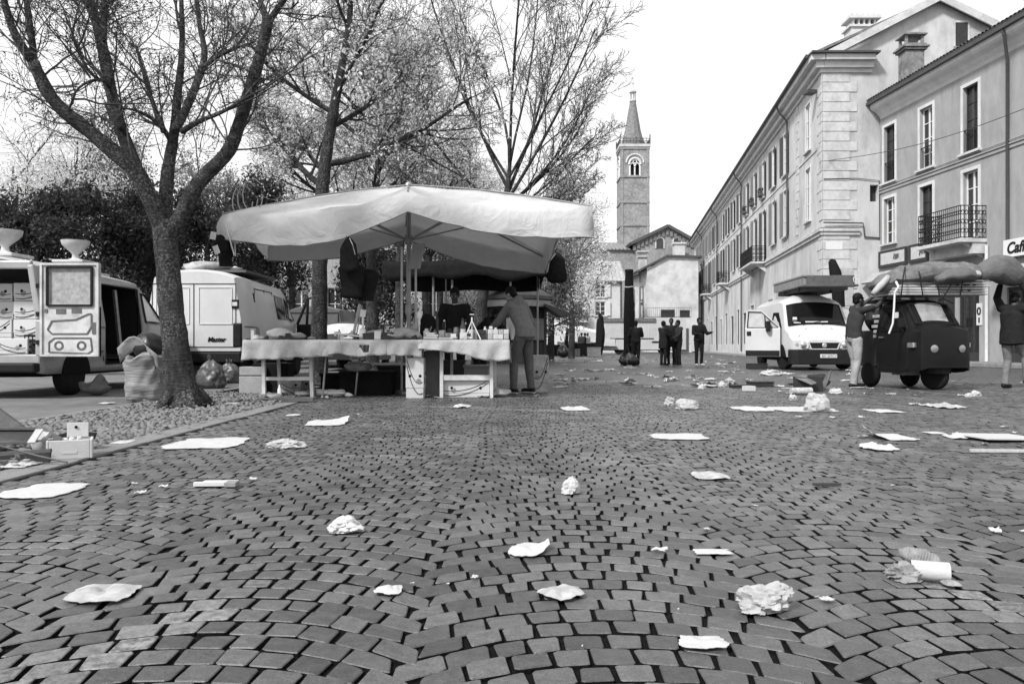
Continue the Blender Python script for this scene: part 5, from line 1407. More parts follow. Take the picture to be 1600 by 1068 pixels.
m = MB(); m.tube([loadpt(1462, 438, 13.5), loadpt(1480, 433, 13.5), loadpt(1502, 430, 13.5), loadpt(1516, 432, 13.5), loadpt(1524, 427, 13.5)], [(.06, .1), (.11, .22), (.13, .26), (.1, .2), (.05, .07)], 16, side=(0, 0, 1))
lumpy('stuffed_sack', m, .05, 7, 5, mat('mid_sacking', .11, .85, .3, 6, .5, 18, dirt=.3), 'drooping stuffed sack tied over the front end of the boards', 'sack')
m = MB(); m.lathe([(.05, 0), (.06, .02), (.03, .035)], loadpt(1527, 428, 13.35), 14, (0, -1, 0)); m.tube([loadpt(1527, 428, 13.38), loadpt(1527, 428, 13.7)], .05, 12)
solo('roll_end', m, M_CHROME, 'round shiny end of a roll tied between the two sacks', 'roll', smooth=True)
m = MB(); m.tube([loadpt(1398, 457, 13.4), loadpt(1397, 480, 13.35), loadpt(1395, 505, 13.3), loadpt(1389, 521, 13.3)], .016, 6); m.tube([loadpt(1398, 457, 13.4), loadpt(1404, 448, 13.4), loadpt(1400, 440, 13.5)], .02, 6)
solo('pale_rope', m, M_CARD, 'loose pale rope hanging down the side of the three-wheeler', 'rope', smooth=True)
m = MB()
for a_, b_ in (((1463, 440), (1468, 464)), ((1486, 444), (1472, 466)), ((1468, 464), (1490, 474)), ((1472, 466), (1462, 474))): m.tube([loadpt(*a_, 13.42), loadpt((a_[0] + b_[0]) / 2 + 1, (a_[1] + b_[1]) / 2, 13.4), loadpt(*b_, 13.42)], .012, 5)
m.ell(loadpt(1469, 467, 13.4), .03, 8, 6)
solo('lashing_strap', m, M_BLACK, 'black lashing strap knotted under the boards above the windscreen', 'strap', smooth=True)

m = MB()
for px, dx in ((1408, 6), (1442, -8), (1500, 10)): m.tube([loadpt(px, 462, 13.42), loadpt(px + dx * .3, 446, 13.38), loadpt(px + dx * .6, 430, 13.42), loadpt(px + dx, 417, 13.75), loadpt(px + dx, 416, 14.1)], .011, 5)
solo('load_rope', m, M_BLACK, 'dark ropes pulled tight over the tarpaulin on the three-wheeler', 'rope', smooth=True)
# ---- shop lorry across the far end of the square
LY = 69; lx = lambda p: (p - 800) / F * LY; lz = lambda q: CH + (HZ - q) / F * LY
lo = thing('shop_lorry', 'long pale market lorry with a panelled body across the far end of the square', 'lorry', (lx(1005), LY, 0))
m = MB(); fl_ = Frame((lx(939), LY, 0), (1, 0, 0), (0, -1, 0)); LL = lx(1072) - lx(939)
fl_.wall(m, 0, LL, lz(546), lz(499), [(.15, 1.3, lz(540), lz(528))], .5)
fl_.box(m, 0, LL, lz(499), lz(498.5) + .02, -2.4, 0); m.add([fl_.p(0, lz(546)), fl_.p(0, lz(499)), fl_.p(0, lz(499), -2.4), fl_.p(0, lz(546), -2.4)], [(0, 1, 2, 3)]); m.add([fl_.p(LL, lz(546)), fl_.p(LL, lz(499)), fl_.p(LL, lz(499), -2.4), fl_.p(LL, lz(546), -2.4)], [(0, 1, 2, 3)])
m.build('body', mat('lorry_panel', .5, .5, .06, 2, dirt=.25, dscale=.6), lo, world=True)
m = MB(); fl_.box(m, -.05, LL * .64, lz(502.5), lz(497), .001, .12); m.build('roof_flap', M_TARP, lo, world=True)
m = MB(); fl_.box(m, .8, LL * .62, lz(529.3), lz(528), .001, .04); fl_.box(m, LL * .60, LL * .68, lz(535), lz(532.8), .001, .05); m.build('trim_strip', M_BLACK, lo, world=True)
m = MB()
for k in range(9): fl_.box(m, LL * k / 9 + .02, LL * k / 9 + .05, lz(545), lz(500), .001, .02)
m.build('panel_rib', MATS['plain_white_paint'], lo, world=True)
m = MB(); fl_.box(m, 0, LL, .35, lz(546), -2.3, .02); m.build('chassis', M_UNDER, lo, world=True)
m = MB(); fl_.box(m, .1, 1.35, lz(540.5), lz(540), .001, .3); m.build('counter', M_CARD, lo, world=True)
for u in (1.6, 5.4):
    m = MB(); m.lathe([(.3, -.12), (.42, -.12), (.45, 0), (.42, .12), (.3, .12)], fl_.p(u, .45, -.2), 18, (0, 1, 0)); m.build('wheel', M_TYRE, lo, world=True)
# ------------------------------------------------------------------ trees
def bark_mat(name, v0, v1=None):
    """dark bark broken by pale lichen flecks and cross cracks"""
    v1 = v1 or v0 * 4.5
    m = bpy.data.materials.new(name); m.use_nodes = True; nt = m.node_tree; N = nt.nodes; L = nt.links; b = N['Principled BSDF']
    tc = N.new('ShaderNodeTexCoord')
    def nz(sc, det, ro, st=(1, 1, 1)):
        mp = N.new('ShaderNodeMapping'); mp.inputs['Scale'].default_value = st; L.new(tc.outputs['Object'], mp.inputs['Vector'])
        q = N.new('ShaderNodeTexNoise'); q.inputs['Scale'].default_value = sc; q.inputs['Detail'].default_value = det; q.inputs['Roughness'].default_value = ro; L.new(mp.outputs[0], q.inputs['Vector']); return q.outputs['Fac']
    def rng(src, lo, hi, a, c):
        q = N.new('ShaderNodeMapRange'); q.inputs['From Min'].default_value = lo; q.inputs['From Max'].default_value = hi; q.inputs['To Min'].default_value = a; q.inputs['To Max'].default_value = c; L.new(src, q.inputs['Value']); return q.outputs[0]
    def op(o, a, c):
        q = N.new('ShaderNodeMath'); q.operation = o; L.new(a, q.inputs[0]); L.new(c, q.inputs[1]); return q.outputs[0]
    fleck = op('MULTIPLY', rng(nz(34, 4, .7), .50, .60, 0, 1), rng(nz(2.2, 4, .6), .42, .6, .05, 1))
    ring = nz(9, 6, .75, (.6, .6, 6)); plate = nz(16, 6, .7, (1, 1, .4))
    base = op('MULTIPLY', rng(plate, .3, .7, v0 * .35, v0 * 1.7), rng(ring, .35, .65, .6, 1.4))
    mx = N.new('ShaderNodeMix'); mx.inputs[3].default_value = v1; L.new(fleck, mx.inputs[0]); L.new(base, mx.inputs[2])
    cc = N.new('ShaderNodeCombineColor')
    for k in range(3): L.new(mx.outputs[0], cc.inputs[k])
    L.new(cc.outputs[0], b.inputs['Base Color']); b.inputs['Roughness'].default_value = .92; b.inputs['Specular IOR Level'].default_value = .12
    h = op('ADD', plate, ring); bp = N.new('ShaderNodeBump'); bp.inputs['Strength'].default_value = 1; bp.inputs['Distance'].default_value = .045
    L.new(h, bp.inputs['Height']); L.new(bp.outputs[0], b.inputs['Normal']); MATS[name] = m
    return m
M_BARK = bark_mat('dark_bark', 0.05, .21)
M_BARK2 = bark_mat('darker_bark', 0.035)  # same bark pattern in a darker tone for the trees behind
M_TWIG = mat('twig_bark', 0.035, 0.85, 0.4, 5)
M_TWIGL = mat('pale_twig_bark', 0.11, 0.85, 0.6, 3)
M_LEAFP = mat_translucent('pale_young_leaf', 0.46, 0.36, .4, 2.5)
M_LEAFM = mat_translucent('mid_leaf', 0.13, 0.09, .5, 1.5)
M_LEAFD = mat_translucent('evergreen_leaf', 0.035, 0.018, .5, 1.2)
M_BUD = mat('bud', 0.05, 0.8, 0.4, 8)

def curve_pts(p, d, L, n, wig, up, rg, droop=0.0):
    P = [V(p)]; d = V(d).normalized(); bend = V((rg.gauss(0, 1), rg.gauss(0, 1), rg.gauss(0, .6))) * wig * .5
    for i in range(n):
        d = d + bend / n + V((rg.gauss(0, 1), rg.gauss(0, 1), rg.gauss(0, 1))) * wig / n + V((0, 0, up / n))
        d.normalize(); P.append(P[-1] + d * (L / n))
    return P, d
def along(P, t):
    n = len(P) - 1; i = min(n - 1, int(t * n)); f = t * n - i
    return P[i].lerp(P[i + 1], f), (P[i + 1] - P[i]).normalized()
def leaf(T, c, s, rg, flat=.5):
    a = rg.uniform(0, 6.28); b = rg.uniform(-1.2, 1.2)
    u = V((math.cos(a) * math.cos(b), math.sin(a) * math.cos(b), math.sin(b))); w = u.orthogonal().normalized()
    w = (w * math.cos(a * 3) + u.cross(w) * math.sin(a * 3)) * flat
    T.add([c - u * s * .5, c + w * s * .45, c + u * s * .5, c - w * s * .45], [(0, 1, 2, 3)])
def grow(B, T, p, d, L, r, lvl, cfg, rg):
    n = cfg['seg'][lvl]; P, dl = curve_pts(p, d, L, n, cfg['wig'][lvl], cfg['up'][lvl], rg)
    r = max(r, cfg.get('rmin', 0)); rr = [max(r * (1 - .62 * i / n), cfg.get('rmin', 0) * .8) for i in range(n + 1)]
    big = r > cfg.get('thick', .03)
    (B if big else T).mt(0 if big else 0).tube(P, rr, 7 if r > .05 else (5 if r > .02 else 3), cap=False)
    last = lvl >= cfg['depth']
    if not last:
        k = cfg['kids'][lvl]; k = int(k + rg.random())
        for j in range(k):
            t = cfg.get('t0', .2) + (1 - cfg.get('t0', .2)) * (j + rg.random()) / k
            q, dd = along(P, min(.99, t)); a = cfg['ang'][lvl] * rg.uniform(.6, 1.35)
            o = dd.orthogonal().normalized(); o = Matrix.Rotation(rg.uniform(0, 2 * PI), 3, dd) @ o
            nd = dd * math.cos(a) + o * math.sin(a)
            grow(B, T, q, nd, L * cfg['ratio'][lvl] * rg.uniform(.6, 1.2) * (1.15 - .5 * t), r * (1 - .6 * t) * .55, lvl + 1, cfg, rg)
    if lvl >= cfg['depth'] - cfg.get('leaflv', 0):
        T.mt(1)
        for j in range(int(cfg['leaves'] + rg.random())):
            q, dd = along(P, rg.uniform(.15, 1)); s = cfg['ls'] * rg.uniform(.5, 1.3)
            leaf(T, q + V((rg.gauss(0, 1), rg.gauss(0, 1), rg.gauss(0, 1))) * cfg['spread'], s, rg)
        T.mt(0)

# ---- first tree: its limbs measured off the photo at its own distance
TY_ = 9.8
def lim(pts, r0, r1, dy=0.0):
    n = len(pts) - 1
    return [pt(x, y, TY_ + dy * (i / n)) for i, (x, y) in enumerate(pts)], [r0 + (r1 - r0) * i / n for i in range(n + 1)]
rt = random.Random(17)
t1 = thing('bare_tree', 'thick spotted tree trunk with bare spreading limbs beside the pebble strip', 'tree', (gp(288, 635).x, TY_, 0))
B = MB(); T = MB()
def thick_tube(mb, P, rad, n, bump):
    """trunk or limb with a knotty, fluted surface"""
    Q = []; RR = []
    for (a, b, ra, rb) in zip(P, P[1:], rad, rad[1:]):
        k = max(2, int((b - a).length / .07))
        for i in range(k): t = i / k; Q.append(a.lerp(b, t)); RR.append(ra + (rb - ra) * t)
    Q.append(P[-1]); RR.append(rad[-1])
    for _ in range(6): Q = [Q[0]] + [(Q[i - 1] + Q[i] * 2 + Q[i + 1]) / 4 for i in range(1, len(Q) - 1)] + [Q[-1]]
    o = len(mb.v); mb.tube(Q, RR, n)
    for i in range(o, len(mb.v)):
        p = V(mb.v[i]); c = Q[min(len(Q) - 1, (i - o) // n)]; d = (p - c)
        mb.v[i] = tuple(c + d * (1 + bump * (mnoise.noise(p * 5) + .6 * mnoise.noise(p * 14))))
trunk = [(289, 642), (286, 622), (281, 590), (274, 540), (267, 480), (262, 420), (259, 378), (257, 345)]
P = [pt(x, y, TY_) for x, y in trunk]; P[0].z = -.05
thick_tube(B, P, [.25, .215, .18, .16, .148, .14, .145, .145], 22, .10)
for k in range(5):   # root flare
    a = k * 1.26 + .4; thick_tube(B, [V((P[1].x + .16 * math.cos(a), P[1].y + .16 * math.sin(a), .16)), V((P[1].x + .30 * math.cos(a), P[1].y + .30 * math.sin(a), .02)), V((P[1].x + .42 * math.cos(a), P[1].y + .42 * math.sin(a), -.05))], [.09, .05, .02], 8, .16)
LIMBS = [
    ([(258, 365), (246, 330), (229, 300), (210, 258), (180, 240), (142, 206), (94, 172), (67, 135), (52, 97)], .14, .075, -.6),
    ([(52, 97), (36, 78), (22, 56), (7, 7), (-6, -60), (-10, -160)], .07, .03, -.4), ([(53, 100), (52, 70), (47, 40), (41, 0), (36, -60), (40, -150)], .055, .03, .2),
    ([(212, 260), (205, 245), (184, 187), (169, 124), (157, 56), (148, 25), (139, 0), (120, -80)], .098, .06, .5),
    ([(160, 66), (163, 30), (162, 0), (170, -70)], .06, .035, .3), ([(157, 56), (150, 40), (140, 15), (118, -30), (100, -110)], .05, .03, .4),
    ([(259, 372), (256, 330), (260, 290), (262, 262), (268, 235), (273, 205), (277, 150), (284, 95), (285, 45), (282, -30)], .12, .03, .7),
    ([(272, 205), (280, 190), (288, 180), (303, 140), (318, 105), (322, 80), (312, 45), (305, -20)], .075, .03, .4), ([(318, 105), (330, 96), (345, 84), (372, 74), (395, 66)], .035, .015, -.5),
    ([(285, 205), (300, 195), (320, 185), (348, 176), (385, 152), (420, 135)], .045, .012, -.8), ([(268, 222), (255, 196), (230, 178), (202, 165), (188, 170)], .04, .012, -.5),
    ([(256, 205), (238, 160), (220, 100), (213, 72)], .04, .015, .3),
    ([(258, 375), (266, 366), (282, 340), (296, 312), (306, 288), (318, 272), (345, 255), (360, 235), (367, 215), (378, 180), (390, 142), (402, 104), (413, 60), (419, 34)], .115, .075, -.4),
    ([(419, 36), (412, 18), (405, 0), (398, -60)], .055, .03, .3), ([(420, 34), (430, 18), (446, 0), (470, -50), (480, -120)], .05, .03, -.4),
    ([(169, 130), (160, 125), (140, 122), (118, 64), (100, 20)], .028, .012, -.4), ([(176, 160), (172, 120), (148, 122), (125, 130), (112, 150), (108, 175)], .03, .010, -.5), ([(188, 200), (172, 185), (165, 160)], .03, .015, .4),
]
cfgN = dict(rmin=.0035, seg=[7, 6, 5, 3], wig=[.9, 1.1, 1.1, .8], up=[.35, .25, .15, .1], kids=[5, 4, 3, 0], ang=[.75, .7, .7, .6], ratio=[.62, .62, .6, .5], depth=2, leaves=2.2, ls=.035, spread=.03, thick=.02)
for i, (pts, r0, r1, dy) in enumerate(LIMBS):
    P, rr = lim(pts, r0 * .86, r1 * .86, dy); thick_tube(B, P, rr, 12 if r0 > .06 else 8, .12)
    Lt = sum((b - a).length for a, b in zip(P, P[1:]))
    k = int(Lt * (6.5 if r0 < .09 else 4)) + 2
    for j in range(k):
        t = rt.uniform(.3 if r0 > .09 else .1, 1.0); q, d = along(P, t * .999)
        o = Matrix.Rotation(rt.uniform(0, 2 * PI), 3, d) @ d.orthogonal().normalized(); nd = d * .55 + o * rt.uniform(.5, 1.0) + V((0, 0, .25))
        grow(B, T, q, nd, rt.uniform(.5, 1.25), rt.uniform(.008, .018), 0, cfgN, rt)
B.build('trunk', M_BARK, t1, world=True, smooth=True, angle=180, fix=False)
T.build('crown', [mat('near_twig', .055, .85, .5, 6), M_BUD], t1, world=True, fix=False)

def tree(name, label, base, trunk, limbs, cfg, seed, leafm, bark=M_BARK2, group=None, trunk_n=10, extra=None):
    """trunk: [(dx,dy,z,r)...]; limbs: list of (t along trunk, azimuth, pitch, length, radius)"""
    rg = random.Random(seed); r = thing(name, label, 'tree', base, 0, group)
    B = MB(); T = MB(); P = [V((a, b, c)) for a, b, c, _ in trunk]; rr = [q[3] for q in trunk]
    P[0].z = -.05
    thick_tube(B, P, rr, trunk_n, .08)
    for (t, az, pi_, L, ra) in limbs:
        q, d = along(P, min(.999, t)); nd = V((math.cos(az) * math.cos(pi_), math.sin(az) * math.cos(pi_), math.sin(pi_)))
        grow(B, T, q, nd, L, ra, 0, cfg, rg)
    B.build('trunk', bark, r, smooth=True, angle=180, fix=False); T.build('crown', [cfg.get('twig', M_TWIG), leafm], r, fix=False)
    return r
rg = random.Random(5)
cfgR = dict(seg=[7, 5, 4, 3], wig=[.5, .7, .8, .7], up=[.45, .3, .2, .1], kids=[11, 9, 7, 0], ang=[.65, .8, .8, .6], ratio=[.52, .55, .6, .5], depth=3, rmin=.007, leaves=2.8, twig=M_TWIGL, ls=.085, spread=.04, thick=.022, t0=.15)
g_ = 'row of plane trees behind the stall'
def limbs_round(n, t0, t1, p0, p1, L0, L1, r0, r1, rg): return [(rg.uniform(t0, t1), 2 * PI * (k + rg.uniform(-.3, .3)) / n, rg.uniform(p0, p1), rg.uniform(L0, L1), rg.uniform(r0, r1)) for k in range(n)]
# second tree of the row (trunk seen left of the table)
tree('row_tree', 'dark upright trunk rising behind the left table with a dense budding crown', (-4.0, 16.4, 0), [(0, 0, 0, .2), (.02, 0, 1.2, .165), (.03, 0, 2.6, .15), (.06, 0, 3.8, .135), (.16, .1, 4.9, .12), (.36, .1, 6.0, .095), (.62, .1, 7.4, .06), (.7, .1, 8.6, .035)],
     [(.46, PI - .2, .55, 2.2, .07), (.52, .1, .15, 3.4, .07), (.5, 2.2, .5, 2.6, .06), (.62, .6, .5, 2.8, .055), (.66, 3.6, .4, 2.6, .055), (.7, 5.2, .5, 2.6, .05), (.78, 1.8, .7, 2.4, .045), (.85, 4.2, .7, 2.3, .04), (.95, 0.4, .9, 2.0, .035), (.9, 2.8, .9, 2.0, .035)], cfgR, 31, M_LEAFP, group=g_)
specs = [(-4.0, 22.8, 'slimmer dark trunk showing between the hanging black clothes and the pole, budding crown', 41), (-4.1, 29.2, 'middle tree of the row with twiggy fan-shaped crown over the canopy peak', 42), (-3.9, 36.0, 'pale leafing tree of the row standing behind the thin stall poles', 43), (-4.0, 43.5, 'farthest tree of the row, its crown lost among the other branches', 44)]
for x, y, lb, sd_ in specs:
    rg = random.Random(sd_); h = rg.uniform(3.4, 4.2)
    tree('row_tree', lb, (x, y, 0), [(0, 0, 0, .2), (rg.uniform(-.05, .05), 0, 1.6, .16), (rg.uniform(-.1, .1), .05, h, .14), (.1, 0, h + 1.4, .1), (.2, 0, h + 3.4, .05)],
         limbs_round(9, .5, .98, .35, 1.1, 2.6, 4.2, .05, .08, rg), cfgR, sd_, M_LEAFP, group=g_)
# big vase-shaped tree right of the canopy
cfgV = dict(seg=[8, 6, 4, 3], wig=[.28, .5, .7, .7], up=[.35, .35, .2, .1], kids=[10, 7, 5, 0], ang=[.42, .55, .7, .6], ratio=[.44, .5, .55, .5], depth=3, rmin=.008, leaves=1.8, twig=M_TWIGL, ls=.07, spread=.03, thick=.022, t0=.2)
rg = random.Random(8)
tree('vase_tree', 'large vase-shaped tree with long thin upright branches right of the canopy', (-.95, 22.5, 0), [(0, 0, 0, .24), (.02, 0, 1.4, .18), (.2, 0, 2.8, .155), (.6, .1, 4.0, .13), (.8, .1, 5.0, .10), (.9, .1, 6.0, 0.046)],
     [(.72, 0.1, .75, 4.47, 0.050), (.76, -.35, .95, 5.27, 0.053), (.8, .3, 1.1, 5.84, 0.053), (.85, 3.0, 1.05, 6.61, 0.053), (.9, 2.6, .9, 5.85, 0.046), (.7, 3.4, .7, 4.91, 0.043), (.95, 1.5, 1.2, 6.74, 0.046), (.97, 4.6, 1.15, 6.61, 0.046), (.6, 0.0, .45, 3.07, 0.040), (.55, -.5, .2, 2.73, 0.033), (.66, .5, .5, 3.26, 0.040), (.58, 5.6, .3, 2.73, 0.033), (.98, .4, 1.3, 6.43, 0.040), (.9, 5.6, .95, 5.32, 0.040), (.5, .1, .05, 2.17, 0.026), (.6, .2, .3, 3.02, .040), (.68, 6.1, .55, 3.43, .045), (.74, .25, .6, 3.92, .045), (.62, 2.9, .35, 3.96, 0.033)], cfgV, 9, M_LEAFP)
# leafy and evergreen trees filling the park behind
cfgL = dict(seg=[6, 5, 4, 3], wig=[.5, .7, .8, .7], up=[.3, .25, .1, .1], kids=[8, 6, 4, 0], ang=[.7, .75, .8, .6], ratio=[.55, .6, .55, .5], depth=2, rmin=.012, twig=M_TWIGL, leaves=15, ls=.15, spread=.28, thick=.03, t0=.15, leaflv=0)
cfgE = dict(cfgL, leaves=20, ls=.17, spread=.26)
PARK = [  # px, distance, height, crown spread, leaf, label
    (20, 34, 9.6, 3.4, 'p', 'pale leafy tree at the left edge above the first stone urn'), (112, 37, 10.6, 3.4, 'p', 'pale leafy tree directly above the second stone urn'), (215, 41, 11.2, 3.2, 'm', 'mid-grey leafy tree showing through the bare tree fork'),
    (58, 27, 6.0, 2.6, 'e', 'dark evergreen shrub tree between the two stone urns'), (165, 28, 6.2, 2.8, 'e', 'dark evergreen tree just left of the bare trunk'), (232, 31, 6.6, 2.6, 'e', 'dark evergreen tree hidden behind the bare trunk'),
    (160, 46, 14.5, 2.2, 'e', 'tall narrow dark conifer rising behind the pale leafy trees'), (325, 30, 6.3, 2.6, 'e', 'dark evergreen tree right of the bare trunk above the white van'), (400, 33, 7.6, 2.7, 'e', 'dark evergreen tree at the left corner of the canopy'),
    (352, 40, 9.0, 3.0, 'm', 'mid-grey leafy tree between the right limb and the canopy corner'), (455, 42, 10.6, 3.2, 'p', 'pale budding tree above the left part of the canopy'), (560, 44, 11.5, 3.4, 'p', 'pale budding tree above the canopy left of its peak'), (668, 46, 12.0, 3.4, 'm', 'mid-grey budding tree just right of the canopy peak'), (742, 48, 11.4, 3.2, 'p', 'pale budding tree behind the trunk of the vase tree'),
    (585, 34, 5.2, 2.2, 'e', 'low dark evergreen behind the hanging clothes and canopy'), (893, 47, 9.6, 3.0, 'p', 'bright leafing tree right of the canopy in front of the white house'), (860, 40, 5.6, 1.9, 'm', 'small loose tree behind the kiosk roof')]
for (px, y, h, sp, kd, lb) in PARK:
    rg = random.Random(int(px)); cfg = cfgE if kd == 'e' else cfgL
    lm = {'p': M_LEAFP, 'm': M_LEAFM, 'e': M_LEAFD}[kd]
    n = 13 if kd != 'e' else 16
    if kd == 'e': L = [(rg.uniform(.12, .95), rg.uniform(0, 6.28), rg.uniform(.0, .8), 0, rg.uniform(.03, .05)) for k in range(n)]; L = [(t, a, p, sp * (1.15 - .75 * t) * rg.uniform(.7, 1.1), r) for t, a, p, _, r in L]
    else: n = 20; L = [(rg.uniform(.22, .98), 2 * PI * k / n + rg.uniform(-.3, .3), rg.uniform(.2, 1.1), sp * rg.uniform(.6, 1.05), rg.uniform(.04, .07)) for k in range(n)]
    hh = h - (sp * .35 if kd != 'e' else .3)
    tree('park_tree' if kd != 'e' else 'evergreen_tree', lb, ((px - 800) / F * y, y, 0), [(0, 0, 0, .2), (.05, 0, hh * .35, .16), (-.05, .05, hh * .7, .1), (0, 0, hh, .03)], L, dict(cfg, leaves=cfg['leaves'] * (1.0 if y < 40 else 1.15)), int(px) + 3, lm, group='trees filling the park behind')
# ------------------------------------------------------------------ market stall
M_CANVAS = mat_translucent('pale_canvas', 0.45, 0.08, .18, 1.6)
_n = M_CANVAS.node_tree; _w = _n.nodes.new('ShaderNodeTexNoise'); _w.inputs['Scale'].default_value = 3.2; _w.inputs['Detail'].default_value = 5; _w.inputs['Distortion'].default_value = 1.2
_t = _n.nodes.new('ShaderNodeTexCoord'); _n.links.new(_t.outputs['Object'], _w.inputs['Vector']); _p = _n.nodes.new('ShaderNodeBump'); _p.inputs['Strength'].default_value = .6; _p.inputs['Distance'].default_value = .06
_n.links.new(_w.outputs['Fac'], _p.inputs['Height']); _n.links.new(_p.outputs[0], _n.nodes['Principled BSDF'].inputs['Normal'])
M_CLOTH = mat('table_cloth', 0.42, 0.9, 0.16, 9, 0.6, 60, dirt=.22, dscale=6)
M_CLOTH2 = mat('coarse_cloth', 0.34, 0.9, 0.16, 9, 0.5, 70, dirt=.22, dscale=5)
M_POLE = mat('worn_steel', 0.30, 0.45, 0.25, 12, metal=.5, dirt=.3)
M_LEGW = mat('pale_trestle_paint', 0.6, 0.6, 0.1, 8, dirt=.3, dscale=6)
M_DCLOTH = mat('black_cloth', 0.012, 0.9, 0.4, 10, 0.5, 30)
M_WOODL = mat('light_wood', 0.42, 0.6, 0.2, 6, stretch=(8, 1, 1))
M_CERAM = mat('glazed_white', 0.7, 0.2, 0.05, 6, spec=.5)
M_MID = mat('mid_grey_goods', 0.2, 0.6, 0.35, 14)
M_DARKG = mat('dark_goods', 0.03, 0.5, 0.4, 14, spec=.3)
M_GLASSB = mat('bottle_glass', 0.04, 0.08, 0.2, 4, spec=.6)

# canopy: eight rib ends round a raised centre, hanging valance
def W3(x, y, z): return V((x, y, z))
Cn = W3(-1.64, 12.6, 3.28)
E8 = [pt(347, 337, 10.6), pt(637, 301, 10.6), pt(921, 324, 10.6), W3(.80, 12.6, 2.99), W3(.565, 14.6, 2.42), W3(-1.95, 14.6, 2.98), W3(-4.46, 14.6, 2.64), W3(-4.17, 12.6, 2.90)]
DR = [.30, .26, .40, .34, .34, .27, .32, .30]
MIDD = [.44, .36, .36, .4, .36, .36, .36, .36]
cn = thing('market_canopy', 'wide pale canvas canopy on a centre pole over the market tables', 'canopy', (Cn.x, Cn.y, 0))
m = MB(); NS, NR, NV = 14, 12, 5
seq = []
for k in range(8):
    a, b = E8[k], E8[(k + 1) % 8]
    for i in range(NS): seq.append((k, i / NS))
def edge(k, t):
    a, b = E8[k], E8[(k + 1) % 8]; p = a.lerp(b, t); p.z -= .085 * math.sin(PI * t); 
    inward = (Cn - p); inward.z = 0; p += inward.normalized() * .07 * math.sin(PI * t); return p
vs = []; n = len(seq)
for (k, t) in seq:
    e = edge(k, t); s_ = math.sin(PI * t)
    for r in range(NR + 1):
        f = r / NR; p = Cn.lerp(e, f); p.z += -.13 * s_ * math.sin(PI * f) * (.4 + .6 * f) + .05 * math.sin(PI * f)
        p.z += .03 * mnoise.noise(V((p.x * 1.5, p.y * 1.5, 4))) + .02 * f * (1 - abs(mnoise.noise(V((t * 5 + k * 7, f * 1.2, 2)))) * 3)
        vs.append(p)
    drop = DR[k] * (1 - t) + DR[(k + 1) % 8] * t + (MIDD[k] - (DR[k] + DR[(k + 1) % 8]) / 2) * s_
    outw = (e - Cn); outw.z = 0; outw.normalize()
    for v_ in range(1, NV + 1):
        g = v_ / NV; tang = V((-outw.y, outw.x, 0)); al = e.dot(tang); q = e + V((0, 0, -drop * (g - .10 * math.sin(PI * g)) + .008 * math.sin(al * 5 + k) * g)) + outw * (.06 * math.sin(g * 2.4) + .05 * g * mnoise.noise(V((al * 2.6, k * 3.1, 9))) + .03 * g * mnoise.noise(V((al * 8, g * 2 + al * 3, 5))))
        vs.append(q)
w_ = NR + 1 + NV
fs = [(i * w_ + j, ((i + 1) % n) * w_ + j, ((i + 1) % n) * w_ + j + 1, i * w_ + j + 1) for i in range(n) for j in range(w_ - 1)]
m.add(vs, fs)
co = m.build('canopy_cloth', M_CANVAS, cn, world=True, smooth=True, angle=180)
m = MB()
for k in range(8):
    def rp(f): q = Cn.lerp(E8[k], f); q.z += .05 * math.sin(PI * f) + .022; return q
    m.tube([rp(i / 8) for i in range(9)], .011, 4)
m.build('seam', mat('canvas_seam', .25, .9, .2, 8), cn, world=True)
m = MB(); hem = []
for i in range(n): hem.append(vs[i * w_ + w_ - 1])
m.tube(hem + [hem[0]], .010, 4, cap=False); m.build('hem', MATS['canvas_seam'], cn, world=True)
for k in range(8):
    m = MB(); e = E8[k] - V((0, 0, .03)); c_ = Cn - V((0, 0, .10))
    m.tube([c_, c_.lerp(e, .5) + V((0, 0, .03)), e], .016, 6); m.build('rib', M_POLE, cn, world=True)
    m = MB(); hub = V((Cn.x, Cn.y, 2.42)); q = c_.lerp(e, .48) + V((0, 0, .02)); m.tube([hub, q], .014, 6); m.build('strut', M_POLE, cn, world=True)
m = MB(); m.tube([(Cn.x, Cn.y, 0), (Cn.x, Cn.y, 3.2)], .036, 12); m.lathe([(.06, 2.36), (.06, 2.5)], (Cn.x, Cn.y, 0), 12); m.lathe([(.055, 1.25), (.055, 1.4)], (Cn.x, Cn.y, 0), 12)
m.lathe([(.3, 0), (.3, .04), (.08, .06), (.06, .3)], (Cn.x, Cn.y, 0), 18); m.build('pole', M_POLE, cn, world=True, smooth=True)
m = MB(); m.lathe([(.02, 0), (.06, .01), (.05, .05), (.01, .07)], (Cn.x, Cn.y, 3.28), 12); m.build('finial', M_POLE, cn, world=True)
for dx, dy, h in ((-.09, -.15, 2.3), (.10, .1, 2.35)):
    m = MB(); m.tube([(Cn.x + dx, Cn.y + dy, 0), (Cn.x + dx, Cn.y + dy, h)], .018, 8); m.build('side_pole', M_LEGW, cn, world=True, smooth=True)
m = MB(); m.tube([pt(880, 353, 10.7), pt(878, 352, 10.62)], .02, 6); m.box(pt(864, 397, 14.2), (.13, .02, .03)); m.box(pt(864, 397, 14.2), (.03, .02, .13)); m.build('eyelet', M_BLACK, cn, world=True)

def sheet(P, nu, nv): m = MB(); m.grid(P, nu, nv); return m
# papers clipped to the pole
m = MB(); c = pt(647, 392, 12.45); m.grid(lambda i, j: c + V((-.10 + .04 * i + .01 * j, .02 * math.sin(i), -.28 + .05 * j)), 5, 8)
solo('hanging_notice', m, mat('grey_card', .33, .8, .1, 5), 'sheets of grey paper hanging from the canopy pole', 'notice', solid=.004)
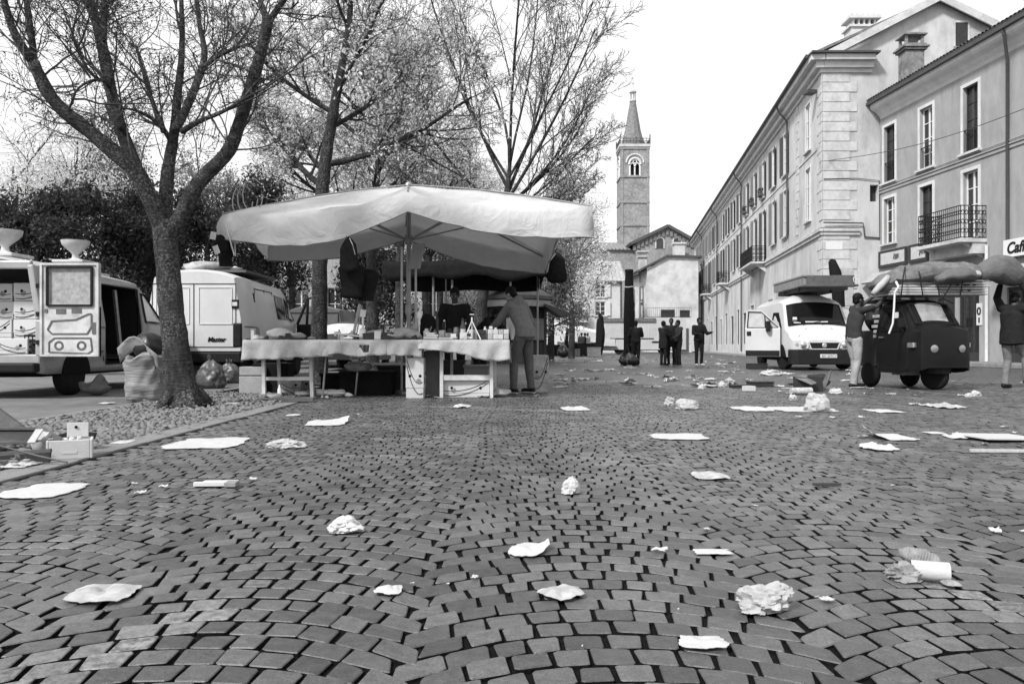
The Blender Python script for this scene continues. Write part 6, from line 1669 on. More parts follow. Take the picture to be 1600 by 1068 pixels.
# dark awning of the stall behind
da = thing('rear_awning', 'dark sagging awning on thin pale poles behind the main canopy', 'awning', (-.4, 17, 0))
m = MB()
def RA(i, j): 
    u, v_ = i / 14, j / 8; x = -2.55 + 3.2 * u; y = 15.6 + 3.4 * v_; z = 2.42 + .12 * math.sin(PI * v_) - .06 * math.sin(PI * u * 3) * .4
    return V((x, y, z))
m.grid(RA, 14, 8); m.grid(lambda i, j: RA(i, 0) + V((0, -.02 * j, -.115 * j * (1 + .16 * math.sin(i * 1.3)))), 14, 3); m.grid(lambda i, j: RA(14 if j < 99 else 0, i) + V((.01 * j, 0, -.11 * j)), 8, 3); m.grid(lambda i, j: RA(i, 8) + V((0, .01 * j, -.12 * j)), 14, 3)
m.build('awning_cloth', M_DCLOTH, da, world=True, smooth=True, solid=.006)
for px, y in ((677, 15.7), (706.5, 15.65), (797.5, 15.7), (697, 18.8), (840, 18.8)):
    m = MB(); x = (px - 800) / F * y; m.tube([(x, y, 0), (x, y, 2.45)], .022, 8); m.build('pole', M_POLE, da, world=True, smooth=True)

# trestle tables, each with its own cloth
TZ = .83
def table(label, pxs, yf, depth, metal=False, legs=(), rail=None):
    x0, x1 = [(p - 800) / F * yf for p in pxs]
    r = thing('trestle_table', label, 'table', ((x0 + x1) / 2, yf + depth / 2, 0), 0, 'trestle tables of the stall')
    m = MB(); m.box(((x0 + x1) / 2, yf + depth / 2, TZ - .015), (x1 - x0 - .02, depth, .03)); m.build('table_top', M_WOODL, r, world=True)
    for (xa, ya, xb, yb, w_) in legs:
        m = MB()
        if metal: m.tube([(xa, ya, 0), (xb, yb, TZ - .03)], w_ / 2, 7)
        else: m.bar((xa, ya, 0), (xb, yb, TZ - .03), w_, w_ * .8)
        m.build('leg', M_POLE if metal else M_LEGW, r, world=True)
    for (xa, xb, y, z, w_) in (rail or ()):
        m = MB(); m.bar((xa, y, z), (xb, y, z), .035, w_); m.build('cross_rail', M_LEGW if not metal else M_POLE, r, world=True)
    return r, x0, x1
YT = 11.35
X_ = lambda p, y=YT: (p - 800) / F * y
lA = [(X_(413, 11.6), 11.6, X_(411, 11.6), 11.6, .06), (X_(488, 11.6), 11.6, X_(485, 11.6), 11.6, .06), (X_(413, 11.6) + .1, 12.05, X_(411, 11.6) + .08, 12.05, .05), (X_(470), 12.05, X_(468), 12.05, .05)]
table('left trestle table with pale legs and one low cross rail', (382, 521), YT, .78, legs=lA, rail=[(X_(413, 11.6), X_(487, 11.6), 11.6, .27, .05)])
lB = [(X_(500), 11.5, X_(506), 11.55, .03), (X_(541), 12.0, X_(550), 12.0, .03), (X_(640), 11.95, X_(630), 11.95, .03), (X_(655), 11.5, X_(660), 11.5, .03)]
table('middle trestle table on thin splayed metal legs', (522, 660), YT + .02, .78, True, legs=lB, rail=[(X_(548), X_(632), 11.98, .48, .03)])
lC = [(X_(690, 11.5), 11.5, X_(690, 11.5), 11.5, .06), (X_(768, 11.5), 11.5, X_(768, 11.5), 11.5, .06), (X_(700), 12.05, X_(700), 12.05, .05), (X_(772), 12.05, X_(772), 12.05, .05)]
table('right trestle table with pale legs and a thick cross rail', (662, 795), YT - .02, .78, legs=lC, rail=[(X_(690, 11.5), X_(768, 11.5), 11.5, .29, .075)])
def cloth(label, pxs, yf, depth, low, m_, seed, left=False, right=False, hole=None):
    x0, x1 = [(p - 800) / F * yf for p in pxs]; n = 44; rgc = random.Random(seed); ph = rgc.uniform(0, 6)
    L = len(low) - 1
    def zb(u): 
        i = min(L - 1, int(u * L)); f = u * L - i; f = f * f * (3 - 2 * f); return low[i] + (low[i + 1] - low[i]) * f
    def P(i, j):
        u = i / n; x = x0 + (x1 - x0) * u
        if j <= 4: y = yf + depth * (1 - j / 4); return V((x, y, TZ + .006 + .004 * mnoise.noise(V((x * 6, y * 6, seed)))))
        g = (j - 4) / 9; zz = zb(u) + .012 * mnoise.noise(V((x * 9, 0, seed)))
        z = TZ + .006 - (TZ - zz) * g; wv = .03 * math.sin(x * 11 + ph) + .02 * math.sin(x * 27 + ph * 2 + 2 * g) + .07 * mnoise.noise(V((x * 4.2, z * 2, seed + 3)))
        return V((x + .015 * g * math.sin(x * 7 + ph), yf - .025 - (.03 + wv) * g ** .8, z))
    m = MB(); m.grid(P, n, 13)
    if hole:
        hu0, hu1, hj0, hj1 = hole; o = []
        keep = []
        for idx, f in enumerate(m.f):
            i, j = divmod(idx, 13)
            if hu0 <= i <= hu1 and hj0 <= j <= hj1 and (i - hu0) >= (j - hj0) * .8: continue
            keep.append(f)
        m.f = keep; m.mi = [0] * len(keep)
    for on, i in ((left, 0), (right, n)):
        if on: m.grid(lambda a, b: P(i, 0 if a == 0 else min(4, a)) + V(((-1 if i == 0 else 1) * (.012 + .02 * math.sin(a * 2.0)) * b / 5, 0, -(.30 + .05 * math.sin(a * 1.7)) * b / 5)), 4, 5)
    return solo('tablecloth', m, m_, label, 'tablecloth', 'cloths on the trestle tables', smooth=True, angle=180, solid=.004)
zpx = lambda py, y=11.3: CH + (HZ - py) / F * y
cloth('pale cloth with straight hem over the left table', (380, 520), YT - .02, .8, [zpx(563), zpx(562), zpx(559), zpx(557)], M_CLOTH, 1, left=True)
cloth('pale cloth with a torn dark hole over the middle table', (503, 607), YT - .045, .8, [zpx(556), zpx(553), zpx(558), zpx(556), zpx(555)], M_CLOTH, 2, hole=(25, 31, 7, 10))
cloth('coarser darker sackcloth hanging between middle and right tables', (604, 660), YT - .07, .8, [zpx(555), zpx(556), zpx(558)], M_CLOTH2, 3)
cloth('pale cloth with ragged rising hem over the right table', (655, 796), YT - .05, .8, [zpx(545), zpx(547), zpx(551), zpx(554), zpx(561), zpx(565), zpx(562)], M_CLOTH, 4, right=True)

# goods on the tables -------------------------------------------------------
def at(px, y): return V(((px - 800) / F * y, y, TZ + .014))
def good(name, label, cat, mb, mm, **kw): return solo(name, mb, mm, label, cat, **kw)
def blob(c, r, seed, amp=.25, n=18, mm=12):
    m = MB(); m.ell((0, 0, r[2]), r, n, mm); q = V((seed * 2.3, seed, 0))
    m.v = [tuple(V((p[0], p[1], max(0.0, p[2]))) * (1 + amp * mnoise.noise(V((p[0] / r[0], p[1] / r[1], p[2] / r[2])) * 1.2 + q)) + V(c)) for p in m.v]; 
    m.v = [(a, b, max(V(c).z, z)) for a, b, z in m.v]; return m
good('cloth_bundle', 'rumpled pale cloth bundle at the back of the left table', 'cloth', blob(at(440, 11.95), (.22, .15, .075), 1), M_CLOTH2, smooth=True, angle=180)
good('cloth_bundle', 'smaller flat cloth bundle right of the rumpled one on the left table', 'cloth', blob(at(464, 11.9), (.15, .13, .05), 2), M_CLOTH2, smooth=True, angle=180)
m = MB(); a = at(523, 11.55); m.box(a + V((.32, 0, .05)), (.6, .12, .02), (0, .13, .05)); m.box(a + V((.02, 0, .08)), (.03, .1, .06)); good('wooden_board', 'narrow pale board lying tilted on the middle table', 'board', m, M_WOODL)
m = MB(); m.bar(at(551, 11.7), at(562, 11.75) + V((0, 0, .52)), .05, .03); m.bar(at(551, 11.7) + V((.04, .02, .0)), at(562, 11.75) + V((.03, .02, .5)), .015); good('wooden_stick', 'light wooden slat leaning upright on the middle table', 'slat', m, M_WOODL)
m = MB(); a = at(567, 11.6); m.lathe([(.055, 0), (.055, .08), (.045, .14), (.02, .17)], a, 14); m.tube([a + V((0, 0, .15)), a + V((.0, 0, .33))], .018, 8); m.box(a + V((0, 0, .38)), (.085, .03, .11), (0, .15, 0)); good('washing_brush', 'pale brush standing head up in its holder', 'brush', m, M_CERAM, bevel=.006)
m = MB(); a = at(576, 11.55); m.box(a + V((.05, 0, .05)), (.26, .14, .10), (0, -.1, .1)); good('open_case', 'half open dark case with pale lid beside the brush', 'case', m, M_DARKG, bevel=.008)
m = MB(); a = at(584, 11.62); m.box(a + V((.02, 0, .11)), (.22, .1, .05), (0, -.15, 0)); good('pale_tray', 'pale shallow tray resting on the dark case', 'tray', m, M_CLOTH2, bevel=.006)
m = MB(); a = at(591, 11.5); m.box(a + V((0, 0, .06)), (.10, .09, .12)); good('white_carton', 'plain white carton on the middle table near the cloth seam', 'carton', m, M_CARD, bevel=.004)
m = MB(); a = at(606, 11.5); m.box(a + V((0, 0, .03)), (.19, .12, .055)); m.box(a + V((0, 0, .08)), (.17, .11, .04), .1); good('dark_boxes', 'pair of flat dark boxes right of the white carton', 'box', m, M_DARKG, bevel=.004)
m = MB(); a = at(597, 11.8); m.tube([a, a + V((0, 0, .22))], [.045, .03], 10); good('dark_vase', 'small dark vase behind the white carton', 'vase', m, M_DARKG, smooth=True)
for i, (px, y, w_, t_, lb) in enumerate(((617, 11.55, .15, .3, 'folded pale shirt nearest the pole on the middle table'), (628, 11.65, .16, .4, 'upper folded pale shirt heaped against the pole'), (646, 11.6, .13, .2, 'crumpled pale cloth right of the pole'))):
    good('folded_cloth', lb, 'cloth', blob(at(px, y), (w_, .12, .055 + .03 * (i == 1)), 5 + i, .3), M_CLOTH, smooth=True, angle=180)
m = MB(); a = at(655, 11.75); m.lathe([(.012, 0), (.012, .2), (.02, .24), (.016, .28), (.04, .33), (.042, .4), (.012, .42)], a, 12); m.box(a + V((0, 0, .02)), (.1, .08, .04)); good('white_spatula', 'white long-handled tool standing upright right of the pole', 'tool', m, M_CERAM)
m = MB(); a = at(646, 11.8); m.lathe([(.07, 0), (.075, .02), (.075, .13), (.06, .15)], a, 16); good('grey_tub', 'round pale grey tub at the foot of the white tool', 'tub', m, M_CLOTH2, smooth=True, angle=40)
m = MB(); a = at(668, 11.95); pts = [a + V((-.1, 0, 0))] + [a + V((.13 * math.cos(PI - q * PI / 8), 0, .24 + .15 * math.sin(q * PI / 8))) for q in range(9)] + [a + V((.13, 0, 0))]
m.poly([p + V((0, -.07, 0)) for p in pts], (0, .14, 0)); good('rounded_bag', 'black round-topped bag standing on the right table', 'bag', m, M_DCLOTH, bevel=.02)
for i, (px, h) in enumerate(((664, .16), (669, .19), (675, .15))):
    m = MB(); a = at(px, 11.75); m.tube([a, a + V((.02, 0, h * .6)), a + V((.05, .0, h))], [.02, .016, .008], 7); good('brush_tip', ['shortest', 'tallest', 'middle'][i] + ' pale pointed brush before the round-topped bag', 'brush', m, M_MID, smooth=True)
m = MB(); a = at(673, 11.55); m.box(a + V((0, 0, .02)), (.2, .15, .03)); m.box(a + V((.02, 0, .055)), (.17, .13, .03), .15); m.box(a + V((0, 0, .085)), (.14, .1, .025), -.2); good('paper_stack', 'low stack of pale booklets at the left of the right table', 'booklets', m, M_CARD, bevel=.003)
m = MB(); a = at(691, 11.6); m.box(a + V((0, 0, .012)), (.32, .2, .02), .05); good('white_tray', 'flat white tray in the middle of the right table', 'tray', m, M_CARD, bevel=.003)
m = MB(); a = at(690, 11.7); m.box(a + V((0, 0, .07)), (.08, .06, .12)); m.lathe([(.022, 0), (.022, .005)], a + V((0, -.032, .08)), 12, (0, -1, 0)); good('pale_box', 'small pale box with a round dark mark on the right table', 'box', m, M_CLOTH, bevel=.004)
m = MB(); a = at(683, 11.8); m.tube([a, a + V((0, 0, .12)), a + V((.005, 0, .2)), a + V((0, 0, .3)), a + V((-.015, 0, .42))], [.03, .03, .018, .022, .008], 10); good('dark_figurine', 'dark slender figurine between bag and vendor', 'figurine', m, M_DARKG, smooth=True)
for i, (px, y, r_, h, mm, lb) in enumerate(((713, 11.65, .042, .17, M_MID, 'grey canister with lid left of the bottle'), (697, 11.85, .035, .12, M_DARKG, 'dark jar behind the white tray'), (703, 11.8, .04, .15, M_DARKG, 'dark taller jar right beside the grey canister'), (732, 11.75, .04, .11, M_CERAM, 'white cup between the tripod legs'), (744, 11.7, .038, .12, M_CERAM, 'white cup right of the tripod'))):
    m = MB(); a = at(px, y); m.lathe([(r_ * .9, 0), (r_, .01), (r_, h * .8), (r_ * .86, h * .84), (r_ * .9, h), (r_ * .3, h + .01)], a, 14); good('jar', lb, 'jar', m, mm, smooth=True, angle=40)
m = MB(); a = at(723, 11.6); m.lathe([(.042, 0), (.046, .02), (.046, .17), (.02, .23), (.018, .3), (.022, .31)], a, 14); good('glass_bottle', 'dark glass bottle with pale label on the right table', 'bottle', m, M_GLASSB, smooth=True, angle=50)
m = MB(); a = at(723, 11.55); m.grid(lambda i, j: a + V((.048 * math.sin(-1 + .4 * i), -.048 * math.cos(-1 + .4 * i) + .05, .04 + .11 * j)), 5, 1); good('bottle_label', 'pale paper label round the dark bottle', 'label', m, M_CARD)
m = MB(); a = at(724, 11.45); m.box(a + V((0, 0, .05)), (.1, .05, .095)); m.lathe([(.034, 0), (.034, .004), (.02, .006)], a + V((0, -.026, .05)), 14, (0, -1, 0)); good('alarm_clock', 'small square clock with dark round face in front of the bottle', 'clock', m, M_CARD, bevel=.006)
m = MB(); a = at(737, 11.45); top = a + V((0, .04, .27))
for dx, dy in ((-.1, -.02), (.13, -.02), (.0, .14)): m.tube([top, a + V((dx, dy, 0))], .008, 6)
m.box(top + V((0, 0, .02)), (.02, .02, .06)); m.box(top + V((0, -.0, .09)), (.06, .012, .012)); good('small_tripod', 'little pale tripod standing on the right table', 'tripod', m, M_CERAM)
m = MB(); a = at(752, 11.6); m.box(a + V((0, 0, .07)), (.13, .13, .14)); m.box(a + V((.0, -.068, .09)), (.1, .006, .03)); good('black_radio', 'black box-shaped radio between tripod and small cartons', 'radio', m, M_DARKG, bevel=.006)
k = 0
names = ['left end of lower row', 'second in lower row', 'third in lower row', 'right end of lower row', 'left end of upper row', 'second in upper row', 'third in upper row', 'right end of upper row']
for row in range(2):
    for q in range(4):
        m = MB(); a = at(766 + 8.3 * q, 11.5 + .02 * row); m.box(a + V((0, 0, .038 + .072 * row)), (.07, .09, .068), rnd.uniform(-.08, .08)); m.box(a + V((0, -.047, .038 + .072 * row)), (.05, .003, .02))
        good('small_carton', 'small pale packet, %s beside the man in the hoodie' % names[k], 'packet', m, M_CARD if (q + row) % 3 else M_CLOTH, group='small packets at the right end of the table', bevel=.003); k += 1
m = MB(); a = at(767, 11.55); m.box(a + V((0, 0, .17)), (.05, .06, .04)); good('top_packet', 'single packet lying on top of the two packet rows', 'packet', m, M_CARD, bevel=.003)

rr = random.Random(123)
for tn, (pa, pb, N_) in (('left', (395, 510, 10)), ('middle', (530, 655, 24)), ('right', (665, 785, 30))):
    for q in range(N_):
        a = at(rr.uniform(pa, pb), rr.uniform(11.5, 12.0)); m = MB(); kd = rr.random(); h = rr.uniform(.05, .19); w_ = rr.uniform(.04, .10)
        if kd < .4: m.box(a + V((0, 0, h / 2)), (w_, w_ * rr.uniform(.6, 1.2), h), rr.uniform(-.6, .6))
        elif kd < .7: m.lathe([(w_ * .4, 0), (w_ * .5, .01), (w_ * .5, h * .75), (w_ * .25, h * .85), (w_ * .27, h)], a, 10)
        else: m.ell(a + V((0, 0, .02)), (w_, w_ * .7, .025), 9, 5); m.v = [tuple(V(p_) + mnoise.noise_vector(V(p_) * 25) * .012) for p_ in m.v]; m.v = [(x_, y_, max(a.z, z_)) for x_, y_, z_ in m.v]
        good('trinket', 'small second-hand trinket among the goods spread on the %s table' % tn, 'trinket', m, rr.choice([M_CARD, M_DARKG, M_MID, M_CERAM, M_CLOTH2, M_DARKG]), group='trinkets on the %s table' % tn)
# boxes, bags and clutter round the stall ---------------------------------
banana_box(V((X_(648, 11.35), 11.55, 0)), 0, (.245, .4, .58), 'tall white fruit carton standing on end under the coarse cloth', None, 41)
banana_box(V((X_(727, 11.45), 11.75, 0)), R(-2), (.70, .4, .25), 'wide white fruit carton under the right table', None, 42)
banana_box(V((X_(842, 12.9), 13.0, 0)), R(8), (.24, .42, .60), 'upright fruit carton behind the legs of the man in the hoodie', None, 43, M_FILM)
banana_box(V((X_(455, 12.4), 12.5, 0)), R(-12), (.45, .36, .26), 'tilted fruit carton half hidden under the left table', None, 44, M_FILM)
m = MB(); m.box((X_(678, 11.7), 11.75, .34), (.24, .3, .68)); solo('dark_board_box', m, mat('dark_wood'), 'dark upright wooden box between the two fruit cartons', 'box', bevel=.006)
m = MB(); m.box((X_(426, 12.5), 12.55, .24), (.55, .4, .48)); solo('dark_bin', m, M_DCLOTH, 'black box standing under the left table', 'box', bevel=.02)
m = MB(); m.box((X_(395, 12.3), 12.4, .36), (.4, .26, .13)); m.box((X_(395, 12.3), 12.38, .14), (.38, .3, .28)); solo('pale_crate', m, M_CLOTH2, 'pale open box set on a dark crate left of the left table', 'box', bevel=.008)
for i, (px, y, w_, h, mm, lb) in enumerate(((575, 12.3, .8, .34, M_DCLOTH, 'broad black crate under the middle table'), (530, 12.6, .5, .3, M_DCLOTH, 'black crate under the left end of the middle table'), (618, 12.8, .5, .42, M_DARKG, 'dark case standing behind the metal legs'), (705, 13.0, .45, .5, M_DARKG, 'dark box in the shadow behind the right table'), (745, 13.0, .4, .42, M_KRAFT, 'brown carton in the shadow behind the right table'))):
    m = MB(); m.box(((px - 800) / F * y, y, h / 2), (w_, .4, h)); m.box(((px - 800) / F * y, y, h), (w_ + .03, .43, .04)); solo('crate', m, mm, lb, 'crate', bevel=.01)
rr = random.Random(77)
tl = [('pale cloth scrap', M_CLOTH), ('crumpled white bag', M_CARD), ('grey rag', M_MID), ('crushed brown carton', M_KRAFT)]
spots = [(512, 11.75, .16, 1, 'beside the metal leg of the middle table'), (528, 11.7, .13, 1, 'under the middle table next to the first crumpled bag'), (545, 11.6, .07, 0, 'in front of the broad black crate'), (415, 11.6, .10, 2, 'by the outer leg of the left table'), (475, 11.7, .12, 2, 'between the legs of the left table'), (780, 11.7, .16, 0, 'at the shoes of the man in the hoodie'), (560, 11.9, .2, 2, 'on the broad black crate'), (430, 11.3, .1, 3, 'in front of the left table')]
for i, (px, y, s_, kd, wh) in enumerate(spots):
    solo('litter_piece', blob(V(((px - 800) / F * y, y, .36 if i == 6 else 0)), (s_, s_ * .7, s_ * .35), 20 + i, .5), tl[kd][1], '%s %s' % (tl[kd][0], wh), 'litter', smooth=True, angle=50)
m = MB(); a = V((X_(437, 11.5), 11.5, 0)); m.lathe([(.03, 0), (.032, .01), (.032, .12), (.012, .16), (.012, .19)], a, 10); solo('plastic_bottle', m, M_CERAM, 'small white plastic bottle on the ground under the left table', 'bottle', smooth=True)
m = MB(); z_ = .52
m.bar((X_(522), 12.45, .5), (X_(545), 12.45, .5), .03, .05); m.bar((X_(522), 12.45, .3), (X_(545), 12.45, .3), .03, .05)
for p in (524, 543): m.bar((X_(p), 12.45, 0), (X_(p), 12.45, .95), .03)
for p in (524, 543): m.bar((X_(p), 12.8, 0), (X_(p), 12.8, .48), .03)
m.box((X_(533), 12.63, .48), (.26, .4, .03)); solo('wooden_chair', m, M_LEGW, 'pale slatted chair behind the middle table', 'chair')

def sack(c, r, h, seed, mm, label, name='garbage_bag', amp=.22, knot=True):
    m = MB(); n, k = 44, 18
    prof = [(0, 0), (.8, .0), (1, .12), (1.02, .3), (.94, .5), (.8, .68), (.55, .84), (.22, .93), (.10, .97), (.2, 1.04), (.28, 1.12)]
    if not knot: prof = [(0, 0), (.85, .0), (.98, .08), (1, .25), (.97, .5), (1.0, .75), (1.06, .95), (.9, 1.0), (.5, .93)]
    P2 = []
    for (a, b), (a2, b2) in zip(prof, prof[1:]):
        for q in range(5): P2.append((a + (a2 - a) * q / 5, b + (b2 - b) * q / 5))
    P2.append(prof[-1])
    vs = []
    for (a, z) in P2:
        for i in range(n):
            t = 2 * PI * i / n
            pl_ = .12 * math.sin(t * 9 + seed) * max(0, z - .45) + amp * .8 * mnoise.noise(V((math.cos(t) * 1.6, math.sin(t) * 1.6, z * 2.4 + seed * 3))) + .07 * mnoise.noise(V((t * 2.5, z * 9, seed)))
            pl_ += -.10 * (1 - min(1, 4 * abs(mnoise.noise(V((math.cos(t) * 2.6 + seed, math.sin(t) * 2.6, z * 2 + math.sin(t * 3)))))) ) + .07 * mnoise.noise(V((math.cos(t) * 5, math.sin(t) * 5, z * 6 + seed)))
            rr_ = a * (1 + pl_); vs.append(V((c[0] + r[0] * rr_ * math.cos(t), c[1] + r[1] * rr_ * math.sin(t), c[2] + max(0, h * z * (1 + .22 * mnoise.noise(V((math.cos(t), math.sin(t), seed))))))))
    m.add(vs, [(i * n + j, i * n + (j + 1) % n, (i + 1) * n + (j + 1) % n, (i + 1) * n + j) for i in range(len(P2) - 1) for j in range(n)])
    return solo(name, m, mm, label, 'bag', smooth=True, angle=60)
M_BAGG = mat('grey_bag_plastic', .10, .4, .3, 5, .5, 10, spec=.4, dirt=.3); M_BAGL = mat('pale_bag_plastic', .30, .4, .25, 5, .5, 10, spec=.4, dirt=.3); M_BAGD = mat('black_bag_plastic', .015, .35, .3, 5, .5, 10, spec=.35)
c = gp(227, 627); sack((c.x, c.y, 0), (.27, .25), .62, 3, mat('striped_sack', .2, .55, .5, 4, .6, 9, stretch=(.6, .6, 5)), 'tall creased grey sack left of the bare tree', knot=False)
m = MB(); m.ell((c.x + .06, c.y, .72), (.22, .2, .2), 16, 10); m.v = [tuple(V(p) + mnoise.noise_vector(V(p) * 6) * .05) for p in m.v]; solo('sack_contents', m, M_BAGD, 'black bin liner bulging out of the tall grey sack', 'bag', smooth=True, angle=180)
m = MB(); m.grid(lambda i, j: V((c.x - .27 + .075 * i, c.y - .22 + .02 * j, .72 + .16 * math.sin(i * .55) + .05 * mnoise.noise(V((i * .5, j * .5, 2))) - .05 * j)), 7, 4); solo('torn_plastic', m, M_BAGL, 'torn pale plastic flap over the top of the tall sack', 'plastic', smooth=True, solid=.004)
for i, (px, py, rx, h, mm, lb) in enumerate(((330, 606, .26, .5, M_BAGG, 'knotted grey bin bag right of the bare tree'), (358, 598, .24, .42, M_BAGG, 'second knotted bin bag, nearer the left table'), (376, 592, .24, .50, M_BAGL, 'paler bulging bag behind the two knotted bin bags'), (308, 594, .2, .42, M_BAGL, 'pale torn bag against the tree side under the white van'))):
    c = gp(px, py); sack((c.x, c.y, 0), (rx, rx * .8), h, 10 + i, mm, lb, 'bin_bag')
# things hanging from the canopy edge
def hang(px, py0, py1, wpx, y, label, mm, seed, flat=.45, cat='bag', name='hanging_bag', prof=None):
    m = MB(); n = 20; z0, z1 = pt(px, py0, y).z, pt(px, py1, y).z; w_ = wpx / 2 * y / F; x = (px - 800) / F * y
    prof = prof or [(0.05, 0), (.35, .06), (.7, .2), (.9, .45), (1, .75), (.95, .92), (.6, 1)]
    vs = []; P2 = []
    for (a, b), (a2, b2) in zip(prof, prof[1:]):
        for q in range(3): P2.append((a + (a2 - a) * q / 3, b + (b2 - b) * q / 3))
    P2.append(prof[-1])
    for a, b in P2:
        for i in range(n):
            t = 2 * PI * i / n; k = a * (1 + .16 * mnoise.noise(V((math.cos(t) * 1.5, math.sin(t) * 1.5, b * 4 + seed))))
            vs.append(V((x + w_ * k * math.cos(t), y + w_ * flat * k * math.sin(t), z0 + (z1 - z0) * b)))
    m.add(vs, [(i * n + j, i * n + (j + 1) % n, (i + 1) * n + (j + 1) % n, (i + 1) * n + j) for i in range(len(P2) - 1) for j in range(n)] + [tuple(range(n)), tuple((len(P2) - 1) * n + j for j in range(n))])
    m.tube([(x, y, z0 + .06), (x - .03, y, z0), (x, y, z0 - .04)], .012, 5)
    return solo(name, m, mm, label, cat, smooth=True, angle=60)
hang(545, 370, 424, 30, 10.62, 'dark pleated cap-like bag hanging at the front edge of the canopy', M_DCLOTH, 1)
hang(549, 412, 466, 40, 10.8, 'black jacket hanging below the pleated bag', M_DCLOTH, 2, cat='jacket', name='hanging_jacket', prof=[(.3, 0), (.8, .05), (1, .15), (.95, .4), (.8, .7), (.85, .95), (.5, 1)])
hang(572, 420, 470, 36, 11.0, 'second black jacket hanging right of the first', M_DCLOTH, 3, cat='jacket', name='hanging_jacket', prof=[(.3, 0), (.8, .05), (1, .15), (.9, .5), (.7, 1)])
hang(870, 394, 442, 33, 13.9, 'black rucksack hanging from the right rear corner of the canopy', M_DCLOTH, 4, flat=.6)
m = MB(); b = pt(857, 420, 13.8); m.tube([pt(868, 396, 13.8), pt(858, 408, 13.75), pt(855, 425, 13.75)], .015, 5); solo('bag_strap', m, M_POLE, 'pale strap looping beside the hanging rucksack', 'strap')
m = MB(); m.tube([pt(546, 372, 10.47), pt(551, 382, 10.44), pt(555, 398, 10.45)], .006, 5); solo('bag_piping', m, M_POLE, 'thin pale piping down the pleated hanging bag', 'piping')
hang(343, 352, 395, 26, 10.6, 'dark bag hanging from the left corner of the canopy', M_DCLOTH, 6)
hang(352, 372, 416, 24, 10.8, 'long dark coat hanging behind the left corner bag', M_DCLOTH, 7, cat='coat', name='hanging_coat', prof=[(.3, 0), (.9, .08), (1, .3), (.9, .7), (.8, 1)])
m = MB(); m.box(pt(333, 368, 10.4), (.075, .012, .10), (0, .2, 0)); solo('price_card', m, M_CARD, 'upper white card pinned to the hanging left corner bag', 'card')
m = MB(); m.box(pt(338, 390, 10.4), (.07, .012, .11), (0, -.35, 0)); solo('price_card', m, M_CARD, 'lower tilted white card under the left corner bag', 'card')
m = MB(); m.tube([pt(349, 340, 10.6), pt(358, 370, 10.55), pt(366, 398, 10.6)], .01, 5); m.tube([pt(366, 360, 10.7), pt(368, 400, 10.7)], .01, 5); solo('guy_cord', m, M_CARD, 'pale cord hanging from the left corner of the canopy', 'cord')
m = MB()
for q in range(3): m.tube([pt(395 - 12 * q + 16 * math.cos(k * .55) + 4 * q, 305 + 26 * math.sin(k * .55) + 5 * q, 10.9) for k in range(11)], .007, 4, cap=False)
solo('cable_coil', m, M_POLE, 'loose loops of thin cable above the left canopy corner', 'cable')
# bundles on the white van's roof
for i, (px, y, r_, lb, mm) in enumerate(((325, 17.6, (.5, .35, .13), 'pale rolled bundle on the white van roof beside the tree', M_BAGL), (352, 18.0, (.35, .3, .1), 'flat grey bundle in the middle of the white van roof', M_TARP), (305, 17.3, (.2, .2, .11), 'small pale bundle at the left of the white van roof', M_CLOTH))):
    solo('roof_bundle', blob(V(((px - 800) / F * y, y, 2.34)), r_, 50 + i, .35), mm, lb, 'bundle', smooth=True, angle=180)
m = MB(); m.box((-6.55, 18.4, 2.38), (1.5, 2.2, .05)); solo('roof_board', m, mat('dark_wood'), 'dark board under the bundles on the white van roof', 'board')
# kiosk ----------------------------------------------------------------------
KY = 33; kx = lambda p: (p - 800) / F * KY; kz = lambda q: CH + (HZ - q) / F * KY
K = V((kx(806), KY + 1.3, 0)); kw = 1.38
ki = thing('newspaper_kiosk', 'dark faceted newspaper kiosk with pale fascia and tiered roof', 'kiosk', K)
def octo(r, z, n=8): return [V((K.x + r * math.cos(PI / 8 + 2 * PI * i / n), K.y + r * math.sin(PI / 8 + 2 * PI * i / n), z)) for i in range(n)]
def rings(mb, L):
    vs = []; n = 8
    for r, z in L: vs += octo(r, z)
    mb.add(vs, [(i * n + j, i * n + (j + 1) % n, (i + 1) * n + (j + 1) % n, (i + 1) * n + j) for i in range(len(L) - 1) for j in range(n)] + [tuple(range(n)), tuple((len(L) - 1) * n + j for j in range(n))])
M_KIOSK = mat('kiosk_green_black', .035, .5, .3, 5, spec=.3)
m = MB(); rings(m, [(1.35, 0), (1.35, .9), (1.3, .92), (1.3, kz(478))]); m.build('body', M_KIOSK, ki, world=True)
m = MB(); rings(m, [(1.6, kz(478)), (1.62, kz(474)), (1.62, kz(468)), (1.55, kz(467))]); m.build('fascia', M_CLOTH2, ki, world=True)
m = MB(); rings(m, [(1.7, kz(466.5)), (1.7, kz(461)), (.75, kz(442)), (.75, kz(439))]); m.build('roof', mat('kiosk_roof', .10, .7, .3, 5, dirt=.3), ki, world=True)
m = MB(); rings(m, [(.82, kz(439)), (.84, kz(437)), (.1, kz(431))]); m.build('cap', M_TILED, ki, world=True)
for i in range(8):
    a, b = octo(1.36, 0)[i], octo(1.36, 0)[(i + 1) % 8]; m = MB(); mid = (a + b) / 2; n_ = (mid - V((K.x, K.y, 0))).normalized(); f = Frame(a, b - a, n_); L = (b - a).length
    for q in range(4): f.box(m, .12 + (L - .24) * q / 4, .12 + (L - .24) * (q + .85) / 4, 1.0, 1.9, .02, .06)
    m.build('magazine_rack', [M_MID, M_DARKG, M_CLOTH2][i % 3], ki, world=True)
    m = MB(); m.bar(a, a + V((0, 0, kz(478))), .12); m.build('corner_post', M_KIOSK, ki, world=True)
m = MB(); f = Frame(K + V((1.25, -.6, 0)), (0, -1, 0), (1, 0, 0))
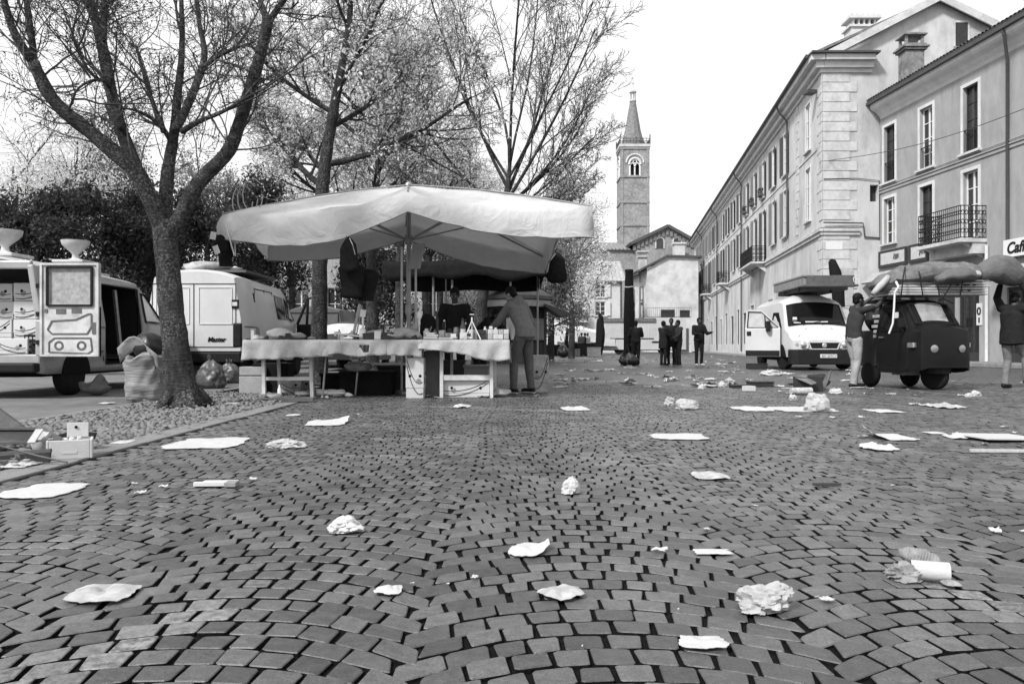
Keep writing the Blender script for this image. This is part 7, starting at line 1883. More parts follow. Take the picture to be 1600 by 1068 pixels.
m.poly([V((K.x + 1.2, K.y - 1.3, kz(474))), V((kx(892), K.y - 1.3, kz(489))), V((kx(892), K.y - 1.3, kz(491))), V((kx(877), K.y - 1.3, kz(494))), V((K.x + 1.2, K.y - 1.3, kz(478)))], (0, 2.2, 0)); m.build('side_flap', M_KIOSK, ki, world=True)
m = MB(); m.box((kx(765), KY, kz(444)), (1.0, .5, .6)); ac = m.build('air_conditioner', M_CARD, ki, world=True, bevel=.03); INV[ac.name] = INV[ki.name]
m = MB(); m.lathe([(.24, 0), (.24, .03), (.16, .05), (.05, .05)], (kx(760), KY - .25, kz(443)), 18, (0, -1, 0)); m.build('fan_grille', M_BLACK, ac, world=True)
m = MB(); m.box((kx(765), KY, kz(453)), (1.3, .6, .08)); m.build('unit_shelf', M_CLOTH2, ki, world=True)
# urns on pedestals
def urn(px, y, ztop, label, sc):
    r = thing('stone_urn', label, 'urn', ((px - 800) / F * y, y, 0)); h = ztop
    m = MB(); m.box((0, 0, (h - 1.25) / 2), (1.1, 1.1, h - 1.25)); m.box((0, 0, h - 1.18), (1.35, 1.35, .16)); m.box((0, 0, h - .98), (.75, .75, .28)); m.box((0, 0, h - .8), (.9, .9, .08)); m.build('pedestal', M_STONE, r, bevel=.02)
    m = MB(); z = h - .76; m.lathe([(a_ * .70, z + (b_ - z) * .85) for a_, b_ in [(.28, z), (.28, z + .04), (.14, z + .1), (.12, z + .22), (.2, z + .3), (.42, z + .46), (.52, z + .56), (.54, z + .64), (.56, z + .70), (.48, z + .70), (.36, z + .58)]], (0, 0, 0), 26); m.build('bowl', M_STONE, r, smooth=True, angle=50)
urn(118, 23.5, 4.02, 'stone bowl urn on a pedestal above the open silver van roof', 1)
urn(8, 19.5, 3.75, 'larger stone urn and pedestal cut by the left edge', 1)
# grey garden statue left of the canopy, on the far side of the white van
m = MB(); c = V(((367 - 800) / F * 24, 24, 0)); m.box((c.x, c.y, 1.0), (.5, .5, 2.0)); m.box((c.x, c.y, 2.05), (.62, .62, .1)); m.ell((c.x, c.y, 2.5), (.2, .18, .42), 14, 10); m.ell((c.x + .03, c.y, 3.0), (.13, .14, .16), 12, 8); m.ell((c.x + .16, c.y, 2.45), (.09, .1, .26), 10, 8); m.ell((c.x - .15, c.y, 2.6), (.09, .1, .22), 10, 8)
m.v = [tuple(V(p) + mnoise.noise_vector(V(p) * 5) * (.03 if p[2] > 2.1 else 0)) for p in m.v]; solo('garden_statue', m, M_STONE, 'weathered pale bust on a pillar behind the white van roof', 'statue', smooth=True, angle=40)
# ------------------------------------------------------------------ people
M_SKIND = mat('dark_skin', .055, .55, .1, 12, spec=.3); M_SKINL = mat('light_skin', .30, .55, .1, 12, spec=.3); M_HAIR = mat('black_hair', .008, .6, .3, 30, .4, 60)
M_HOOD = mat('grey_marl', .15, .95, .2, 16, .5, 26); M_JEANB = mat('mid_denim', .085, .9, .35, 5, .5, 24); M_JEANL = mat('pale_denim', .30, .9, .35, 5, .5, 22); M_NAVY = mat('dark_cotton', .018, .95, .3, 8, .5, 22); M_NAVY2 = mat('charcoal_cotton', .035, .95, .3, 8, .5, 22)
M_SHOE = mat('dark_shoe', .014, .6, .3, 10); M_SOLE = mat('pale_sole', .6, .7, .1, 8); M_BEIGE = mat('light_cotton', .33, .95, .2, 8, .5, 22)

def person(label, base, az, J=None, top=M_NAVY, legs=M_NAVY, shoes=M_SHOE, skin=M_SKIND, H=1.74, vox=.012, hair=True, sole=False, coat=0.0, short=False, hood=False, collar=None, group=None, head_turn=0.0, nod=0.0, lod=0, bulk=1.0):
    """one continuous body built on joints given as (right, forward, up) metres for a 1.74 m figure; az is the way they face (0 = away from camera)"""
    k = H / 1.74; f = V((math.sin(az), math.cos(az), 0)); rt_ = V((math.cos(az), -math.sin(az), 0))
    D = dict(anL=(-.10, 0, .09), anR=(.10, 0, .09), knL=(-.105, .03, .50), knR=(.105, .03, .50), hiL=(-.095, 0, .91), hiR=(.095, 0, .91), pel=(0, 0, .96), wai=(0, 0, 1.10), che=(0, .0, 1.30), nek=(0, .01, 1.47), hed=(0, .04, 1.61),
             shL=(-.19, 0, 1.41), shR=(.19, 0, 1.41), elL=(-.245, -.03, 1.13), elR=(.245, -.03, 1.13), wrL=(-.25, .06, .88), wrR=(.25, .06, .88), toL=(-.12, .17, .03), toR=(.12, .17, .03))
    D.update(J or {})
    Q = {n: (rt_ * p[0] + f * p[1] + V((0, 0, p[2]))) * k for n, p in D.items()}
    r = thing('person', label, 'person', base, 0, group)
    hf = Matrix.Rotation(-head_turn, 3, 'Z') @ f; hr = Matrix.Rotation(-head_turn, 3, 'Z') @ rt_; hu = V((0, 0, 1))
    if nod: Rn = Matrix.Rotation(-nod, 3, hr); hf = Rn @ hf; hu = Rn @ hu
    HM = Matrix((hr, hf, hu)).transposed(); h = Q['hed']; hp = lambda x, y, z: h + HM @ (V((x, y, z)) * k)
    b = MB(); n = 12 if lod == 0 else 9
    b.ell(hp(0, -.012, .03), (.074 * k, .094 * k, .092 * k), 16, 12, HM); b.ell(hp(0, .022, -.035), (.058 * k, .068 * k, .078 * k), 14, 10, HM); b.ell(hp(0, .055, -.085), (.032 * k, .03 * k, .024 * k), 10, 8, HM)
    b.capsule(hp(0, .088, .012), hp(0, .106, -.022), .011 * k, .016 * k, 8); b.ell(hp(0, .086, -.055), (.024 * k, .012 * k, .010 * k), 8, 6, HM); b.ell(hp(0, .082, .036), (.05 * k, .014 * k, .012 * k), 10, 6, HM)
    for s_ in (-1, 1): b.ell(hp(s_ * .077, -.01, -.01), (.010 * k, .022 * k, .032 * k), 8, 6, HM)
    b.capsule(Q['nek'] - V((0, 0, .05)), h - V((0, 0, .06)) - hf * .02, .056 * k, .052 * k, n)
    b.tube([Q['pel'], Q['wai'], Q['che'], Q['nek'] - V((0, 0, .05))], [(.13 * k, .09 * k), (.12 * k, .085 * k), (.14 * k, .09 * k), (.07 * k, .06 * k)], 14, side=rt_)
    for s_ in 'LR':
        b.capsule(Q['sh' + s_], Q['el' + s_], .046 * k, .038 * k, n); b.capsule(Q['el' + s_], Q['wr' + s_], .038 * k, .026 * k, n)
        b.capsule(Q['che'] + V((0, 0, .08)), Q['sh' + s_], .07 * k, .05 * k, n)
        b.capsule(Q['hi' + s_], Q['kn' + s_], .075 * k, .05 * k, n); b.capsule(Q['kn' + s_], Q['an' + s_], .048 * k, .034 * k, n); b.capsule(Q['an' + s_] - V((0, 0, .03)), Q['to' + s_], .035 * k, .025 * k, n)
        # hand: palm, four unequal bent fingers, thumb from the side of the palm
        d = (Q['wr' + s_] - Q['el' + s_]).normalized(); side = d.cross(f); side = side.normalized() if side.length > .2 else d.orthogonal().normalized()
        pn = d.cross(side).normalized(); c = Q['wr' + s_] + d * .045 * k
        b.capsule(Q['wr' + s_], c + d * .03 * k, .026 * k, .03 * k, 10, .6, side)
        if lod == 0:
            for q, (o, L1) in enumerate(((-.028, .034), (-.0095, .042), (.0095, .039), (.028, .03))):
                a0 = c + d * .04 * k + side * o * k; a1 = a0 + (d * .9 + pn * .35).normalized() * L1 * k; a2 = a1 + (d * .45 + pn * .9).normalized() * L1 * .8 * k
                b.capsule(a0 - d * .02 * k, a1, .0095 * k, .0088 * k, 8); b.capsule(a1, a2, .0088 * k, .0075 * k, 8)
            t0 = c - d * .015 * k + side * -.026 * k; t1 = t0 + (d * .6 - side * .7 + pn * .3).normalized() * .04 * k; b.capsule(t0, t1, .012 * k, .0105 * k, 8); b.capsule(t1, t1 + (d * .9 + pn * .5).normalized() * .03 * k, .0105 * k, .008 * k, 8)
        else: b.capsule(c + d * .03 * k, c + d * .08 * k + pn * .02, .024 * k, .014 * k, 8, .6, side)
    bo = b.build('body', skin, r, remesh=min(vox, .0085) if lod == 0 else vox, smoothit=2)
    if lod == 0:
        for s_ in (-1, 1):
            e = MB(); e.ell(hp(s_ * .03, .079, .014), (.011 * k, .007 * k, .007 * k), 8, 6, HM); e.build('eye', M_CARD, r, smooth=True)
    # clothes
    c = MB(); B_ = bulk
    lo = Q['pel'] - V((0, 0, .06 + coat))
    c.tube([lo - V((0, 0, .02)), lo, Q['pel'] + V((0, 0, .03)), Q['wai'], Q['che'], Q['che'] + (Q['nek'] - Q['che']) * .55, Q['nek'] - V((0, 0, .015))],
           [(.10 * k, .08 * k), (.178 * k * B_, .135 * k * B_), (.172 * k * B_, .128 * k * B_), (.160 * k * B_, .118 * k * B_), (.178 * k * B_, .125 * k * B_), (.150 * k, .105 * k), (.075 * k, .07 * k)], 18, side=rt_)
    for s_ in 'LR':
        c.capsule(Q['che'] + V((0, 0, .07 * k)), Q['sh' + s_], .088 * k, .072 * k * B_, n)
        if short: c.capsule(Q['sh' + s_], Q['sh' + s_].lerp(Q['el' + s_], .62), .068 * k, .062 * k, n)
        else:
            c.capsule(Q['sh' + s_], Q['el' + s_], .068 * k * B_, .056 * k * B_, n); c.capsule(Q['el' + s_], Q['wr' + s_] - (Q['wr' + s_] - Q['el' + s_]).normalized() * .01, .056 * k * B_, .042 * k * B_, n)
    if hood: c.ell(Q['nek'] - f * .085 + V((0, 0, .01)), (.12, .075, .10), 14, 10, Matrix((rt_, f, V((0, 0, 1)))).transposed()); c.tube([Q['nek'] + (rt_ * math.cos(q * PI / 5) * .09 + f * math.sin(q * PI / 5) * .09) + V((0, 0, .02)) for q in range(11)], .028, 8)
    for i in range(len(c.v)):
        p = V(c.v[i]); c.v[i] = tuple(p + mnoise.noise_vector(p * 7 + base) * .010 + mnoise.noise_vector(V((p.x * 5, p.y * 5, p.z * 17)) + base) * .009)
    c.build('coat' if coat else ('hoodie' if hood else 'shirt'), top, r, remesh=vox, smoothit=3)
    t = MB()
    t.tube([Q['pel'] + V((0, 0, .06)), Q['pel'] + V((0, 0, .02)), Q['pel'] - V((0, 0, .06)), Q['pel'] - V((0, 0, .12))], [(.155 * k, .11 * k), (.160 * k, .118 * k), (.168 * k, .125 * k), (.12 * k, .10 * k)], 16, side=rt_)
    for s_ in 'LR':
        hp_, kp, ap_ = Q['hi' + s_], Q['kn' + s_], Q['an' + s_]
        t.tube([hp_ + V((0, 0, .04)), hp_ - V((0, 0, .05)), hp_.lerp(kp, .5), kp, kp.lerp(ap_, .35), kp.lerp(ap_, .75), ap_ + (kp - ap_).normalized() * .0 - V((0, 0, .02))], [.07 * k, .098 * k, .086 * k, .067 * k, .066 * k, .058 * k, .060 * k], 14)
    for i in range(len(t.v)):
        p = V(t.v[i]); t.v[i] = tuple(p + mnoise.noise_vector(V((p.x * 6, p.y * 6, p.z * 14)) + base) * .012)
    t.build('trousers', legs, r, remesh=vox, smoothit=3)
    for s_ in 'LR':
        a = Q['an' + s_]; to = Q['to' + s_]; d = (to - a); d.z = 0; d.normalize(); sh = MB(); he = V((a.x, a.y, to.z)) - d * .04 * k
        sh.capsule(he + V((0, 0, .02)), to + V((0, 0, .012)), .042 * k, .036 * k, 12); sh.capsule(a + V((0, 0, .02)), he + V((0, 0, .03)) + d * .05 * k, .045 * k, .04 * k, 12)
        o = sh.build('shoe', shoes, r, remesh=.011, smoothit=2); INV[o.name] = Matrix()
        if sole: q = MB(); q.tube([he + V((0, 0, -.012)) - d * .02, to.lerp(he, .5) + V((0, 0, -.012)), to + V((0, 0, -.012)) + d * .02], [(.036, .012), (.043, .014), (.034, .012)], 12, side=d.cross(V((0, 0, 1)))); q.build('sole', M_SOLE, o)
    if hair:
        q = MB(); q.ell(hp(0, -.022, .045), (.083 * k, .098 * k, .092 * k), 16, 12, HM); q.ell(hp(0, -.06, -.02), (.072 * k, .05 * k, .06 * k), 12, 10, HM)
        for i in range(len(q.v)): p = V(q.v[i]); q.v[i] = tuple(p + mnoise.noise_vector(p * 30) * .006)
        q.build('hair', M_HAIR, r, remesh=.011, smoothit=1)
    if collar: 
        q = MB(); q.tube([Q['nek'] + (rt_ * math.cos(i * PI / 9) * .072 + f * math.sin(i * PI / 9) * .085) + V((0, 0, .02 - .035 * math.sin(i * PI / 9))) for i in range(10)], .010, 6); q.build('necklace', collar, r)
    return r

# man in the hoodie reaching over the right end of the table (seen from behind, turned left)
def gpos(px, y): return V(((px - 800) / F * y, y, 0))
person('man in grey hoodie and jeans leaning over the right table with his back to us', gpos(818, 12.45), R(-52),
       dict(pel=(0, -.04, .95), wai=(0, .01, 1.10), che=(-.02, .10, 1.29), nek=(-.02, .17, 1.44), hed=(-.02, .24, 1.555), shL=(-.19, .14, 1.37), shR=(.17, .12, 1.38), elL=(-.20, .36, 1.12), wrL=(-.16, .60, .97), elR=(.27, .06, 1.12), wrR=(.24, .22, .95), anL=(-.12, .10, .09), toL=(-.14, .27, .03), knL=(-.12, .10, .50), anR=(.12, -.06, .09), toR=(.14, .11, .03), knR=(.12, .0, .50)),
       top=M_HOOD, legs=M_JEANB, skin=M_SKINL, sole=True, hood=True, nod=.5, H=1.74, vox=.011, bulk=1.08)
person('vendor in dark clothes with a pale necklace standing behind the right table', gpos(711, 13.0), R(186), dict(elL=(-.27, .06, 1.14), wrL=(-.2, .26, .98), elR=(.27, .06, 1.14), wrR=(.2, .26, .98)), top=M_NAVY, legs=M_NAVY, skin=M_SKIND, collar=M_CHROME, nod=.45, H=1.70)
person('person in black bending beside the kiosk, half hidden behind the table goods', gpos(748, 13.6), R(120), dict(pel=(0, -.1, .86), wai=(0, .05, .98), che=(0, .2, 1.10), nek=(0, .3, 1.2), hed=(0, .38, 1.26), shL=(-.18, .27, 1.16), shR=(.18, .27, 1.16), elL=(-.22, .42, .95), wrL=(-.18, .52, .8), elR=(.22, .42, .95), wrR=(.18, .52, .8), hiL=(-.095, -.1, .83), hiR=(.095, -.1, .83)), top=M_NAVY, legs=M_NAVY, skin=M_SKIND, vox=.016)
# man pushing at the load of the three-wheeler
person('man in dark T-shirt and pale jeans reaching up to the three-wheeler load', gpos(1334, 14.1), R(78),
       dict(pel=(0, 0, .95), che=(0, .06, 1.29), nek=(0, .08, 1.45), hed=(0, .10, 1.58), shL=(-.18, .10, 1.42), shR=(.19, .08, 1.40), elL=(-.20, .33, 1.52), wrL=(-.16, .55, 1.68), elR=(.22, .30, 1.46), wrR=(.16, .52, 1.62), anL=(-.09, .08, .09), toL=(-.10, .27, .03), knL=(-.1, .08, .5), anR=(.09, -.08, .09), toR=(.1, .1, .03), knR=(.1, 0, .5)),
       top=M_NAVY2, legs=M_JEANL, sole=True, short=True, H=1.72, vox=.011, head_turn=.0)
# man carrying the sack
person('man in black coat carrying a big sack on his shoulders at the right edge', gpos(1581, 13.9), R(62),
       dict(pel=(0, 0, .96), che=(0, .02, 1.3), nek=(0, .06, 1.45), hed=(0, .12, 1.57), shL=(-.19, .02, 1.42), shR=(.19, .02, 1.40), elL=(-.33, .12, 1.60), wrL=(-.22, .02, 1.82), elR=(.30, .14, 1.55), wrR=(.16, .02, 1.80), hiL=(-.095, 0, .91), knL=(-.1, .06, .50), anL=(-.1, -.04, .09), toL=(-.11, .13, .03), knR=(.1, .22, .56), anR=(.1, .28, .14), toR=(.11, .45, .10)),
       top=M_NAVY, legs=mat('worn_denim', .17, .9, .4, 5, .5, 22), coat=.12, H=1.74, vox=.012, nod=.2, bulk=1.15)
m = MB(); m.tube([pt(1527, 430, 13.7), pt(1540, 424, 13.75), pt(1556, 420, 13.8), pt(1572, 424, 13.85), pt(1588, 434, 13.85), pt(1594, 446, 13.85)], [(.08, .09), (.17, .16), (.24, .22), (.26, .24), (.2, .2), (.08, .09)], 20, side=(0, 0, 1))
lumpy('carried_sack', m, .05, 4, 13, mat('mid_sacking'), 'huge dark stuffed sack carried on shoulders at the right edge', 'sack', subd=1)
# group standing far off in the square
gpn = 'people standing in the middle of the square'
G = [(993.5, 30.5, R(0), M_NAVY, M_NAVY, 'person in black with bent arms seen from behind beside the dark column', dict(elL=(-.27, .08, 1.14), wrL=(-.1, .26, 1.12), elR=(.27, .08, 1.14), wrR=(.1, .26, 1.12))),
     (1036, 30.2, R(60), M_NAVY, M_NAVY, 'person in a long dark coat, leftmost of the three standing close together', dict(elL=(-.25, .12, 1.18), wrL=(-.12, .34, 1.2), elR=(.25, .12, 1.18), wrR=(.12, .32, 1.16))),
     (1049, 30.6, R(200), M_NAVY, M_NAVY, 'taller dark figure in the middle of the close-standing three', dict()),
     (1060, 30.4, R(250), M_NAVY2, M_NAVY, 'figure with a paler sleeve, rightmost of the close-standing three', dict(elL=(-.25, .14, 1.15), wrL=(-.1, .32, 1.0))),
     (1092, 29.6, R(170), M_NAVY, M_NAVY, 'lone man in dark clothes and pale shoes standing nearer the terrace', dict(elL=(-.27, .08, 1.16), wrL=(-.34, .30, 1.20), elR=(.26, .1, 1.16), wrR=(.1, .3, 1.14)))]
for i, (px, y, az, tp, lg, lb, J) in enumerate(G):
    person(lb, gpos(px, y), az, J, top=tp, legs=lg, shoes=M_SOLE if i == 4 else M_SHOE, coat=.22 if i in (1, 2) else 0, vox=.022, lod=1, group=gpn, H=[1.72, 1.70, 1.82, 1.74, 1.80][i], bulk=1.12)
person('crouching figure at the foot of the dark column', gpos(981, 30.9), R(140), dict(pel=(0, -.1, .38), wai=(0, -.02, .5), che=(0, .1, .66), nek=(0, .18, .8), hed=(0, .24, .92), hiL=(-.095, -.1, .36), hiR=(.095, -.1, .36), knL=(-.15, .28, .5), knR=(.15, .28, .48), anL=(-.12, .05, .09), anR=(.12, .05, .09), shL=(-.18, .15, .76), shR=(.18, .15, .76), elL=(-.22, .25, .52), elR=(.22, .25, .52), wrL=(-.16, .4, .4), wrR=(.16, .4, .4)), vox=.022, lod=1)
for i, (px, tp, lb) in enumerate(((908.5, M_NAVY2, 'distant person in grey, left of three by the far stalls'), (913.5, M_NAVY, 'distant dark-headed person between two others by the far stalls'), (918, M_CARD, 'distant person in white, right of three by the far stalls'))):
    person(lb, gpos(px, 60 + i * .4), R(30 + 60 * i), {}, top=tp, legs=M_NAVY, vox=.035, lod=1, group='people by the far stalls')
# ------------------------------------------------------------------ column, sign, far stalls
m = MB(); c = gpos(983, 31.2); zt = pt(0, 421, 31.2).z
m.lathe([(.20, 0), (.215, .6), (.215, 1.8), (.19, 2.7), (.165, zt - .45), (.15, zt - .12), (.17, zt - .08), (.16, zt)], c, 22)
m.v = [tuple(V(p) + (V(p) - V((c.x, c.y, p[2]))) * (.10 * math.sin(6 * math.atan2(p[1] - c.y, p[0] - c.x)) * min(1, p[2]))) for p in m.v]
col = thing('closed_parasol', 'tall dark closed market parasol standing like a column in the square', 'parasol', c)
m.build('folded_canopy', M_DCLOTH, col, world=True, smooth=True, angle=60)
m = MB(); zz = pt(0, 448.5, 31.2).z; m.tube([(c.x + .185 * math.cos(q * PI / 8), c.y + .185 * math.sin(q * PI / 8), zz + .012 * math.sin(q)) for q in range(17)], .022, 6); m.build('tie_band', M_CARD, col, world=True)
m = MB(); m.lathe([(.35, 0), (.33, .1), (.1, .14)], c, 18); m.build('foot', M_PIPE, col, world=True)
for i, (px, w_, h_) in enumerate(((977, .26, .2), (984, .2, .24), (990, .24, .16))):
    solo('bag_heap', blob(gpos(px, 30.3 - .1 * i), (w_, .2, h_), 90 + i, .25), [M_BAGD, M_BAGG, M_BAGD][i], ['black bag left at the foot of the dark column', 'grey bag in front of the dark column', 'black bag right at the foot of the dark column'][i], 'bag', smooth=True, angle=60)
# road sign seen from behind, and a folded dark parasol, beyond the van
sg = thing('road_sign', 'blank pale road sign panel on posts behind the white van', 'sign', gpos(1318, 31))
m = MB(); P = [pt(1305, 420, 31), pt(1334, 420, 31), pt(1334, 478, 31), pt(1305, 478, 31)]; m.poly(P, (0, .05, 0)); m.build('panel', M_CLOTH, sg, world=True, bevel=.03)
for p in (1310, 1329): m = MB(); m.tube([gpos(p, 31.1), V((gpos(p, 31.1).x, 31.1, pt(0, 430, 31).z))], .035, 8); m.build('post', M_POLE, sg, world=True)
m = MB(); m.tube([pt(1311, 480, 28), pt(1309, 450, 28), pt(1305, 425, 28), pt(1300, 408, 28), pt(1298, 405, 28)], [.2, .22, .2, .13, .05], 14); b_ = gpos(1312, 28); m.tube([b_, pt(1311, 475, 28)], .05, 8)
solo('folded_parasol', m, M_DCLOTH, 'dark folded parasol rising behind the white van roof', 'parasol', smooth=True, angle=60)
for i, (xa, xb, yt, y, lb) in enumerate(((846, 905, 508, 60, 'low white stall canopy just right of the kiosk'), (880, 940, 514, 66, 'second white stall canopy towards the pale lorry'))):
    r = thing('far_stall', lb, 'stall', gpos((xa + xb) / 2, y)); x0, x1 = gpos(xa, y).x, gpos(xb, y).x; zt = pt(0, yt, y).z; m = MB()
    n = 10
    def P(u, v_): return V((x0 + (x1 - x0) * u / n, y + 3 * v_ / 6, zt - .55 * abs(u / n - .5) * 1.2 + .3 * math.sin(PI * v_ / 6) - .08 * math.sin(PI * (u % 5) / 5)))
    m.grid(P, n, 6); m.grid(lambda u, v_: P(u, 0) + V((0, 0, -.16 * v_)), n, 2); m.build('canopy_cloth', M_CARD, r, world=True, solid=.02)
    for u in (x0 + .1, x1 - .1):
        m = MB(); m.tube([(u, y + .1, 0), (u, y + .1, zt - .4)], .03, 6); m.build('pole', M_POLE, r, world=True)
    m = MB(); m.box(((x0 + x1) / 2, y + 1.2, .42), (x1 - x0, 1.4, .84)); m.build('counter', M_DCLOTH, r, world=True)
    m = MB(); rr = random.Random(i)
    for q in range(22): m.box((x0 + rr.random() * (x1 - x0), y + .7 + rr.random(), .9 + .08 * rr.random()), (.18, .2, .1 + .2 * rr.random()))
    m.build('wares', [M_CARD, M_MID][i], r, world=True)
m = MB(); c = gpos(886, 57); m.tube([c, c + V((-.05, 0, 1.0)), c + V((.05, 0, 2.0))], [.16, .13, .1], 8); solo('post_wrap', m, M_DCLOTH, 'slim dark wrapped post before the low white stall', 'post')
for i, (px, y, w_, h_, mm, lb) in enumerate(((928, 55, .9, .62, M_CLOTH, 'pale box on the ground before the three distant people'), (898, 56, .7, .5, M_MID, 'grey crate left of the three distant people'), (912, 58, 1.6, .9, M_DCLOTH, 'dark covered handcart in front of the distant people'), (880, 50, .8, .35, M_BAGD, 'black bag near the foot of the wrapped post'), (938, 60, .7, 1.5, M_DCLOTH, 'dark upright bundle beside the pale lorry'))):
    c = gpos(px, y)
    if i in (3, 4): solo('far_bag', blob(c, (w_ / 2, .4, h_), 120 + i, .3), mm, lb, 'bag', smooth=True, angle=60)
    else: m = MB(); m.box(c + V((0, 0, h_ / 2)), (w_, .6, h_)); m.box(c + V((0, 0, h_)), (w_ + .05, .66, .05)); solo('far_crate', m, mm, lb, 'crate', bevel=.02)

# ------------------------------------------------------------------ litter
M_PAPER = mat('white_paper', .46, .85, .06, 6, .2, 30); M_PLAST = mat_translucent('thin_white_plastic', .36, .10, .35, 14); M_PLASTG = mat_translucent('greyish_plastic', .22, .08, .5, 18); M_CLEAR = mat('clear_film', .50, .25, .3, 12, .4, 30, spec=.6, alpha=.55); M_FOAM = mat('polystyrene', .52, .8, .05, 20, .2, 120, dirt=.1, dscale=4)
def shape(px, py, wpx, hpx):
    """ground position, width and depth in metres of a flat patch seen at a photo spot"""
    c = gp(px, py + hpx * .5); f = gp(px, max(py - hpx * .5, 545)); return c, wpx / F * c.y, max(.05, f.y - c.y)
def flat(px, py, wpx, hpx, label, seed, mm=None, amp=.02, name='paper_sheet', cat='paper', group=None, curl=0.0, rot=0.0, sq=.5):
    c, w_, d_ = shape(px, py, wpx, hpx); d_ = min(d_, w_ * 1.5); rg = random.Random(seed); n = 16; m = MB(); q = V((seed * 1.7, seed * .9, 0))
    def P(i, j):
        u, v_ = i / n * 2 - 1, j / n * 2 - 1
        a = math.atan2(v_, u); k = 1 + .22 * mnoise.noise(V((math.cos(a) * 1.3, math.sin(a) * 1.3, seed))) + .12 * mnoise.noise(V((math.cos(a) * 4, math.sin(a) * 4, seed)))
        u2, v2 = u, v_
        if sq < 1: u2, v2 = u * (1 - sq * .3 * v_ * v_), v_ * (1 - sq * .3 * u * u)
        x, y = u2 * w_ / 2 * k, v2 * d_ / 2 * k; xr = x * math.cos(rot) - y * math.sin(rot); yr = x * math.sin(rot) + y * math.cos(rot)
        z = .007 + amp * .8 * max(.32, 1 - .8 * max(abs(u), abs(v_)) ** 3) * (abs(mnoise.noise(V((x * 9, y * 9, 0)) + q)) * 1.6 + .5 * abs(mnoise.noise(V((x * 24, y * 24, 0)) + q))) + curl * max(0, u * math.cos(seed) + v_ * math.sin(seed) - .45) ** 1.5
        return V((c.x + xr, c.y + d_ / 2 + yr, z))
    m.grid(P, n, n)
    return solo(name, m, mm or M_PAPER, label, cat, group, solid=.0015, smooth=amp < .012, angle=35)
def wad(px, py, wpx, hpx, label, seed, mm=None, name='crumpled_paper', cat='paper', group=None, amp=.55, fine=True):
    c = gp(px, py + hpx / 2); w_, h_ = wpx / F * c.y, hpx / F * c.y; m = MB(); n, k = 48, 32; q = V((seed * 2.1, 0, seed)); c.y += w_ * .4
    m.ell((0, 0, 0), (1, 1, 1), n, k); o = []
    rd = lambda v_: 1 - 2.2 * abs(mnoise.noise(v_))
    for p in m.v:
        p = V(p); w2 = p + mnoise.noise_vector(p * 1.7 + q) * .45
        r_ = .90 + amp * .70 * mnoise.noise(w2 * 1.15 + q) + amp * .36 * rd(w2 * 1.7 + q) + amp * .16 * rd(w2 * 3.9 + q)
        s_ = p * max(.25, r_) + mnoise.noise_vector(p * 2.6 + q) * .16 * amp
        sp = 1 + .35 * max(0, -s_.z)            # spreads where it rests on the stones
        o.append((c.x + s_.x * sp * w_ / 2, c.y + s_.y * sp * w_ * .42, max(.004 + .002 * abs(mnoise.noise(p * 9)), h_ * .55 * (.72 + s_.z))))
    m.v = o; return solo(name, m, mm or M_PAPER, label, cat, group, smooth=True, angle=20)
flat(30, 768, 110, 24, 'large flat white sheet cut by the left edge on the cobbles', 1, amp=.006)
flat(14, 722, 42, 22, 'crumpled white paper at the left edge before the broken cabinet', 2, amp=.05)
flat(135, 931, 104, 30, 'flattened white plastic bag nearest the camera on the left', 3, mm=M_PLAST, amp=.03, name='plastic_bag', cat='bag')
flat(293, 694, 112, 18, 'big flat white sheet beside the kerb right of the white foam box', 4, amp=.012)
flat(182, 691, 28, 6, 'small flat scrap on the pebbles right of the foam box', 5, amp=.012)
wad(440, 695, 50, 13, 'low white heap of plastic on the cobbles right of the big kerb sheet', 6, M_PLAST, 'plastic_bag', 'bag')
flat(500, 660, 64, 12, 'long white torn sheet lying left in front of the stall', 7, amp=.02, curl=.05)
flat(454, 648, 22, 5, 'small white slip behind the long torn sheet', 8, amp=.008)
flat(720, 633, 26, 9, 'small crumpled paper just in front of the wide carton', 9, amp=.05)
flat(901, 638, 46, 8, 'white strip of paper right of the stall', 10, amp=.03)
wad(893, 760, 25, 26, 'upright crumpled ball of white paper alone in the middle', 11)
wad(535, 823, 46, 24, 'crumpled pale wrapper with raised point left of centre', 12, mat('pale_wrapper', .5, .7, .3, 14), 'wrapper', 'wrapper', amp=.6)
flat(828, 861, 62, 22, 'flat torn white sheet below the paper ball', 13, amp=.015, sq=.8, rot=-.35, curl=.03)
flat(604, 926, 42, 13, 'small twisted white scrap left of the long ribbon', 14, amp=.04)
flat(880, 930, 64, 20, 'bent translucent strip of plastic in the near centre', 15, mm=M_PLAST, amp=.03, name='plastic_strip', cat='plastic', rot=-.9)
wad(1204, 940, 66, 40, 'frothy white crumpled plastic bag near the bottom right', 16, M_PLAST, 'plastic_bag', 'bag', amp=.75)
flat(1105, 1008, 76, 20, 'torn pale sheet with rolled edge nearest the bottom edge', 17, amp=.03)
flat(1117, 864, 58, 8, 'straight narrow white card strip right of the torn sheet', 18, amp=.004, sq=1, name='card_strip', cat='card')
flat(1118, 745, 56, 11, 'torn plastic piece right of the paper ball', 19, mm=M_PLAST, amp=.03, name='plastic_bag', cat='bag')
flat(1070, 683, 92, 10, 'wide flat white sheet in the middle distance', 20, amp=.012)
wad(1076, 631, 34, 18, 'domed white plastic bag in the middle of the square', 21, M_PLAST, 'plastic_bag', 'bag', amp=.3)
wad(1047, 627, 14, 14, 'small translucent bag beside the domed white bag', 22, M_PLAST, 'plastic_bag', 'bag')
wad(1282, 628, 36, 32, 'peaked white plastic bag standing up in front of the van', 23, M_PLAST, 'plastic_bag', 'bag', amp=.35)
flat(1270, 640, 100, 8, 'long white sheet under the peaked plastic bag', 24, amp=.012)
flat(1188, 638, 58, 10, 'white sheet left of the peaked plastic bag', 25, amp=.03)
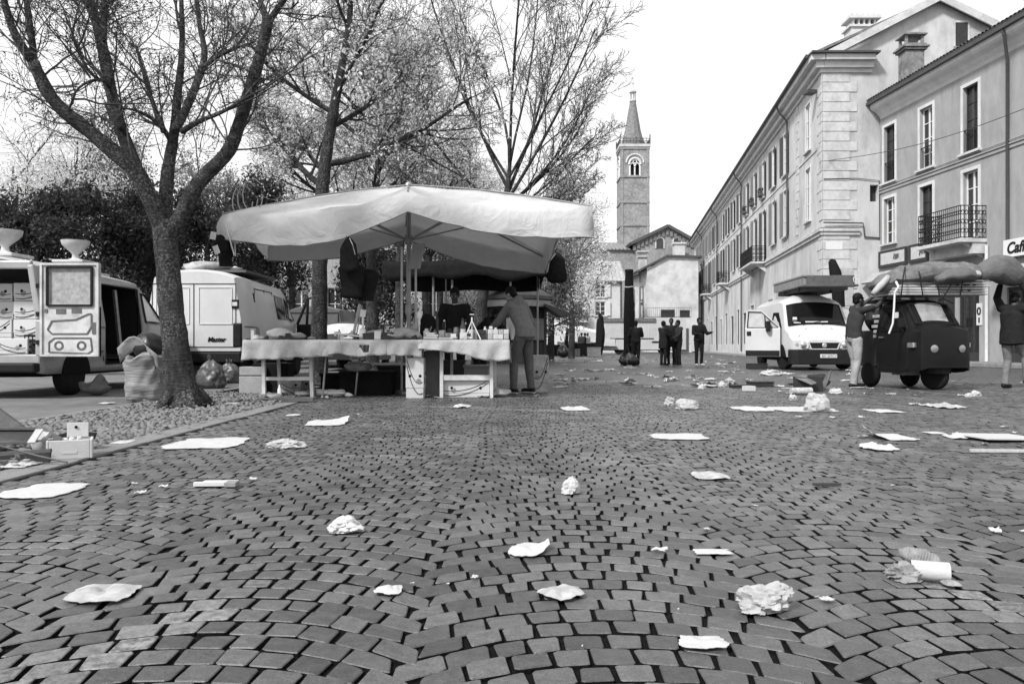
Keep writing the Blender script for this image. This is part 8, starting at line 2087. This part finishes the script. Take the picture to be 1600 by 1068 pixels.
flat(1395, 640, 42, 11, 'white foam tray in front of the three-wheeler', 26, amp=.02, sq=1)
flat(1496, 633, 54, 11, 'crumpled clear film before the front wheel of the three-wheeler', 27, mm=M_PLAST, amp=.06, name='plastic_film', cat='plastic')
flat(1413, 680, 62, 18, 'curved torn white paper with raised left tip', 28, amp=.02, curl=.12)
flat(1390, 701, 50, 9, 'twisted dirty white scrap below the curved torn paper', 29, amp=.05)
flat(1470, 677, 28, 4, 'thin pale slip between torn paper and white panel', 30, amp=.006)
flat(1507, 682, 32, 9, 'white peaked paper at the left of the lying panel', 31, amp=.04)
def slab(px, py, w_, d_, h_, rz, label, mm, name='lying_card', cat='card', tilt=(0, 0)):
    c = gp(px, py); m = MB(); m.box((0, 0, 0), (w_, d_, h_), (tilt[0], tilt[1], rz)); zmin = min(p[2] for p in m.v); m.v = [tuple(V(p) + V((c.x, c.y, .008 - zmin))) for p in m.v]
    return solo(name, m, mm, label, cat, bevel=.002)
slab(1560, 686, .52, .40, .012, .15, 'flat white panel lying at the right edge', M_PAPER, tilt=(0, .03))
slab(1580, 708, .55, .035, .02, -.06, 'pale wooden lath lying at the right edge below the panel', M_WOODL, 'wooden_lath', 'lath')
slab(338, 760, .22, .07, .022, .05, 'small dark and white printed carton lying left of centre', M_CARD, 'printed_carton', 'carton')
slab(312, 759, .05, .072, .024, .05, 'black end flap of the small printed carton', M_PRINT, 'carton_flap', 'carton')
slab(362, 761, .06, .073, .023, .05, 'grey end of the small printed carton', M_PRINTG, 'carton_end', 'carton')  # end block in plain grey
slab(1292, 760, .15, .03, .012, .1, 'dark flat strip of rubbish lying right of centre', M_PRINT, 'dark_strip', 'strip')
# tube, bag and plastic on the right
m = MB(); c = gp(1455, 908); m.tube([V((-.055, .02, .034)), V((.05, -.015, .034))], .030, 18, cap=False); m.tube([V((.05, -.015, .034)), V((-.055, .02, .034))], .026, 18, cap=False); m.v = [tuple(V(p) + V((c.x, c.y, 0))) for p in m.v]
solo('paper_tube', m, M_PAPER, 'open white cardboard tube at the lower right', 'tube', smooth=True, angle=60)
m = MB(); a = c + V((-.005, .075, .058)); P0, P1 = a + V((-.055, .02, .010)), a + V((.06, -.03, -.012)); m.tube([P0.lerp(P1, i / 28) for i in range(29)], [max(.006, .030 * math.sin(PI * min(1, max(.06, (i + .5) / 29))) ** .45 * (1 + .035 * (-1) ** i)) for i in range(29)], 22); m.v = [tuple(V(p) + mnoise.noise_vector(V(p) * 45) * .006) for p in m.v]
solo('rolled_bag', m, M_PLASTG, 'rolled ribbed plastic bag lying on the white tube', 'bag', smooth=True, angle=25)
wad(1420, 897, 44, 26, 'crumpled translucent plastic left of the white tube', 33, M_PLASTG, 'plastic_bag', 'bag', amp=.8)
flat(1494, 916, 26, 9, 'little shiny film at the right end of the white tube', 34, mm=M_PLASTG, amp=.012, name='plastic_film', cat='plastic')
# crushed open carton / dark cloth heap by the van
bx = thing('broken_carton', 'burst open dark carton with raised flaps in front of the white van', 'carton', gp(1268, 612)); c = gp(1268, 612)
m = MB(); 
for A_, B_, C_, D_ in (((1240, 610), (1240, 588), (1285, 592), (1287, 614)),): m.poly([pt(*q, 12.9) for q in (A_, B_, C_, D_)], (0, .02, 0))
m.poly([pt(*q, 13.5) for q in ((1248, 606), (1255, 587), (1292, 590), (1290, 608))], (0, .02, 0)); m.build('carton_side', M_DARKG, bx, world=True)
m = MB(); m.poly([pt(1242, 590, 12.9), pt(1255, 586, 13.0), pt(1276, 598, 12.8), pt(1268, 601, 12.7)], (0, .015, .01)); m.build('flap', M_TARP, bx, world=True)
m = MB(); m.poly([pt(1287, 612, 13.0), pt(1282, 604, 13.0), pt(1291, 584, 13.1), pt(1299, 577, 13.1), pt(1296, 590, 13.1)], (.015, .02, 0)); m.build('flap', M_TARP, bx, world=True)
solo('dark_rag', blob(gp(1276, 607), (.2, .15, .12), 140, .5), M_NAVY2, 'dark crumpled cloth spilling from the burst carton', 'cloth', smooth=True, angle=60)
m = MB(); c = gp(1249, 617); m.tube([V((c.x - .13, c.y, .06)), V((c.x + .2, c.y + .05, .06))], .055, 12); solo('fabric_roll', m, mat('checked_cloth', .4, .85, .5, 26), 'light patterned roll lying in front of the burst carton', 'roll', smooth=True, angle=60)
wad(1241, 621, 11, 10, 'small white ball before the patterned roll', 36)
wad(1308, 611, 18, 9, 'pale crumpled paper right of the burst carton', 37)
for i, (px, py, w_, h_, lb) in enumerate(((1190, 604, .42, .09, 'flat black tray with pale contents left of the burst carton'), (1184, 576, .62, .17, 'low black crate left before the white van front wheel'), (1158, 606, .3, .05, 'dark flat tray farther left of the black tray'))):
    c = gp(px, py); m = MB(); m.box(c + V((0, .1, h_ / 2)), (w_, .3, h_)); m.box(c + V((0, .1, h_)), (w_ + .03, .33, .012)); solo('black_tray', m, M_DARKG, lb, 'tray', bevel=.006)
slab(1170, 611, .17, .14, .08, .2, 'small white box standing left of the black tray', M_CARD, 'white_box', 'box')
wad(1208, 582, 26, 9, 'white paper heap left of the van front wheel', 38); wad(1098, 604, 12, 8, 'white paper on the far end of the painted line', 39); wad(1130, 601, 13, 8, 'pale scrap right of the painted line end', 40)
wad(1516, 617, 10, 7, 'left pale wad under the front wheel of the three-wheeler', 41); wad(1528, 615, 13, 9, 'right pale wad beside the front wheel of the three-wheeler', 42)
# tiny scraps nothing tells apart
rg = random.Random(99); gs = 'small paper scraps scattered on the cobbles'
lb = 'small pale paper scrap on the cobbles'
tiny = [(644, 914, 7, 6), (742, 905, 12, 4), (1104, 829, 12, 7), (1030, 862, 20, 6), (1292, 940, 22, 4), (700, 915, 4, 3), (1556, 832, 26, 5), (1597, 832, 8, 10), (210, 757, 8, 3), (255, 762, 14, 6), (217, 772, 14, 4), (395, 750, 12, 3), (910, 1013, 5, 3), (1060, 955, 4, 3), (1395, 760, 6, 3), (1180, 792, 9, 3), (1250, 652, 10, 3), (1300, 653, 10, 4), (1345, 653, 12, 3), (1425, 632, 12, 3), (1330, 616, 12, 3), (1357, 616, 14, 3), (1395, 616, 9, 3), (1218, 612, 11, 4), (1570, 668, 12, 3), (1585, 677, 10, 3), (560, 648, 5, 3), (600, 662, 4, 2), (885, 600, 8, 5), (1215, 604, 18, 3), (1348, 683, 12, 3), (1432, 632, 10, 3), (1350, 740, 4, 2), (1540, 694, 8, 3)]
def scrap(c, s_, lift, mm, label, group, name='paper_scrap', n=5):
    q = V((rg.uniform(0, 50), rg.uniform(0, 50), 0)); a = rg.uniform(0, PI); asp = rg.uniform(.35, .95); m = MB(); ca, sa = math.cos(a), math.sin(a)
    def P(i, j):
        u, v_ = i / n * 2 - 1, j / n * 2 - 1; t = math.atan2(v_, u); k = 1 + .5 * mnoise.noise(V((math.cos(t) * 1.4, math.sin(t) * 1.4, q.x)))
        x, y = u * s_ * k, v_ * s_ * asp * k
        return V((c.x + x * ca - y * sa, c.y + x * sa + y * ca, c.z + .008 + lift * (abs(mnoise.noise(V((u * 1.6, v_ * 1.6, q.y)))) * 1.6 + .35 * max(0, u * math.cos(q.y) + v_ * math.sin(q.y)) ** 2)))
    m.grid(P, n, n); return solo(name, m, mm, label, 'scrap', group, solid=.0015)
for i, (px, py, w_, h_) in enumerate(tiny):
    c = gp(px, py); s_ = w_ / F * c.y * .5; scrap(c, s_, s_ * .35, M_PAPER, lb, gs)
for i in range(170):
    py = 556 + 50 * rg.random() ** 1.5; px = rg.uniform(870, 1330) if rg.random() < .75 else rg.uniform(860, 1160)
    if px > 1170 and py < 578: continue
    c = gp(px, py); s_ = rg.uniform(.05, .24) * (1 if i % 3 else .6); scrap(c, s_, rg.uniform(.01, .07), [M_PAPER, M_PLAST, M_MID][0 if rg.random() < .55 else 1 if rg.random() < .7 else 2], 'pale paper scrap among the far litter around the standing people', 'far paper scraps around the standing people')
for i in range(60):
    y = rg.uniform(11, 16); x = rg.uniform(-4.6, -2.9) if i % 2 else rg.uniform(-3.6, .4); scrap(V((x, y, 0)), rg.uniform(.02, .09), rg.uniform(.01, .04), [M_CLOTH2, M_MID, M_KRAFT, M_DARKG][i % 4], 'small scrap of rubbish on the ground around the stall tables', 'scraps under and beside the stall tables', 'stall_scrap')
for i in range(40):
    y = rg.uniform(11.5, 17); x = rg.uniform(4.2, 10.5); scrap(V((x, y, 0)), rg.uniform(.02, .07), rg.uniform(.005, .03), [M_PAPER, M_MID, M_KRAFT][i % 3], 'small scrap lying on the cobbles in front of the three-wheeler and van', 'scraps before the three-wheeler and van', 'street_scrap')
slab(345, 632, .48, .05, .02, .02, 'pale lath lying on the ground right of the bare tree', M_WOODL, 'wooden_lath', 'lath')
slab(460, 628, .5, .09, .05, .1, 'dark plank on the ground before the left table', mat('dark_wood'), 'plank', 'plank')
flat(160, 629, 20, 5, 'white slip on the asphalt between silver van and tree', 44, amp=.02)
solo('torn_wrapper', blob(gp(222, 628), (.15, .1, .05), 150, .6), M_CLOTH, 'torn pale wrapper at the foot of the tall sack', 'wrapper', smooth=True, angle=50)
# shoes-like bundle under the silver van
solo('rag_bundle', blob(gp(150, 617), (.22, .15, .13), 151, .5), M_TARP, 'grey rag bundle on the asphalt behind the silver van wheel', 'bundle', smooth=True, angle=60)
# ---- white polystyrene box with raised lid flap
c = gp(110, 714); fb_ = thing('foam_box', 'white polystyrene box with upright lid tab beside the broken cabinet', 'box', c, R(26))
m = MB(); L, D, H, t = .27, .20, .125, .016
for x in (-L / 2 + t / 2, L / 2 - t / 2): m.box((x, 0, H / 2), (t, D, H))
for y in (-D / 2 + t / 2, D / 2 - t / 2): m.box((0, y, H / 2), (L - 2 * t - .001, t, H))
m.box((0, 0, .01), (L - .03, D - .03, .02)); m.build('box_shell', M_FOAM, fb_, bevel=.004)
m = MB(); m.box((.04, D / 2 - .012, H + .05), (.13, .012, .10), (-.1, 0, 0)); tb = m.build('lid_tab', M_FOAM, fb_, bevel=.003)
m = MB(); m.lathe([(.010, 0), (.010, .004)], (.03, D / 2 - .02, H + .07), 12, (0, -1, 0)); m.build('tab_hole', M_UNDER, tb)
m = MB(); m.box((.0, -D / 2 - .001, .045), (.085, .003, .018)); m.build('faint_lettering_strip', M_CARD, fb_)
for q in range(3):
    solo('foam_bit', blob(V((c.x - .03 + .035 * q, c.y - .01 + .02 * q, .075)), (.02, .016, .03), 160 + q, .5), M_FOAM, ['left', 'middle', 'right'][q] + ' lump of white packing inside the foam box', 'packing', smooth=True, angle=60)
# ---- broken dark cabinet at the left edge
cb = thing('broken_cabinet', 'broken dark wooden cabinet lying at the left edge', 'cabinet', gp(30, 715))
Yc = 5.0
m = MB()
def bar(a, b, w_, h_, y0=Yc, y1=None): m.bar(pt(*a, y0), pt(*b, y1 or y0), w_, h_)
bar((-60, 669), (62, 669), .05, .016, 5.7); bar((-60, 697), (96, 686), .02, .014, 5.25); bar((62, 669), (98, 690), .05, .02, 5.7, 5.3); bar((-60, 712), (80, 703), .02, .02, 4.95); bar((-60, 690), (30, 692), .14, .01, 5.5)
m.build('frame_rail', mat('dark_wood'), cb, world=True)
m = MB(); m.poly([pt(-60, 671, 5.7), pt(62, 671, 5.7), pt(50, 692, 5.6), pt(-60, 696, 5.6)], (0, .015, 0)); m.build('back_board', M_DARKG, cb, world=True)
m = MB(); m.poly([pt(-60, 716, 5.05), pt(78, 706, 5.05), pt(76, 722, 5.05), pt(-60, 734, 5.0)], (0, .02, 0)); m.build('front_board', M_DARKG, cb, world=True)
m = MB(); m.bar(pt(62, 671, 5.35), pt(48, 692, 5.2), .045, .012); m.build('pale_batten', M_WOODL, cb, world=True)
m = MB(); m.poly([pt(-60, 600, 5.9), pt(0, 640, 5.9), pt(38, 668, 5.8), pt(-60, 668, 5.8)], (0, .03, 0)); solo('leaning_board', m, mat('scuffed_board', .07, .85, .4, 8, .3, 30, dirt=.4), 'dark scuffed board leaning behind the broken cabinet', 'board')
m = MB(); m.tube([pt(-60, 682, 4.75), pt(0, 696, 4.75), pt(60, 712, 4.68), pt(105, 722, 4.62)], .006, 6); solo('metal_rod', m, M_PIPE, 'thin metal rod lying across the cabinet in front of the foam box', 'rod')
solo('crumpled_film', blob(gp(40, 722), (.10, .06, .035), 170, .8), mat('smoky_film', .12, .3, .6, 9, .4, 20, spec=.5), 'crumpled smoky film between cabinet and foam box', 'film', smooth=True, angle=40)
solo('crumpled_film', blob(gp(64, 712), (.06, .05, .08), 171, .6), M_PLAST, 'pale film wad tucked behind the foam box corner', 'film', smooth=True, angle=40)
m = MB(); m.poly([pt(86, 680, 5.6), pt(112, 673, 5.8), pt(150, 676, 5.8), pt(146, 686, 5.7), pt(90, 694, 5.5)], (0, .02, .0)); solo('black_sheet', m, M_DCLOTH, 'black sheet of plastic on the pebbles behind the foam box', 'sheet')

m = MB(); A_, B_ = FG.p(.3, 9.6, .06), FC.p(12.5, 9.2, .1)
m.tube([A_.lerp(B_, t / 16) - V((0, 0, .45 * math.sin(PI * t / 16))) for t in range(17)], .014, 4)
solo('overhead_wire', m, M_PIPE, 'thin wire strung from the quoined corner across the grey facade', 'wire')
